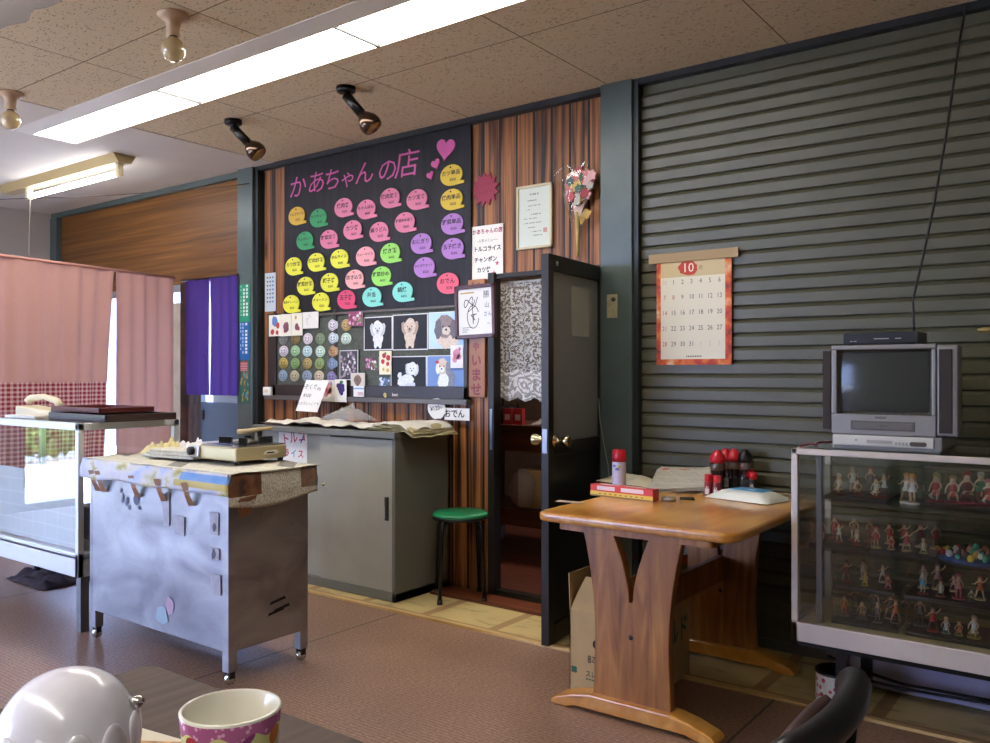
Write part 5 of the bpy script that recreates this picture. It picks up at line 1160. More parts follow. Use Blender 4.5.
# stickers on the left steel pillar
def stick(rc, lab, base, cols, name='pillar_sticker'):
    x_, z_, w, h = rc
    t = thing(name, lab, 'sticker', (x_, 3.7985, z_)); B(-w / 2, -0.002, -h / 2, w / 2, 0, h / 2).build('sheet', base, t)
    mb = MB()
    for k, (a, wd, ci) in enumerate(cols):
        mb.mat(ci); n = 9
        for j in range(n):
            if random.random() < 0.85: mb.rect(w * a - wd / 2, h * (0.42 - j * 0.095), w * a + wd / 2, h * (0.42 - j * 0.095) + 0.017, -0.0026)
    mb.build('print', [C('d5dcd0', 0.5), C('9ac9a5', 0.5), C('b7c9dc', 0.5), C('c9b45a', 0.5)], t); return t
stick((-5.076, 1.752, 0.128, 0.267), 'green vertical sticker with white characters on the left steel pillar', C('1f9068', 0.4), [(0.25, 0.022, 0), (-0.02, 0.02, 0), (-0.28, 0.01, 1)])
stick((-5.077, 1.482, 0.126, 0.265), 'blue vertical sticker with white characters on the left steel pillar', C('1d5f9c', 0.4), [(0.2, 0.024, 0), (-0.1, 0.012, 2), (-0.3, 0.01, 2)])
x_, z_, w, h = (-5.074, 1.187, 0.119, 0.306)
t = thing('pillar_sticker', 'narrow picture strip in red, green and gold on the left steel pillar', 'sticker', (x_, 3.7985, z_)); B(-w / 2, -0.002, -h / 2, w / 2, 0, h / 2).build('sheet', C('2f5a48', 0.5), t)
mb = MB(); mb.mat(0).rect(-w * 0.4, h * 0.26, w * 0.35, h * 0.48, -0.0024); mb.mat(1)
for k in range(5): mb.rect(-w * 0.35, h * (0.28 + 0.04 * k), w * 0.3, h * (0.29 + 0.04 * k), -0.0027)
for k in range(26): mb.mat(random.choice([2, 3, 4])); mb.ell(random.uniform(-0.38, 0.38) * w, random.uniform(-0.46, 0.22) * h, 0.008, 0.014, -0.0025 - 0.00001 * k, 8, 0.3)
mb.build('print', [C('a03a48', 0.5), C('c9b5b0', 0.5), C('a08a3a', 0.5), C('5a8a9a', 0.5), C('8a4a2a', 0.5)], t)
# worn plate on the right pillar
x_, z_, w, h = (-2.102, 1.59, 0.06, 0.119)
t = thing('metal_plate', 'small worn cream metal plate screwed to the right steel pillar', 'plate', (x_, 3.799, z_)); B(-w / 2, -0.004, -h / 2, w / 2, 0, h / 2).build('plate', mat('worn_cream_metal', 'a99f7c', 0.4, 0.3, vary=0.2, vscale=40), t, bev=0.001)
mb = MB(); mb.lathe([(0, 0.0), (0.012, 0.0), (0.01, 0.008), (0, 0.009)], n=16, axis='Y'); mb.build('screw_head', C('3f3d36', 0.4), t, (w * 0.15, -0.004, h * 0.28))
# thin white cord on the right pillar
mb = MB().tube([(-2.177, 3.79, 1.125), (-2.168, 3.79, 1.013), (-2.145, 3.79, 0.887), (-2.122, 3.79, 0.788), (-2.111, 3.79, 0.682)], 0.0025, 6); tag(mb.build('hanging_string', C('8f9490', 0.5)), 'thin pale cord hanging along the right steel pillar', 'cord')

# ================================================================ calendar
x_, z_, w, h = (-1.685, 1.543, 0.382, 0.503)
cal = thing('wall_calendar', 'October calendar sheet with orange floral border on the shutter', 'calendar', (x_, 3.838, z_))
g = NT('floral_border'); vv_ = g.n('TexVoronoi'); vv_.inputs['Scale'].default_value = 22; g.l(g.tc.outputs['Object'], vv_.inputs['Vector'])
nn_ = g.noise(g.mapping((1, 1, 1)), 13, 3)
cc = g.ramp(nn_, [(0.32, '7a2a2a'), (0.44, 'c2401f'), (0.54, 'd8702a'), (0.62, 'dc9a6a'), (0.72, 'e3d3b8')])
cc = g.mix(g.ramp(vv_.outputs['Distance'], [(0.0, 1.0), (0.35, 0.0)]), cc, 'd05a2f')
M_floral = g.set(cc, 0.6)
B(-w / 2, -0.002, -h / 2, w / 2, 0, h / 2).build('sheet', M_floral, cal)
mb = MB(); mb.rect(-w * 0.44, -h * 0.445, w * 0.42, h * 0.345, -0.0025); mb.mat(1).rect(-w * 0.44, h * 0.345, w * 0.42, h * 0.49, -0.0025)
mb.build('date_panel', [C('e3dcc6', 0.6), C('cdb98a', 0.6)], cal)
mb = MB(); mb.ell(-0.025, h * 0.425, 0.05, 0.036, -0.0028, 20, 0.1); mb.build('flower_emblem', C('c2402a', 0.6), cal)
mb = MB(); mb.text('10', 0.062, (-0.025, -0.0031, h * 0.425)); mb.build('month_number', C('efe6d0', 0.6), cal)
mb = MB()
dates = [['30', '1', '2', '3', '4', '5', '6'], [str(k) for k in range(7, 14)], [str(k) for k in range(14, 21)], [str(k) for k in range(21, 28)], ['28', '29', '30', '31', '1', '2', '3']]
for ri, fr_ in enumerate((0.205, 0.35, 0.50, 0.65, 0.80)):
    for ci in range(7):
        pale = (ri == 0 and ci == 0) or (ri == 4 and ci > 3)
        mb.mat(2 if pale else (1 if ci == 0 or (ri == 1 and ci == 1) else 0))
        mb.text(dates[ri][ci], 0.032, ((-0.5 + 0.115 + ci * 0.122) * w, -0.0031, (0.5 - fr_) * h), sx=0.85)
mb.mat(0).text('月', 0.022, (0.04, -0.0031, h * 0.42))
for k in range(9): mb.rect(-0.035 + 0.009 * k, -h * 0.425, -0.029 + 0.009 * k, -h * 0.412, -0.0031)
mb.build('dates', [C('5c5a52', 0.6), C('b5705f', 0.6), C('c9c2ae', 0.6)], cal)
x2, z2, w2, h2 = (-1.687, 1.82, 0.457, 0.032)
zt_ = (-1.915, 3.84, 1.836)[2]; zb_ = (-1.915, 3.84, 1.79)[2]
B(x2 - x_ - w2 / 2, -0.010, zb_ - z_, x2 - x_ + w2 / 2, 0.002, zt_ - z_).build('hanging_strip', mat('kraft_strip', 'a58a62', 0.6), cal, bev=0.002)
for a, lab in (((-1.638, 3.845, 1.514), None),):
    pass

# ================================================================ glass showcase with figurines
SX0, SX1, SY0, SY1, SZ0, SZ1 = -1.002, 0.25, 3.15, 3.60, 0.274, 0.977
sc = thing('figurine_showcase', 'glass showcase on black stand full of small figurines under the television', 'display case', (0, 0, 0))
M_shw = mat('dusty_champagne_metal', 'ccbfb0', 0.42, 0.25, vary=0.05)
mb = MB(); q = 0.024
mb.box(SX0, SY0, SZ0, SX1, SY0 + 0.02, SZ0 + 0.07); mb.box(SX0, SY0, SZ0, SX0 + 0.02, SY1, SZ0 + 0.07); mb.box(SX1 - 0.02, SY0, SZ0, SX1, SY1, SZ0 + 0.07); mb.box(SX0, SY1 - 0.02, SZ0, SX1, SY1, SZ0 + 0.07)
for a in (SX0, SX1 - q):
    for b in (SY0, SY1 - q): mb.box(a, b, SZ0, a + q, b + q, SZ1)
mb.box(SX0, SY0, SZ1 - 0.022, SX1, SY0 + q, SZ1); mb.box(SX0, SY1 - q, SZ1 - 0.022, SX1, SY1, SZ1); mb.box(SX0, SY0, SZ1 - 0.022, SX0 + q, SY1, SZ1); mb.box(SX1 - q, SY0, SZ1 - 0.022, SX1, SY1, SZ1)
mb.build('frame', M_shw, sc, bev=0.003)
B(SX0 + 0.01, SY0 + 0.01, SZ0 + 0.055, SX1 - 0.01, SY1 - 0.01, SZ0 + 0.068).build('floor_panel', mat('pale_yellow_board', 'bfb084', 0.5), sc)
B(SX0 + 0.01, SY0 + 0.01, SZ1 - 0.004, SX1 - 0.01, SY1 - 0.01, SZ1).build('top_glass', M_glass, sc)
mb = MB(); mb.box(SX0 + q, SY0 + 0.006, SZ0 + 0.07, SX1 - q, SY0 + 0.009, SZ1 - 0.022); mb.build('front_glass', thin_glass('dusty_glass', (0.9, 0.91, 0.89), 0.02, 1.4), sc)
B(SX0 + 0.008, SY0 + q, SZ0 + 0.07, SX0 + 0.011, SY1 - q, SZ1 - 0.022).build('side_glass', M_glass, sc)
B(-0.925, SY0 + 0.045, SZ0 + 0.068, -0.906, SY0 + 0.06, SZ1 - 0.022).build('shelf_upright', mat('grey_metal', '777777', 0.3, 0.8), sc)
B(SX0 + 0.012, SY1 - 0.028, SZ0 + 0.07, SX1 - 0.012, SY1 - 0.022, SZ1 - 0.02).build('back_glass', M_acryl, sc)
S1, S2 = 0.792, 0.612
for sz in (S1, S2): B(SX0 + 0.015, SY0 + 0.05, sz - 0.006, SX1 - 0.015, SY1 - 0.03, sz).build('glass_shelf', M_acryl, sc)
for a in (-0.836, -0.10):
    for b in (3.20, 3.55): B(a - 0.018, b - 0.018, 0, a + 0.018, b + 0.018, SZ0).build('leg', M_blackm, sc)
mb = MB(); mb.box(SX0 + 0.02, SY0 + 0.01, SZ0 - 0.018, SX1 - 0.02, SY0 + 0.04, SZ0); mb.box(SX0 + 0.02, SY1 - 0.04, SZ0 - 0.018, SX1 - 0.02, SY1 - 0.01, SZ0); mb.build('stand_frame', M_blackm, sc)

# clear sub-cases
def subcase(x0, x1, y0, y1, z, h, lab):
    t = thing('acrylic_case', lab, 'case', ((x0 + x1) / 2, (y0 + y1) / 2, z), group='clear figurine cases')
    a, b = (x1 - x0) / 2, (y1 - y0) / 2
    B(-a, -b, 0, a, b, 0.014).build('black_base', M_black, t, bev=0.002)
    mb = MB(); mb.box(-a + 0.002, -b + 0.002, 0.014, a - 0.002, -b + 0.004, h); mb.box(-a + 0.002, b - 0.004, 0.014, a - 0.002, b - 0.002, h); mb.box(-a + 0.002, -b + 0.002, 0.014, -a + 0.004, b - 0.002, h); mb.box(a - 0.004, -b + 0.002, 0.014, a - 0.002, b - 0.002, h); mb.box(-a + 0.002, -b + 0.002, h - 0.002, a - 0.002, b - 0.002, h)
    mb.build('clear_cover', M_acryl, t)
CY0_, CY1_ = 3.22, 3.44
F0 = SZ0 + 0.068
subcase(-0.880, -0.655, CY0_, CY1_, F0, 0.125, 'clear figurine case on the showcase floor, left, holding dark figures')
subcase(-0.875, -0.665, CY0_, CY1_, F0 + 0.127, 0.125, 'clear figurine case stacked above the dark figures at lower left')
subcase(-0.635, -0.36, CY0_, CY1_, F0, 0.125, 'clear figurine case on the showcase floor, right side')
subcase(-0.635, -0.36, CY0_, CY1_, F0 + 0.127, 0.135, 'clear figurine case stacked above the right floor case')
subcase(-0.960, -0.755, CY0_, CY1_, S2, 0.11, 'clear figurine case at left of the middle glass shelf')
subcase(-0.750, -0.535, CY0_, CY1_, S2, 0.115, 'clear figurine case in the middle of the middle glass shelf')
subcase(-0.905, -0.69, CY0_, CY1_, S1, 0.125, 'clear figurine case at left of the upper glass shelf')
subcase(-0.580, -0.25, CY0_, CY1_, S1, 0.135, 'clear figurine case at right of the upper glass shelf')

# figurines: one continuous body per pose, with hair, outfit and base as parts
def skin_body(verts, edges, radii):
    me = bpy.data.meshes.new('b'); me.from_pydata(verts, edges, []); o = bpy.data.objects.new('b', me); COL.objects.link(o)
    o.modifiers.new('s', 'SKIN'); s2 = o.modifiers.new('u', 'SUBSURF'); s2.levels = 1
    for i, r in enumerate(radii):
        me.skin_vertices[0].data[i].radius = (r, r); me.skin_vertices[0].data[i].use_root = (i == 0)
    bpy.context.view_layer.update()
    m2 = bpy.data.meshes.new_from_object(o.evaluated_get(bpy.context.evaluated_depsgraph_get()))
    bpy.data.objects.remove(o); bpy.data.meshes.remove(me)
    for p_ in m2.polygons: p_.use_smooth = True
    m2.materials.clear(); m2.materials.append(None); m2.materials.append(None)
    zc = verts[0][2]
    for p_ in m2.polygons: p_.material_index = 1 if p_.center.z < zc * 0.95 and abs(p_.center.x) < 0.24 else 0
    return m2
def pose(la, ra, ll, rl, torso=(0, 0, 0.78), hip=0.50):
    t = Vector((0, 0, hip)); n = Vector(torso); hd = n + Vector((0, 0, 0.13))
    V = [t, t + (n - t) * 0.55, n, hd, hd + Vector((0, 0, 0.05))]
    E_ = [(0, 1), (1, 2), (2, 3), (3, 4)]; Rr = [0.085, 0.07, 0.045, 0.09, 0.075]
    def limb(root, pts, rad):
        i = root
        for q_, r_ in zip(pts, rad): V.append(Vector(q_)); Rr.append(r_); E_.append((i, len(V) - 1)); i = len(V) - 1
    limb(2, la, [0.035, 0.03, 0.025]); limb(2, ra, [0.035, 0.03, 0.025]); limb(0, ll, [0.06, 0.045, 0.03, 0.03]); limb(0, rl, [0.06, 0.045, 0.03, 0.03])
    return skin_body([tuple(v) for v in V], E_, Rr), tuple(hd)
P0 = pose([(0.12, 0, 0.75), (0.18, 0.02, 0.60), (0.17, -0.06, 0.48)], [(-0.12, 0, 0.75), (-0.20, 0.0, 0.62), (-0.12, -0.08, 0.54)], [(0.07, 0, 0.46), (0.08, -0.02, 0.26), (0.08, 0.02, 0.06), (0.09, -0.06, 0.03)], [(-0.07, 0, 0.46), (-0.09, -0.01, 0.26), (-0.09, 0.02, 0.06), (-0.11, -0.05, 0.03)])
P1 = pose([(0.12, 0, 0.76), (0.24, -0.02, 0.86), (0.30, -0.04, 1.0)], [(-0.12, 0, 0.75), (-0.22, 0.0, 0.62), (-0.30, -0.08, 0.66)], [(0.08, 0, 0.46), (0.14, -0.06, 0.27), (0.16, 0.02, 0.06), (0.18, -0.05, 0.03)], [(-0.08, 0, 0.46), (-0.14, 0.03, 0.27), (-0.19, 0.05, 0.06), (-0.22, -0.02, 0.03)])
P2 = pose([(0.12, 0, 0.55), (0.18, -0.06, 0.42), (0.12, -0.16, 0.32)], [(-0.12, 0, 0.55), (-0.2, 0.04, 0.40), (-0.22, 0.0, 0.24)], [(0.08, -0.04, 0.22), (0.12, -0.2, 0.22), (0.12, -0.22, 0.06), (0.12, -0.3, 0.04)], [(-0.08, -0.04, 0.2), (-0.14, -0.18, 0.14), (-0.12, 0.04, 0.05), (-0.12, 0.1, 0.04)], (0, 0, 0.58), 0.24)
HAIR = {}
def hair_mesh(hd, long_):
    k = (hd, long_)
    if k not in HAIR:
        mb = MB(); c_ = (hd[0], hd[1] + 0.02, hd[2] + 0.05); mb.sphere(c_, 0.115, 12, 8, 1, 1, 0.95)
        if long_: mb.tube([(hd[0], hd[1] + 0.08, hd[2] + 0.05), (hd[0], hd[1] + 0.12, hd[2] - 0.1), (hd[0] + 0.03, hd[1] + 0.13, hd[2] - 0.28)], [0.09, 0.08, 0.02], 10)
        else: mb.lathe([(0.11, 0.0), (0.10, -0.06), (0.03, -0.07)], (hd[0], hd[1] + 0.045, hd[2] + 0.03), 12)
        # keep the face clear: flatten the front
        mb.v = [(a, max(b, hd[1] - 0.055 + 0.35 * max(0, (hd[2] + 0.07) - c)), c) for a, b, c in mb.v]
        o = mb.build('hair', M_ink); HAIR[k] = o.data; bpy.data.objects.remove(o)
    return HAIR[k]
OUT = {}
def outfit_mesh(pi, hip, top):
    if pi not in OUT:
        mb = MB(); z0, z1 = hip, top
        mb.lathe([(0.17, z0 - 0.10), (0.155, z0 - 0.04), (0.10, z0 + 0.06), (0.092, (z0 + z1) / 2), (0.105, z1 - 0.06), (0.06, z1 - 0.01)], (0, 0, 0), 14, 1.0, 0.82)
        o = mb.build('outfit', M_ink); OUT[pi] = o.data; bpy.data.objects.remove(o)
    return OUT[pi]
MSKIN = C('d9ab8a', 0.5)
def withmat(name, me, m, par):
    o = bpy.data.objects.new(name, me); COL.objects.link(o); o.parent = par
    if not me.materials: me.materials.append(None)
    for s_ in o.material_slots: s_.link = 'OBJECT'; s_.material = m
    return o
def figurine(x_, y_, z_, h, pi, skin, out, hair, base, lab, rz=0.0, long_=True):
    t = thing('figurine', lab, 'figurine', (x_, y_, z_), rz, 'figurines in the showcase'); me, hd = (P0, P1, P2)[pi]
    sc_ = h / (1.08 if pi < 2 else 0.86); t.scale = (sc_, sc_, sc_)
    MB().lathe([(0, -0.06), (0.24, -0.06), (0.24, -0.015), (0.22, 0.0), (0, 0.0)], n=22).build('base', C(base, 0.4), t, (0, 0, 0.06))
    for nm, m_, mt in (('body', me, C(skin, 0.5)), ('hair', hair_mesh(hd, long_), C(hair, 0.5)), ('outfit', outfit_mesh(pi, 0.5 if pi < 2 else 0.24, 0.78 if pi < 2 else 0.58), C(out, 0.5))):
        ob = withmat(nm, m_, mt, t); ob.location = (0, 0, 0.05)
        if nm == 'body' and random.random() < 0.75: ob.material_slots[1].material = C(random.choice([out, base, hair, '3a3436', 'c9c4bc']), 0.5)
    return t
NCOL = {'b8303c': 'red', 'd8d4d0': 'white', '2a2a2e': 'black', 'c98a8f': 'pink', 'd0b84a': 'yellow', '5aa0b8': 'sky-blue', '7a2a3a': 'maroon', '8a6a4a': 'tan', '3f7a5a': 'green', '6a6a70': 'grey', 'c96a3a': 'orange'}
def row(items, z, where, words):
    n = len(items)
    for k, (px_, yy, h, pi, out, hair, base, lg) in enumerate(items):
        lab = '%s-clad figurine, %s %s' % (NCOL[out], words[k], where)
        figurine(px_, yy, z, h, pi, 'd9b08f', out, hair, base, lab, random.uniform(-0.5, 0.5), lg)
ORD = ['first from left', 'second from left', 'third from left', 'fourth from left', 'fifth from left', 'sixth from left', 'seventh from left', 'eighth from left', 'ninth from left']
A = 0.014
row([(-0.865, 3.27, 0.075, 2, 'd8d4d0', 'c9c4c4', '7a2a3a', False), (-0.828, 3.32, 0.10, 0, 'd8d4d0', '9a95a5', '2a2a2e', True), (-0.80, 3.27, 0.06, 2, '8a6a4a', '8a5a3a', '7a2a3a', True), (-0.765, 3.31, 0.105, 0, '6a6a70', 'c05a5a', '3a4a5a', False), (-0.738, 3.27, 0.07, 2, 'd8d4d0', '5a3a3a', '7a2a3a', False), (-0.712, 3.28, 0.085, 1, 'd8d4d0', '8a7a70', '7a2a3a', True)], S1 + A, 'in the upper left clear case', ORD)
figurine(-0.640, 3.29, S1, 0.105, 1, 'd9b08f', 'd8d4d0', 'c08a4a', 'cfc9bf', 'white-clad pair figurine with tan hair standing alone between the upper cases', 0.2)
figurine(-0.618, 3.27, S1, 0.105, 0, 'd9b08f', 'd8d4d0', 'd09a3a', 'cfc9bf', 'white-clad figurine with golden hair, front of the lone pair on upper shelf', -0.3)
row([(-0.545, 3.28, 0.095, 2, 'b8303c', 'b5a05a', '8a1f3a', True), (-0.495, 3.29, 0.09, 2, 'b8303c', 'b58a5a', '8a1f3a', True), (-0.452, 3.29, 0.105, 2, '7a2a3a', 'b02a3a', '8a1f3a', False), (-0.41, 3.29, 0.11, 0, '3f7a5a', 'd0c4b4', '8a1f3a', False), (-0.387, 3.28, 0.085, 2, 'b8303c', 'c05a6a', '8a1f3a', True)], S1 + A, 'in the upper right clear case', ORD)
row([(-0.935, 3.30, 0.075, 0, 'b8303c', '8a3a3a', 'a02a2a', True), (-0.905, 3.36, 0.085, 0, 'b8303c', 'b0382a', 'a02a2a', True), (-0.87, 3.29, 0.07, 1, 'd8d4d0', 'b05a4a', 'a02a2a', False), (-0.835, 3.36, 0.09, 0, '8a6a4a', '8a7a4a', 'a02a2a', True), (-0.805, 3.28, 0.055, 2, 'd8d4d0', 'c9b5a0', 'a02a2a', False), (-0.78, 3.36, 0.085, 0, '7a2a3a', '8a4a3a', 'a02a2a', True)], S2 + A, 'in the left case of the middle shelf', ORD)
row([(-0.735, 3.26, 0.075, 0, 'b8303c', 'c05a4a', 'cfbf95', False), (-0.715, 3.37, 0.075, 0, 'b8303c', 'a04a3a', 'cfbf95', True), (-0.685, 3.26, 0.05, 2, 'b8303c', 'c03a3a', 'cfbf95', False), (-0.665, 3.37, 0.08, 1, 'b8303c', 'a03a3a', 'cfbf95', False), (-0.635, 3.26, 0.072, 1, 'b8303c', 'b0503a', 'cfbf95', True), (-0.61, 3.37, 0.085, 1, '7a2a3a', 'c0503a', 'cfbf95', True), (-0.582, 3.26, 0.05, 2, 'd8d4d0', 'c9b09a', 'cfbf95', False), (-0.56, 3.37, 0.09, 0, 'b8303c', '7a4a3a', 'cfbf95', True)], S2 + A, 'in the middle case of the middle shelf', ORD)
row([(-0.845, 3.29, 0.075, 1, '7a2a3a', '5a3a4a', 'a02a3a', True), (-0.805, 3.37, 0.07, 0, 'd8d4d0', '6a5a4a', 'cfc9bf', False), (-0.775, 3.27, 0.05, 2, 'd0b84a', 'd0b05a', 'b08a3a', True), (-0.735, 3.36, 0.065, 1, 'd8d4d0', '8a8a90', 'cfc9bf', False), (-0.70, 3.28, 0.045, 2, 'b8303c', 'b0304a', 'a02a3a', True)], F0 + 0.127 + A, 'in the stacked case above the dark figures', ORD)
row([(-0.855, 3.30, 0.075, 0, 'c96a3a', '5a3a2a', '2a2a2e', True), (-0.83, 3.36, 0.10, 1, '2a2a2e', '1f1a1a', '2a2a2e', True), (-0.79, 3.29, 0.065, 2, '8a6a4a', '5a4a3a', '2a2a2e', False), (-0.765, 3.36, 0.10, 0, '2a2a2e', '3a2a2a', '2a2a2e', True), (-0.735, 3.28, 0.07, 0, '6a6a70', 'b5b0b0', '2a2a2e', False), (-0.71, 3.36, 0.09, 1, '2a2a2e', '5a3a2a', '2a2a2e', True), (-0.68, 3.31, 0.085, 1, 'c96a3a', 'a04a2a', '2a2a2e', True)], F0 + A, 'in the floor case of dark figures', ORD)
row([(-0.60, 3.36, 0.085, 0, 'c98a8f', '7a3a4a', 'cfbf95', True), (-0.585, 3.27, 0.075, 0, '5aa0b8', 'b5b0a0', '8a2a2a', False), (-0.555, 3.37, 0.09, 1, 'c98a8f', '8a4a4a', 'cfbf95', True), (-0.53, 3.27, 0.055, 2, 'd8d4d0', 'a04a3a', '8a2a2a', False), (-0.505, 3.37, 0.06, 1, 'c98a8f', '4a4a5a', 'cfbf95', False), (-0.475, 3.27, 0.085, 0, 'c98a8f', 'c05a6a', 'a03a4a', True), (-0.435, 3.26, 0.04, 2, '3f7a5a', '2f6a4a', '2a2a2e', False), (-0.415, 3.30, 0.08, 1, 'c96a3a', 'a0503a', 'cfbf95', True)], F0 + 0.127 + A, 'in the stacked case at lower right', ORD)
row([(-0.605, 3.33, 0.10, 0, '2a2a2e', '2a2a2e', '5a6a6a', True), (-0.555, 3.28, 0.085, 1, 'b8303c', '6a3a3a', 'a02a3a', True), (-0.515, 3.28, 0.055, 2, 'd8d4d0', 'c9a05a', '6a8a7a', True), (-0.475, 3.28, 0.05, 2, 'c96a3a', '8a4a2a', '7a7a4a', True), (-0.43, 3.28, 0.075, 2, 'd8d4d0', '7a6a5a', 'b59a4a', False)], F0 + A, 'in the right floor case', ORD)
# heap of tiny trinkets on the middle shelf right
mb = MB().lathe([(0, 0), (0.11, 0), (0.12, 0.012), (0.0, 0.01)], n=26); dsh = mb.build('blue_dish', C('1f3f6a', 0.3), None, (-0.43, 3.31, S2)); tag(dsh, 'dark blue dish holding tiny trinkets on the middle glass shelf', 'dish')
mb = MB()
for k in range(70):
    a = random.uniform(0, 2 * PI); r = 0.10 * math.sqrt(random.random()); mb.mat(random.randrange(6)); mb.sphere((r * cos(a), r * sin(a), 0.008 + 0.035 * (1 - r / 0.11) * random.random()), random.uniform(0.006, 0.013), 7, 5, 1, 1, random.uniform(0.7, 1.5))
o = mb.build('trinket_pile', [C('d8d4cc', 0.4), C('b83a3a', 0.4), C('4a9a7a', 0.4), C('d0b04a', 0.4), C('3a3a3a', 0.4), C('c98a6a', 0.4)], None, (-0.43, 3.31, S2 + 0.014)); tag(o, 'pile of tiny mixed trinkets heaped in the blue dish', 'trinkets', kind='stuff')

# under the showcase
M_lav = mat('lavender_daylight_sheen', 'c9c4e0', 0.35, vary=0.08)  # lavender colour stands in for daylight reflected at the shutter foot
o = MB().grid(lambda u, v: (-0.99 + 1.75 * u, 3.62 + 0.13 * v + 0.012 * noise.noise((u * 9, v * 3, 0)), 0.004 + 0.17 * v ** 1.5 + 0.015 * noise.noise((u * 14, v * 4, 3)) * v), 50, 8).build('rumpled_sheet', M_lav, solid=0.003); tag(o, 'pale lavender sheet standing in for reflected daylight at the shutter base under the showcase', 'plastic sheet')
for k, (dy, dz) in enumerate(((0.0, 0.05), (0.05, 0.03))):
    o = MB().tube([(-1.0, 3.57 + dy, 0.12 - dz), (-0.9, 3.52 + dy, 0.11 - dz), (-0.7, 3.50 + dy, 0.06), (-0.35, 3.52 + dy, 0.05 + dz * 0.3), (0.0, 3.50 + dy, 0.012), (0.3, 3.55 + dy, 0.012)], 0.006, 8).build('power_cable', M_black); tag(o, 'black cable sagging under the showcase, %s' % ('nearer the room' if k == 0 else 'nearer the shutter'), 'cable')
fb = thing('floral_tin', 'small round tin with red floral pattern on floor under the showcase', 'tin', (-0.905, 3.40, 0))
g = NT('floral_tin_print'); vo = g.n('TexVoronoi'); vo.inputs['Scale'].default_value = 45; g.l(g.tc.outputs['Object'], vo.inputs['Vector'])
cc = g.ramp(vo.outputs['Distance'], [(0.0, 'b0303a'), (0.38, 'b5484a'), (0.45, 'cfc6b8')]); M_ft = g.set(cc, 0.4)
MB().lathe([(0, 0), (0.078, 0), (0.08, 0.005), (0.08, 0.108), (0.078, 0.112), (0.074, 0.112), (0.074, 0.01), (0, 0.01)], n=36).build('tin_body', M_ft, fb)
MB().lathe([(0.079, 0.106), (0.083, 0.108), (0.083, 0.116), (0.073, 0.118), (0.073, 0.02), (0, 0.02)], n=36).build('dark_rim', C('201a18', 0.4), fb)

# ================================================================ television, tuner, aerial cable
tv = thing('television', 'silver box television with side speakers standing on the showcase', 'television', (-0.690, 3.215, SZ1))
M_tvs = mat('television_silver', '8d8984', 0.38, 0.35); M_tvd = mat('television_dark_grey', '5e5853', 0.45); M_cloth = mat('speaker_cloth', '3a332e', 0.8, bump=0.3, bscale=300)
mb = MB(); mb.prism([(-0.185, 0.0), (0.165, 0.0), (0.175, 0.012), (0.175, 0.055), (-0.185, 0.055)], 0.0, 0.30, 'Y'); mb.build('base_unit', mat('base_grey', '8a8781', 0.4), tv, bev=0.006)
mb = MB(); mb.box(-0.18, -0.006, 0.016, 0.15, 0.002, 0.053); mb.build('control_strip', mat('ivory_silver', 'cfcabd', 0.35), tv, bev=0.004)
mb = MB(); mb.prism(rrect(0.075, 0.022, 0.128, 0.037, 0.007), -0.0085, -0.006, 'Y'); mb.mat(1)
for k in range(4): mb.box(0.028 + 0.011 * k, -0.008, 0.024, 0.036 + 0.011 * k, -0.006, 0.034)
mb.ell(-0.1, 0.036, 0.005, 0.005, -0.0066, 12); mb.box(-0.065, -0.0072, 0.026, 0.02, -0.006, 0.038)
mb.build('buttons', [C('55483a', 0.4), C('a8a196', 0.4)], tv)
mb = MB(); mb.box(-0.19, 0.031, 0.055, 0.165, 0.06, 0.375); mb.prism([(-0.19, 0.06), (0.165, 0.06), (0.17, 0.20), (0.11, 0.42), (-0.14, 0.42), (-0.19, 0.20)], 0.06, 0.36, 'Z'); mb.build('rear_housing', M_tvd, tv, bev=0.006)
# front frame with screen opening
mb = MB(); fx0, fx1, fz0, fz1 = -0.187, 0.157, 0.055, 0.375; ox0, ox1, oz0, oz1 = -0.168, 0.142, 0.128, 0.358
mb.box(fx0, 0, fz0, fx1, 0.03, oz0); mb.box(fx0, 0, oz1, fx1, 0.03, fz1); mb.box(fx0, 0, oz0, ox0, 0.03, oz1); mb.box(ox1, 0, oz0, fx1, 0.03, oz1)
mb.build('front_frame', M_tvs, tv, bev=0.004)
mb = MB(); r_ = 0.011
mb.add([(ox0, 0.001, oz0), (ox1, 0.001, oz0), (ox1, 0.001, oz1), (ox0, 0.001, oz1), (ox0 + r_, 0.027, oz0 + r_), (ox1 - r_, 0.027, oz0 + r_), (ox1 - r_, 0.027, oz1 - r_), (ox0 + r_, 0.027, oz1 - r_)], [(0, 1, 5, 4), (1, 2, 6, 5), (2, 3, 7, 6), (3, 0, 4, 7)])
mb.build('screen_bezel', mat('bright_silver', 'a9a6a0', 0.25, 0.8), tv)
mb = MB().grid(lambda u, v: (ox0 + r_ + (ox1 - ox0 - 2 * r_) * u, 0.026 - 0.010 * (1 - (2 * u - 1) ** 2) - 0.006 * (1 - (2 * v - 1) ** 2), oz0 + r_ + (oz1 - oz0 - 2 * r_) * v), 18, 14)
mb.build('screen', mat('crt_glass', '3d403a', 0.14, 0.0, 0.3), tv)
mb = MB(); mb.box(-0.12, -0.002, 0.072, 0.09, 0.002, 0.105); mb.mat(1).box(-0.112, -0.003, 0.078, 0.082, 0.0, 0.099); mb.build('tape_slot', [M_tvd, mat('slot_flap', '6a645e', 0.4)], tv, bev=0.001)
mb = MB(); mb.text('SANSUI', 0.011, (-0.02, -0.001, 0.117), bold=0.02); mb.mat(0).text('Stereo', 0.008, (-0.01, -0.0035, 0.089)); mb.build('brand_lettering', C('2f2b28', 0.4), tv)
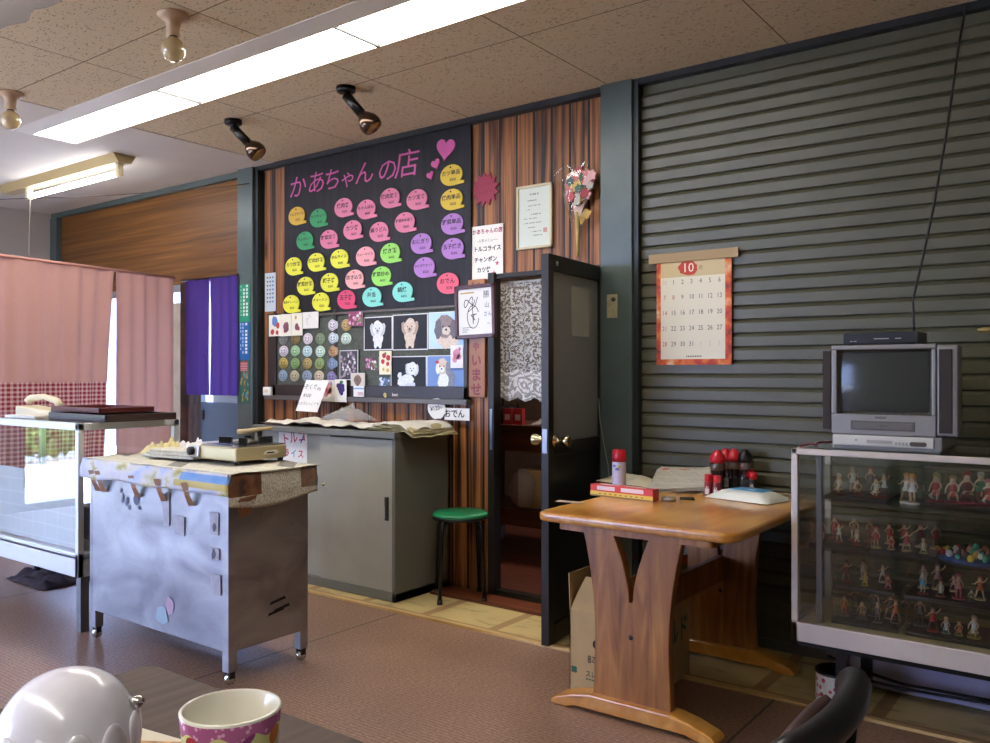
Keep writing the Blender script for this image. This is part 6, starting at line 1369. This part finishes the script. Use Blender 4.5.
B(0.157, 0.004, 0.06, 0.222, 0.09, 0.37).build('speaker', M_tvs, tv, bev=0.006); B(0.164, 0.0, 0.07, 0.205, 0.006, 0.355).build('speaker_grille', M_cloth, tv, bev=0.002)
B(-0.222, 0.01, 0.06, -0.187, 0.09, 0.365).build('speaker', M_tvd, tv, bev=0.005); B(-0.219, 0.004, 0.07, -0.19, 0.012, 0.355).build('speaker_grille', M_cloth, tv, bev=0.002)
tn = thing('digital_tuner', 'flat black digital tuner box lying on top of the television', 'tuner', (-0.72, 3.30, SZ1 + 0.3755))
B(-0.125, -0.05, 0.003, 0.125, 0.10, 0.045).build('case', mat('satin_black', '1a1b1c', 0.4), tn, bev=0.003)
mb = MB()
for (a, b, c_) in ((-0.1, 0.012, 0.008), (-0.088, 0.012, 0.01), (-0.02, 0.02, 0.05), (0.05, 0.02, 0.02)): mb.rect(a, b, a + c_, b + 0.003, -0.0506)
mb.build('front_marks', C('a9a9a9', 0.4), tn)
for a in (-0.1, 0.1): B(a - 0.01, -0.04, 0, a + 0.01, -0.02, 0.004).build('foot', M_black, tn)
pc = [(-0.635, 3.40, SZ1 + 0.40), (-0.65, 3.45, 1.522), (-0.629, 3.5, 1.666), (-0.597, 3.55, 1.879), (-0.571, 3.6, 2.096), (-0.551, 3.65, 2.31), (-0.532, 3.7, 2.534), (-0.515, 3.75, 2.69)]
o = MB().tube(pc, 0.0045, 8).build('aerial_cable', C('1f1f20', 0.5)); tag(o, 'black aerial cable running from tuner up to the ceiling', 'cable')
o = MB().tube([(-0.985, 3.20, SZ1 + 0.004), (-0.96, 3.25, SZ1 + 0.012), (-0.93, 3.22, SZ1 + 0.008), (-0.95, 3.30, SZ1 + 0.012), (-0.90, 3.33, SZ1 + 0.016)], 0.004, 7).build('tangled_cable', C('7a2a2a', 0.5)); tag(o, 'red and dark tangled leads on showcase top left of television', 'cable')

# ================================================================ things on the wooden table
TT = TH + 0.0005
p = (-1.733, 3.233, 0.72)
wb = thing('wrap_box', 'long red and yellow cling film box near left edge of wooden table', 'box', (p[0], p[1], TT), math.radians(-4))
B(-0.155, -0.025, 0, 0.155, 0.025, 0.05).build('carton', C('c9382f', 0.4), wb, bev=0.002)
mb = MB(); mb.rect(-0.155, 0.006, 0.155, 0.022, -0.0256); mb.mat(1).rect(-0.12, 0.028, -0.03, 0.045, -0.0257); mb.rect(0.0, 0.028, 0.11, 0.045, -0.0257); mb.mat(2).rect(-0.155, 0.0, 0.155, 0.006, -0.0256)
for k in range(9): mb.rect(-0.11 + 0.026 * k, 0.010, -0.10 + 0.026 * k, 0.015, -0.0258)
mb.mat(1).add([(-0.12, -0.015, 0.0506), (-0.02, -0.015, 0.0506), (-0.02, 0.012, 0.0506), (-0.12, 0.012, 0.0506), (0.01, -0.015, 0.0506), (0.11, -0.015, 0.0506), (0.11, 0.012, 0.0506), (0.01, 0.012, 0.0506)], [(0, 1, 2, 3), (4, 5, 6, 7)])
mb.build('print', [C('dcb83a', 0.4), C('e0c9c4', 0.4), C('8a6a2a', 0.4)], wb)
p = (-1.877, 3.436, 0.72)
sp_ = thing('spray_can', 'white spray can with tall red cap standing behind the cling film box', 'spray can', (p[0], p[1] + 0.02, TT))
MB().lathe([(0, 0), (0.030, 0), (0.032, 0.004), (0.032, 0.125), (0.030, 0.132), (0, 0.132)], n=30).build('can', mat('spray_can_print', 'c9c2d4', 0.3, spec=0.6), sp_)
MB().lathe([(0.0, 0.128), (0.0325, 0.128), (0.0325, 0.15), (0.030, 0.178), (0.027, 0.182), (0, 0.182)], n=30).build('cap', C('c01f2f', 0.35), sp_)
mb = MB()
for (a, b, c_, d_, mi) in ((-110, 0.03, 40, 0.05, 0), (-95, 0.09, 35, 0.012, 1), (-75, 0.10, 25, 0.012, 2), (-120, 0.105, 30, 0.01, 1), (-85, 0.012, 30, 0.008, 3)):
    n = 6
    for k in range(n):
        t0, t1 = math.radians(a + c_ * k / n), math.radians(a + c_ * (k + 1) / n); r = 0.0324
        mb.mat(mi).add([(r * cos(t0), r * sin(t0), b), (r * cos(t1), r * sin(t1), b), (r * cos(t1), r * sin(t1), b + d_), (r * cos(t0), r * sin(t0), b + d_)], [(0, 1, 2, 3)])
mb.build('print', [C('d8c8dc', 0.4), C('6a7ab5', 0.4), C('d0b83a', 0.4), C('b02a3a', 0.4)], sp_)
p = (-1.908, 3.541, 0.72); q = (-1.728, 3.467, 0.72)
o = MB().grid(lambda u, v: ((u - 0.5) * 0.34, (v - 0.5) * 0.15, 0.006 + 0.045 * (sin(PI * u) * sin(PI * v)) ** 0.5 * (0.7 + 0.6 * noise.noise((u * 5, v * 3, 1)))), 24, 14).build('folded_cloth', mat('cream_cloth', 'd6cba9', 0.8), None, (p[0] - 0.01, p[1] + 0.12, TT), -0.2); tag(o, 'crumpled cream cloth lying behind the spray can on wooden table', 'cloth')
p = (-1.641, 3.613, 0.72)
o = thing('folded_newspaper', 'folded newspaper lying open in the middle of the wooden table', 'newspaper', (p[0], p[1] + 0.02, TT), 0.25)
for k in range(3): MB().grid(lambda u, v, k=k: ((u - 0.5) * (0.30 - 0.02 * k), (v - 0.5) * 0.26, 0.004 + 0.006 * k + 0.02 * (u ** 2) * (1 - 0.5 * v) + 0.07 * v ** 1.5 + 0.004 * noise.noise((u * 5, v * 5, k))), 16, 14).build('sheet', M_news, o, solid=0.002)
mb = MB(); mb.grid(lambda u, v: (-0.12 + 0.14 * u, 0.04 + 0.07 * v, 0.045 + 0.035 * v + 0.003 * noise.noise((u * 5, v * 5, 0))), 6, 4); mb.build('colour_picture', mat('orange_print', 'c96a4a', 0.5, vary=0.4, vscale=40), o)
p = (-1.536, 3.274, 0.72)
tpe = thing('tape_roll', 'small clear roll of tape at front of the newspaper', 'tape', (p[0] - 0.01, p[1], TT)); MB().lathe([(0.024, 0), (0.030, 0), (0.030, 0.014), (0.024, 0.014), (0.024, 0)], n=28).build('roll', mat('clear_tape', '9a938a', 0.25, spec=0.6), tpe); MB().lathe([(0.019, 0), (0.0238, 0), (0.0238, 0.014), (0.019, 0.014), (0.019, 0)], n=28).build('core', C('6a6258', 0.5), tpe)
p = (-1.494, 3.34, 0.72); o = MB().tube([(-0.03, 0, 0.006), (0.03, 0.004, 0.006)], 0.006).build('dark_stub', C('3a3734', 0.5), None, (p[0], p[1], TT), 0.3); tag(o, 'short dark stub lying beside the tape roll', 'stub')
p = (-1.874, 2.987, 0.72); o = B(-0.06, -0.022, 0, 0.06, 0.022, 0.0012).build('faded_label', C('b09a8a', 0.5), None, (p[0] + 0.02, p[1] + 0.01, TT), 0.1); tag(o, 'faded paper label stuck on front left corner of wooden table', 'label')
M_capred = C('c01f2a', 0.3); M_sauce = mat('dark_sauce_bottle', '2b1a12', 0.15, spec=0.6)
def sauce(p, lab, h=0.185, capm=None, labc='8a3a2a'):
    t = thing('sauce_bottle', lab, 'bottle', (p[0], p[1], TT), group='sauce bottles on the wooden table'); k = h / 0.185
    MB().lathe([(0, 0), (0.029, 0), (0.031, 0.006), (0.031, 0.06), (0.028, 0.075), (0.031, 0.092), (0.030, 0.125), (0.026, 0.14), (0, 0.14)], n=26).build('bottle', M_sauce, t)
    mb = MB(); mb.lathe([(0.0316, 0.014), (0.0316, 0.056)], n=26); mb.build('paper_label', mat('label_' + labc, labc, 0.4, vary=0.3, vscale=50), t)
    MB().lathe([(0.028, 0.130), (0.034, 0.134), (0.034, 0.150), (0.028, 0.166), (0.018, 0.176), (0.014, 0.186), (0, 0.188)], n=26).build('cap', capm or M_capred, t)
    MB().lathe([(0.03, 0.095), (0.0315, 0.1), (0.0315, 0.128), (0.03, 0.13)], n=26).build('clear_shoulder', mat('brown_clear', '5a4234', 0.15, spec=0.6), t)
sauce((-1.486, 3.647, 0.72), 'tall sauce bottle with red cap, leftmost of the tall ones', labc='2a2a30')
sauce((-1.489, 3.75, 0.9), 'tall sauce bottle with red cap, middle of the tall ones, set back', labc='b0a49a')
sauce((-1.451, 3.755, 0.72), 'tall sauce bottle with red cap, right of the tall red-capped ones', labc='1f1f24')
sauce((-1.4, 3.755, 0.905), 'tall sauce bottle with black cap behind the red-capped bottles', capm=M_black, labc='3a3a34')
def jar(p, lab, r, h, capc, bodym, sq=False):
    t = thing('spice_jar', lab, 'jar', (p[0], p[1], TT), group='spice jars on the wooden table')
    MB().lathe([(0, 0), (r * 0.95, 0), (r, 0.004), (r, h * 0.6), (r * 0.9, h * 0.68), (0, h * 0.68)], n=4 if sq else 22).build('jar_body', bodym, t, rz=PI / 4 if sq else 0)
    MB().lathe([(r * 0.85, h * 0.66), (r * 0.95, h * 0.68), (r * 0.92, h * 0.97), (r * 0.8, h), (0, h)], n=22).build('cap', capc, t)
    if not sq:
        mb = MB()
        for k in range(5):
            t0, t1 = math.radians(-115 + 11 * k), math.radians(-115 + 11 * (k + 1)); q = r * 1.01
            mb.add([(q * cos(t0), q * sin(t0), h * 0.1), (q * cos(t1), q * sin(t1), h * 0.1), (q * cos(t1), q * sin(t1), h * (0.36 + 0.1 * (k % 2))), (q * cos(t0), q * sin(t0), h * (0.36 + 0.1 * (k % 2)))], [(0, 1, 2, 3)])
        mb.build('white_print', C('d0c9c4', 0.4), t)
jar((-1.468, 3.505, 0.72), 'small red-capped spice jar at front left of the bottle group', 0.019, 0.095, M_capred, C('8a2a30', 0.3))
jar((-1.427, 3.498, 0.72), 'small red-capped spice jar second from left in the front', 0.019, 0.092, M_capred, C('7a2430', 0.3))
jar((-1.392, 3.758, 0.72), 'square clear pepper jar with red cap at right of the bottle group', 0.031, 0.098, M_capred, C('8a7a5a', 0.3), True)
jar((-1.35, 3.72, 0.91), 'small dark jar with red cap behind the square pepper jar', 0.019, 0.09, M_capred, C('2a2422', 0.3))
p = (-1.3, 3.521, 0.72)
wp = thing('wet_wipes', 'white packet of wet wipes with blue label at right of wooden table', 'wipes', (p[0], p[1], TT), math.radians(-12))
MB().grid(lambda u, v: ((u - 0.5) * 0.30, (v - 0.5) * 0.20, 0.003 + 0.034 * (min(1, 6 * u * (1 - u))) ** 0.7 * (min(1, 5 * v * (1 - v))) ** 0.5), 22, 14).build('packet', mat('white_plastic_film', 'd9d8c9', 0.35), wp)
MB().grid(lambda u, v: (-0.075 + 0.16 * u, -0.03 + 0.10 * v, 0.0395), 4, 3).build('blue_label', C('5a9cc9', 0.35), wp, solid=0.001)
mb = MB(); mb.ell(0, 0, 0.02, 0.012); mb.v = [(a + 0.02, c_ + 0.0, 0.0408) for a, b, c_ in mb.v]; mb.build('label_mark', C('c9dce6', 0.4), wp)
o = MB().grid(lambda u, v: ((u - 0.5) * 0.16, (v - 0.5) * 0.14, 0.004 + 0.012 * abs(noise.noise((u * 6, v * 6, 2)))), 14, 12).build('clear_wrapper', M_film, None, (p[0] + 0.12, p[1] + 0.10, TT)); tag(o, 'clear plastic wrapper beside the wet wipes at table edge', 'wrapper')
o = MB().grid(lambda u, v: ((u - 0.5) * 0.10, (v - 0.5) * 0.08, 0.004 + 0.018 * abs(noise.noise((u * 5, v * 5, 6)))), 12, 10).build('clear_wrapper', M_film, None, (p[0] - 0.16, p[1] + 0.0, TT)); tag(o, 'small crumpled clear film left of the wet wipes', 'wrapper')

# ================================================================ kitchen things seen through the doorway
kc = thing('kitchen_counter', 'brown wooden kitchen counter with lower shelf seen through the doorway', 'counter', (-3.3, 4.70, 0))
B(-0.6, 0, 0.86, 0.75, 0.55, 0.90).build('worktop', M_brownwood, kc, bev=0.004); B(-0.6, 0.02, 0.72, 0.75, 0.05, 0.86).build('front_rail', M_brownwood, kc); B(-0.55, 0.05, 0.30, 0.7, 0.5, 0.33).build('lower_shelf', M_brownwood, kc); B(-0.55, 0.0, 0.22, 0.7, 0.05, 0.33).build('shelf_edge', wood_plain('mid_brown_wood', '4a2f1c', '6b4528', 0.45), kc)
for a in (-0.57, 0.68):
    for b in (0.02, 0.48): B(a, b, 0, a + 0.05, b + 0.05, 0.86).build('leg', M_brownwood, kc)
kb = thing('cardboard_box', 'brown cardboard box with dark print on the kitchen counter lower shelf', 'box', (-3.15, 4.82, 0.332)); B(-0.24, -0.02, 0, 0.18, 0.25, 0.26).build('carton', M_card, kb); mb = MB(); mb.rect(-0.05, 0.10, 0.12, 0.15, -0.0212); mb.build('print', C('3f342a', 0.6), kb)
o = MB().grid(lambda u, v: (0.10 * cos(2 * PI * u) * sin(PI * v) ** 0.6 * (1 + 0.25 * noise.noise((cos(2 * PI * u) * 2, sin(2 * PI * u) * 2, v * 3))), 0.06 * sin(2 * PI * u) * sin(PI * v) ** 0.6, 0.27 * v), 24, 14).build('plastic_bag', M_film, None, (-3.30, 4.72, 0.335)); tag(o, 'clear plastic bag hanging by the box on the kitchen lower shelf', 'bag')
pot = thing('metal_pot', 'grey metal pot on kitchen floor beneath the counter shelf', 'pot', (-3.05, 4.95, -0.01)); MB().lathe([(0, 0), (0.12, 0), (0.125, 0.01), (0.125, 0.16), (0.13, 0.165), (0.12, 0.165), (0.12, 0.012), (0, 0.012)], n=30).build('pot_body', mat('dull_pot', '77736c', 0.4, 0.6), pot); MB().bar((-0.16, 0, 0.13), (-0.12, 0, 0.13), 0.03, 0.012).build('handle', M_black, pot); MB().bar((0.12, 0, 0.13), (0.16, 0, 0.13), 0.03, 0.012).build('handle', M_black, pot)
kt = thing('dark_kettle', 'black kettle on the kitchen counter at left', 'kettle', (-3.50, 4.86, 0.90)); MB().lathe([(0, 0), (0.09, 0), (0.10, 0.03), (0.09, 0.09), (0.05, 0.125), (0, 0.13)], n=26).build('kettle_body', mat('dark_enamel', '15181c', 0.2, spec=0.6), kt); MB().tube([(-0.07, 0, 0.10), (-0.06, 0, 0.18), (0.06, 0, 0.18), (0.07, 0, 0.10)], 0.008).build('handle', M_black, kt)
for k, (a, b, c_, lab) in enumerate(((-3.44, 4.76, 'a3303a', 'left red carton on the kitchen counter near its front edge'), (-3.36, 4.77, 'b0343a', 'right red carton on the kitchen counter near its front edge'))):
    t = thing('red_carton', lab, 'carton', (a, b, 0.90), group='red cartons on the kitchen counter'); B(-0.035, -0.02, 0, 0.035, 0.02, 0.11).build('carton', C(c_, 0.4), t); mb = MB(); mb.rect(-0.022, 0.03, 0.022, 0.07, -0.0206); mb.build('label', C('cfc4bc', 0.5), t)
o = MB().lathe([(0.012, 0), (0.05, 0), (0.05, 0.26), (0.012, 0.26), (0.012, 0)], n=24).build('paper_roll', C('c9c2b8', 0.7), None, (-3.22, 4.98, 0.90)); tag(o, 'white paper towel roll standing on the kitchen counter', 'paper roll')
o = MB().grid(lambda u, v: ((u - 0.5) * 0.22, (v - 0.5) * 0.14, 0.005 + 0.06 * sin(PI * u) * sin(PI * v) * (0.7 + 0.5 * noise.noise((u * 5, v * 5, 0)))), 18, 12).build('dish_cloth', mat('grey_cloth', '8d8580', 0.8), None, (-3.15, 4.80, 0.90)); tag(o, 'greyish dish cloth bunched on the kitchen counter', 'cloth')
kl = bpy.data.lights.new('kitchen_fill', 'POINT'); kl.energy = 45; kl.color = (1.0, 0.9, 0.8); kl.shadow_soft_size = 0.12  # unseen point light with no bulb, added to brighten the kitchen things
klo = bpy.data.objects.new('kitchen_fill', kl); COL.objects.link(klo); klo.location = (-2.9, 4.9, 2.4)

# ================================================================ wires near the ceiling
o = MB().tube([(-6.8, 2.6, 2.50), (-6.0, 3.2, 2.53), (-5.2, 3.70, 2.58), (-5.02, 3.795, 2.60)], 0.003, 6).build('thin_wire', C('4a4238', 0.6)); tag(o, 'thin wire strung under ceiling across the tube light', 'wire')
o = MB().tube([(-6.735, 3.08, 2.64), (-6.737, 3.08, 2.5), (-6.75, 3.08, 2.3), (-6.755, 3.08, 2.14)], 0.003, 6).build('pull_string', C('a59a88', 0.6)); tag(o, 'pale pull string dangling from the bare tube light', 'string')

# clear plastic sheet hanging at the near ceiling corner
hp = [(-1.766, 0.553, 1.802), (-1.596, 0.679, 1.853), (-1.512, 0.742, 1.911), (-1.385, 0.837, 2.013)]
def sheet(u, v):
    n = len(hp) - 1; t = u * n; i = min(int(t), n - 1); f = t - i
    a = Vector(hp[i]).lerp(Vector(hp[i + 1]), f)
    pass
    q = a + Vector((-0.30, -0.10, 0)) * v + Vector((0.02, 0.02, 0)) * noise.noise((u * 8, v * 5, 0))
    return (q.x, q.y, a.z + (2.705 - a.z) * v + 0.01 * noise.noise((u * 9, 3, 0)) * (1 - v))
o = MB().grid(sheet, 40, 14).build('plastic_cover', thin_glass('milky_film', (0.85, 0.85, 0.85), 0.12, 1.6, haze=0.45, hazecol=(0.72, 0.68, 0.68)), solid=0.003); tag(o, 'milky clear plastic cover hanging from the ceiling at upper left corner', 'plastic sheet')

# ================================================================ the near table and what stands on it
g = NT('grey_brown_laminate'); n = g.noise(g.mapping((60, 3.0, 1)), 1.0, 5); n2 = g.noise(g.mapping((5, 5, 5)), 1.0, 3)
M_lam = g.set(g.ramp(g.math('ADD', g.math('MULTIPLY', n, 0.7), g.math('MULTIPLY', n2, 0.3)), [(0.3, '37291f'), (0.7, '5c463a')]), 0.55, spec=0.25)
NZ = 0.80; c0 = (-1.22, 0.741, 0.8)
nt = thing('near_table', 'brown wood-grain table in the foreground carrying the cup and dome', 'table', (c0[0], c0[1], 0))
NL, NW = 1.75, 0.85
MB().prism(rrect(0, -NW, NL, 0, 0.02), NZ - 0.03, NZ, 'Z').build('tabletop', M_lam, nt, bev=0.004)
for a in (0.06, NL - 0.06):
    for b in (-0.06, -NW + 0.06): B(a - 0.025, b - 0.025, 0, a + 0.025, b + 0.025, NZ - 0.03).build('leg', M_blackm, nt)
# painted cup
cp = (-0.779, 0.566, 0.891)
cu = thing('patterned_cup', 'white cup with pink and yellow pattern on the near table', 'cup', (cp[0], cp[1], NZ))
RH = cp[2] - NZ
g = NT('cup_pattern'); x, y, z = g.sep(g.tc.outputs['Object'])
vo = g.n('TexVoronoi'); vo.inputs['Scale'].default_value = 38; g.l(g.tc.outputs['Object'], vo.inputs['Vector'])
hs = g.sep(vo.outputs['Color'])
patch = g.ramp(hs[0], [(0.0, 'b03a3f'), (0.22, '5a2f2a'), (0.4, 'b36ab0'), (0.55, 'd0cf8a'), (0.7, 'd07a3a'), (0.85, '8a3a7a')], True)
cc = g.mix(g.math('LESS_THAN', vo.outputs['Distance'], 0.40), 'd3d08f', patch)
wv = g.math('ADD', z, g.math('MULTIPLY', g.math('SINE', g.math('MULTIPLY', g.math('ARCTAN2', y, x), 9.0)), 0.0035))
top = g.math('GREATER_THAN', wv, RH - 0.017)
vd = g.n('TexVoronoi'); vd.inputs['Scale'].default_value = 130; g.l(g.tc.outputs['Object'], vd.inputs['Vector'])
band = g.mix(g.math('LESS_THAN', vd.outputs['Distance'], 0.28), 'b0608f', 'd9a5c4')
cc = g.mix(top, cc, band)
cc = g.mix(g.math('GREATER_THAN', z, RH - 0.0025), cc, 'e8e4da')
M_cup = g.set(cc, 0.15, spec=0.55)
R0 = 0.0535
MB().lathe([(0, 0), (R0 * 0.72, 0), (R0 * 0.78, 0.004), (R0 * 0.9, RH * 0.45), (R0, RH - 0.001), (R0 - 0.001, RH)], n=56).build('outer_wall', M_cup, cu)
MB().lathe([(R0 - 0.001, RH), (R0 - 0.003, RH + 0.0006), (R0 - 0.0045, RH - 0.001), (R0 * 0.82, RH * 0.45), (R0 * 0.6, 0.012), (0, 0.01)], n=56).build('inner_wall', mat('white_porcelain', 'dcd8c8', 0.12, spec=0.6), cu)
# pearly dome
dp = (-0.83, 0.415, 0.893)
M_pearl = mat('pearly_plastic', 'dedce4', 0.25, 0.0, 0.6, coat=0.3)
dm = thing('pearl_dome', 'pearly white dome-topped container with oval facets on the near table', 'container', (dp[0], dp[1], NZ))
DH = 0.161; DR = 0.0665
prof = [(0, 0), (DR * 0.98, 0), (DR, 0.01), (DR, 0.07)] + [(DR * cos(a) ** 0.85 if cos(a) > 0 else 0, 0.085 + (DH - 0.085) * sin(a)) for a in [PI / 2 * k / 14 for k in range(1, 14)]] + [(0, DH)]
MB().lathe(prof, n=64).build('dome', M_pearl, dm)
for k in range(12):
    a = 2 * PI * k / 12 + 0.2; mb = MB(); mb.sphere((0, 0, 0), 0.0145, 18, 10, 0.34, 1.0, 1.7)
    mb.build('oval_facet', M_pearl, dm, (DR * 0.95 * cos(a), DR * 0.95 * sin(a), 0.096), a)
hd_ = MB().tube([(0.0, 0.0, 0.0), (0.012, 0.0, 0.001), (0.015, 0.0, -0.001)], [0.006, 0.006, 0.004], 12)
hp_ = hd_.build('handle', M_chrome, dm, (DR * 0.82 * cos(math.radians(52)), DR * 0.82 * sin(math.radians(52)), 0.124), math.radians(40)); hp_['label'] = 'chrome and black handle nub'
# printed mat
q = (-0.959, 0.593, 0.801)
o = thing('printed_leaflet', 'leaflet with pale grid and orange pictures lying on near table', 'leaflet', (q[0] - 0.06, q[1] - 0.10, NZ + 0.0005), 0.15)
B(-0.10, -0.10, 0, 0.12, 0.10, 0.001).build('sheet', C('d0c6ae', 0.5), o)
mb = MB()
for k in range(9): mb.add([(-0.10, -0.09 + 0.02 * k, 0.0013), (0.03, -0.09 + 0.02 * k, 0.0013), (0.03, -0.087 + 0.02 * k, 0.0013), (-0.10, -0.087 + 0.02 * k, 0.0013)], [(0, 1, 2, 3)])
mb.mat(1).add([(0.03, -0.1, 0.0014), (0.12, -0.1, 0.0014), (0.12, 0.1, 0.0014), (0.03, 0.06, 0.0014)], [(0, 1, 2, 3)])
mb.build('print', [C('8a8578', 0.5), mat('orange_food_print', 'c08a4a', 0.5, vary=0.5, vscale=60)], o)

# ================================================================ chair at the lower right
ch = thing('padded_chair', 'dark padded chair with rounded shiny black back rail at lower right', 'chair', (-0.605, 1.37, 0))
M_vin = mat('black_vinyl', '17181b', 0.28, 0.0, 0.55, bump=0.05, bscale=40); M_brn = mat('brown_upholstery', '3a2622', 0.6, bump=0.1, bscale=150)
CR, CCX = 0.70, -0.455          # gentle back curve
def arc(t, r=CR): return (CCX + r * cos(t), r * sin(t))
pts = []; rr = []
for k in range(29):
    t = math.radians(-21 + 42 * k / 28); a, b = arc(t); e = min(k, 28 - k); f = min(1, e / 5.0)
    pts.append((a - 0.012 * (1 - f), b, 0.72 - 0.07 * (1 - f) ** 2)); rr.append(0.026 if e > 1 else (0.02 if e == 1 else 0.010))
MB().tube(pts, rr, 16).build('back_rail', M_vin, ch)
mb = MB()
def pad(u, v):
    t = math.radians(-19 + 38 * u); w_ = 2 * PI * v; q = 0.035 * (sin(PI * u) ** 0.5 + 0.05)
    a, b = arc(t, CR - 0.045 + q * cos(w_)); z = 0.60 + (0.125 * (sin(PI * u) ** 0.35) + 0.0) * sin(w_)
    return (a, b, z)
mb.grid(pad, 30, 16); mb.build('backrest', M_brn, ch)
MB().lathe([(0, 0.38), (0.21, 0.38), (0.225, 0.40), (0.225, 0.43), (0.20, 0.455), (0, 0.46)], (-0.05, 0, 0), n=36).build('seat', M_brn, ch)
for sy in (-0.17, 0.17): MB().tube([(0.10, sy, 0.41), (0.20, sy * 1.05, 0.48), (0.215, sy * 1.05, 0.66)], 0.012, 10).build('back_post', M_blackm, ch)
for k in range(4):
    a = PI / 4 + k * PI / 2; MB().tube([(-0.05 + 0.16 * cos(a), 0.16 * sin(a), 0.39), (-0.05 + 0.22 * cos(a), 0.22 * sin(a), 0.0)], 0.013, 10).build('leg', M_blackm, ch)
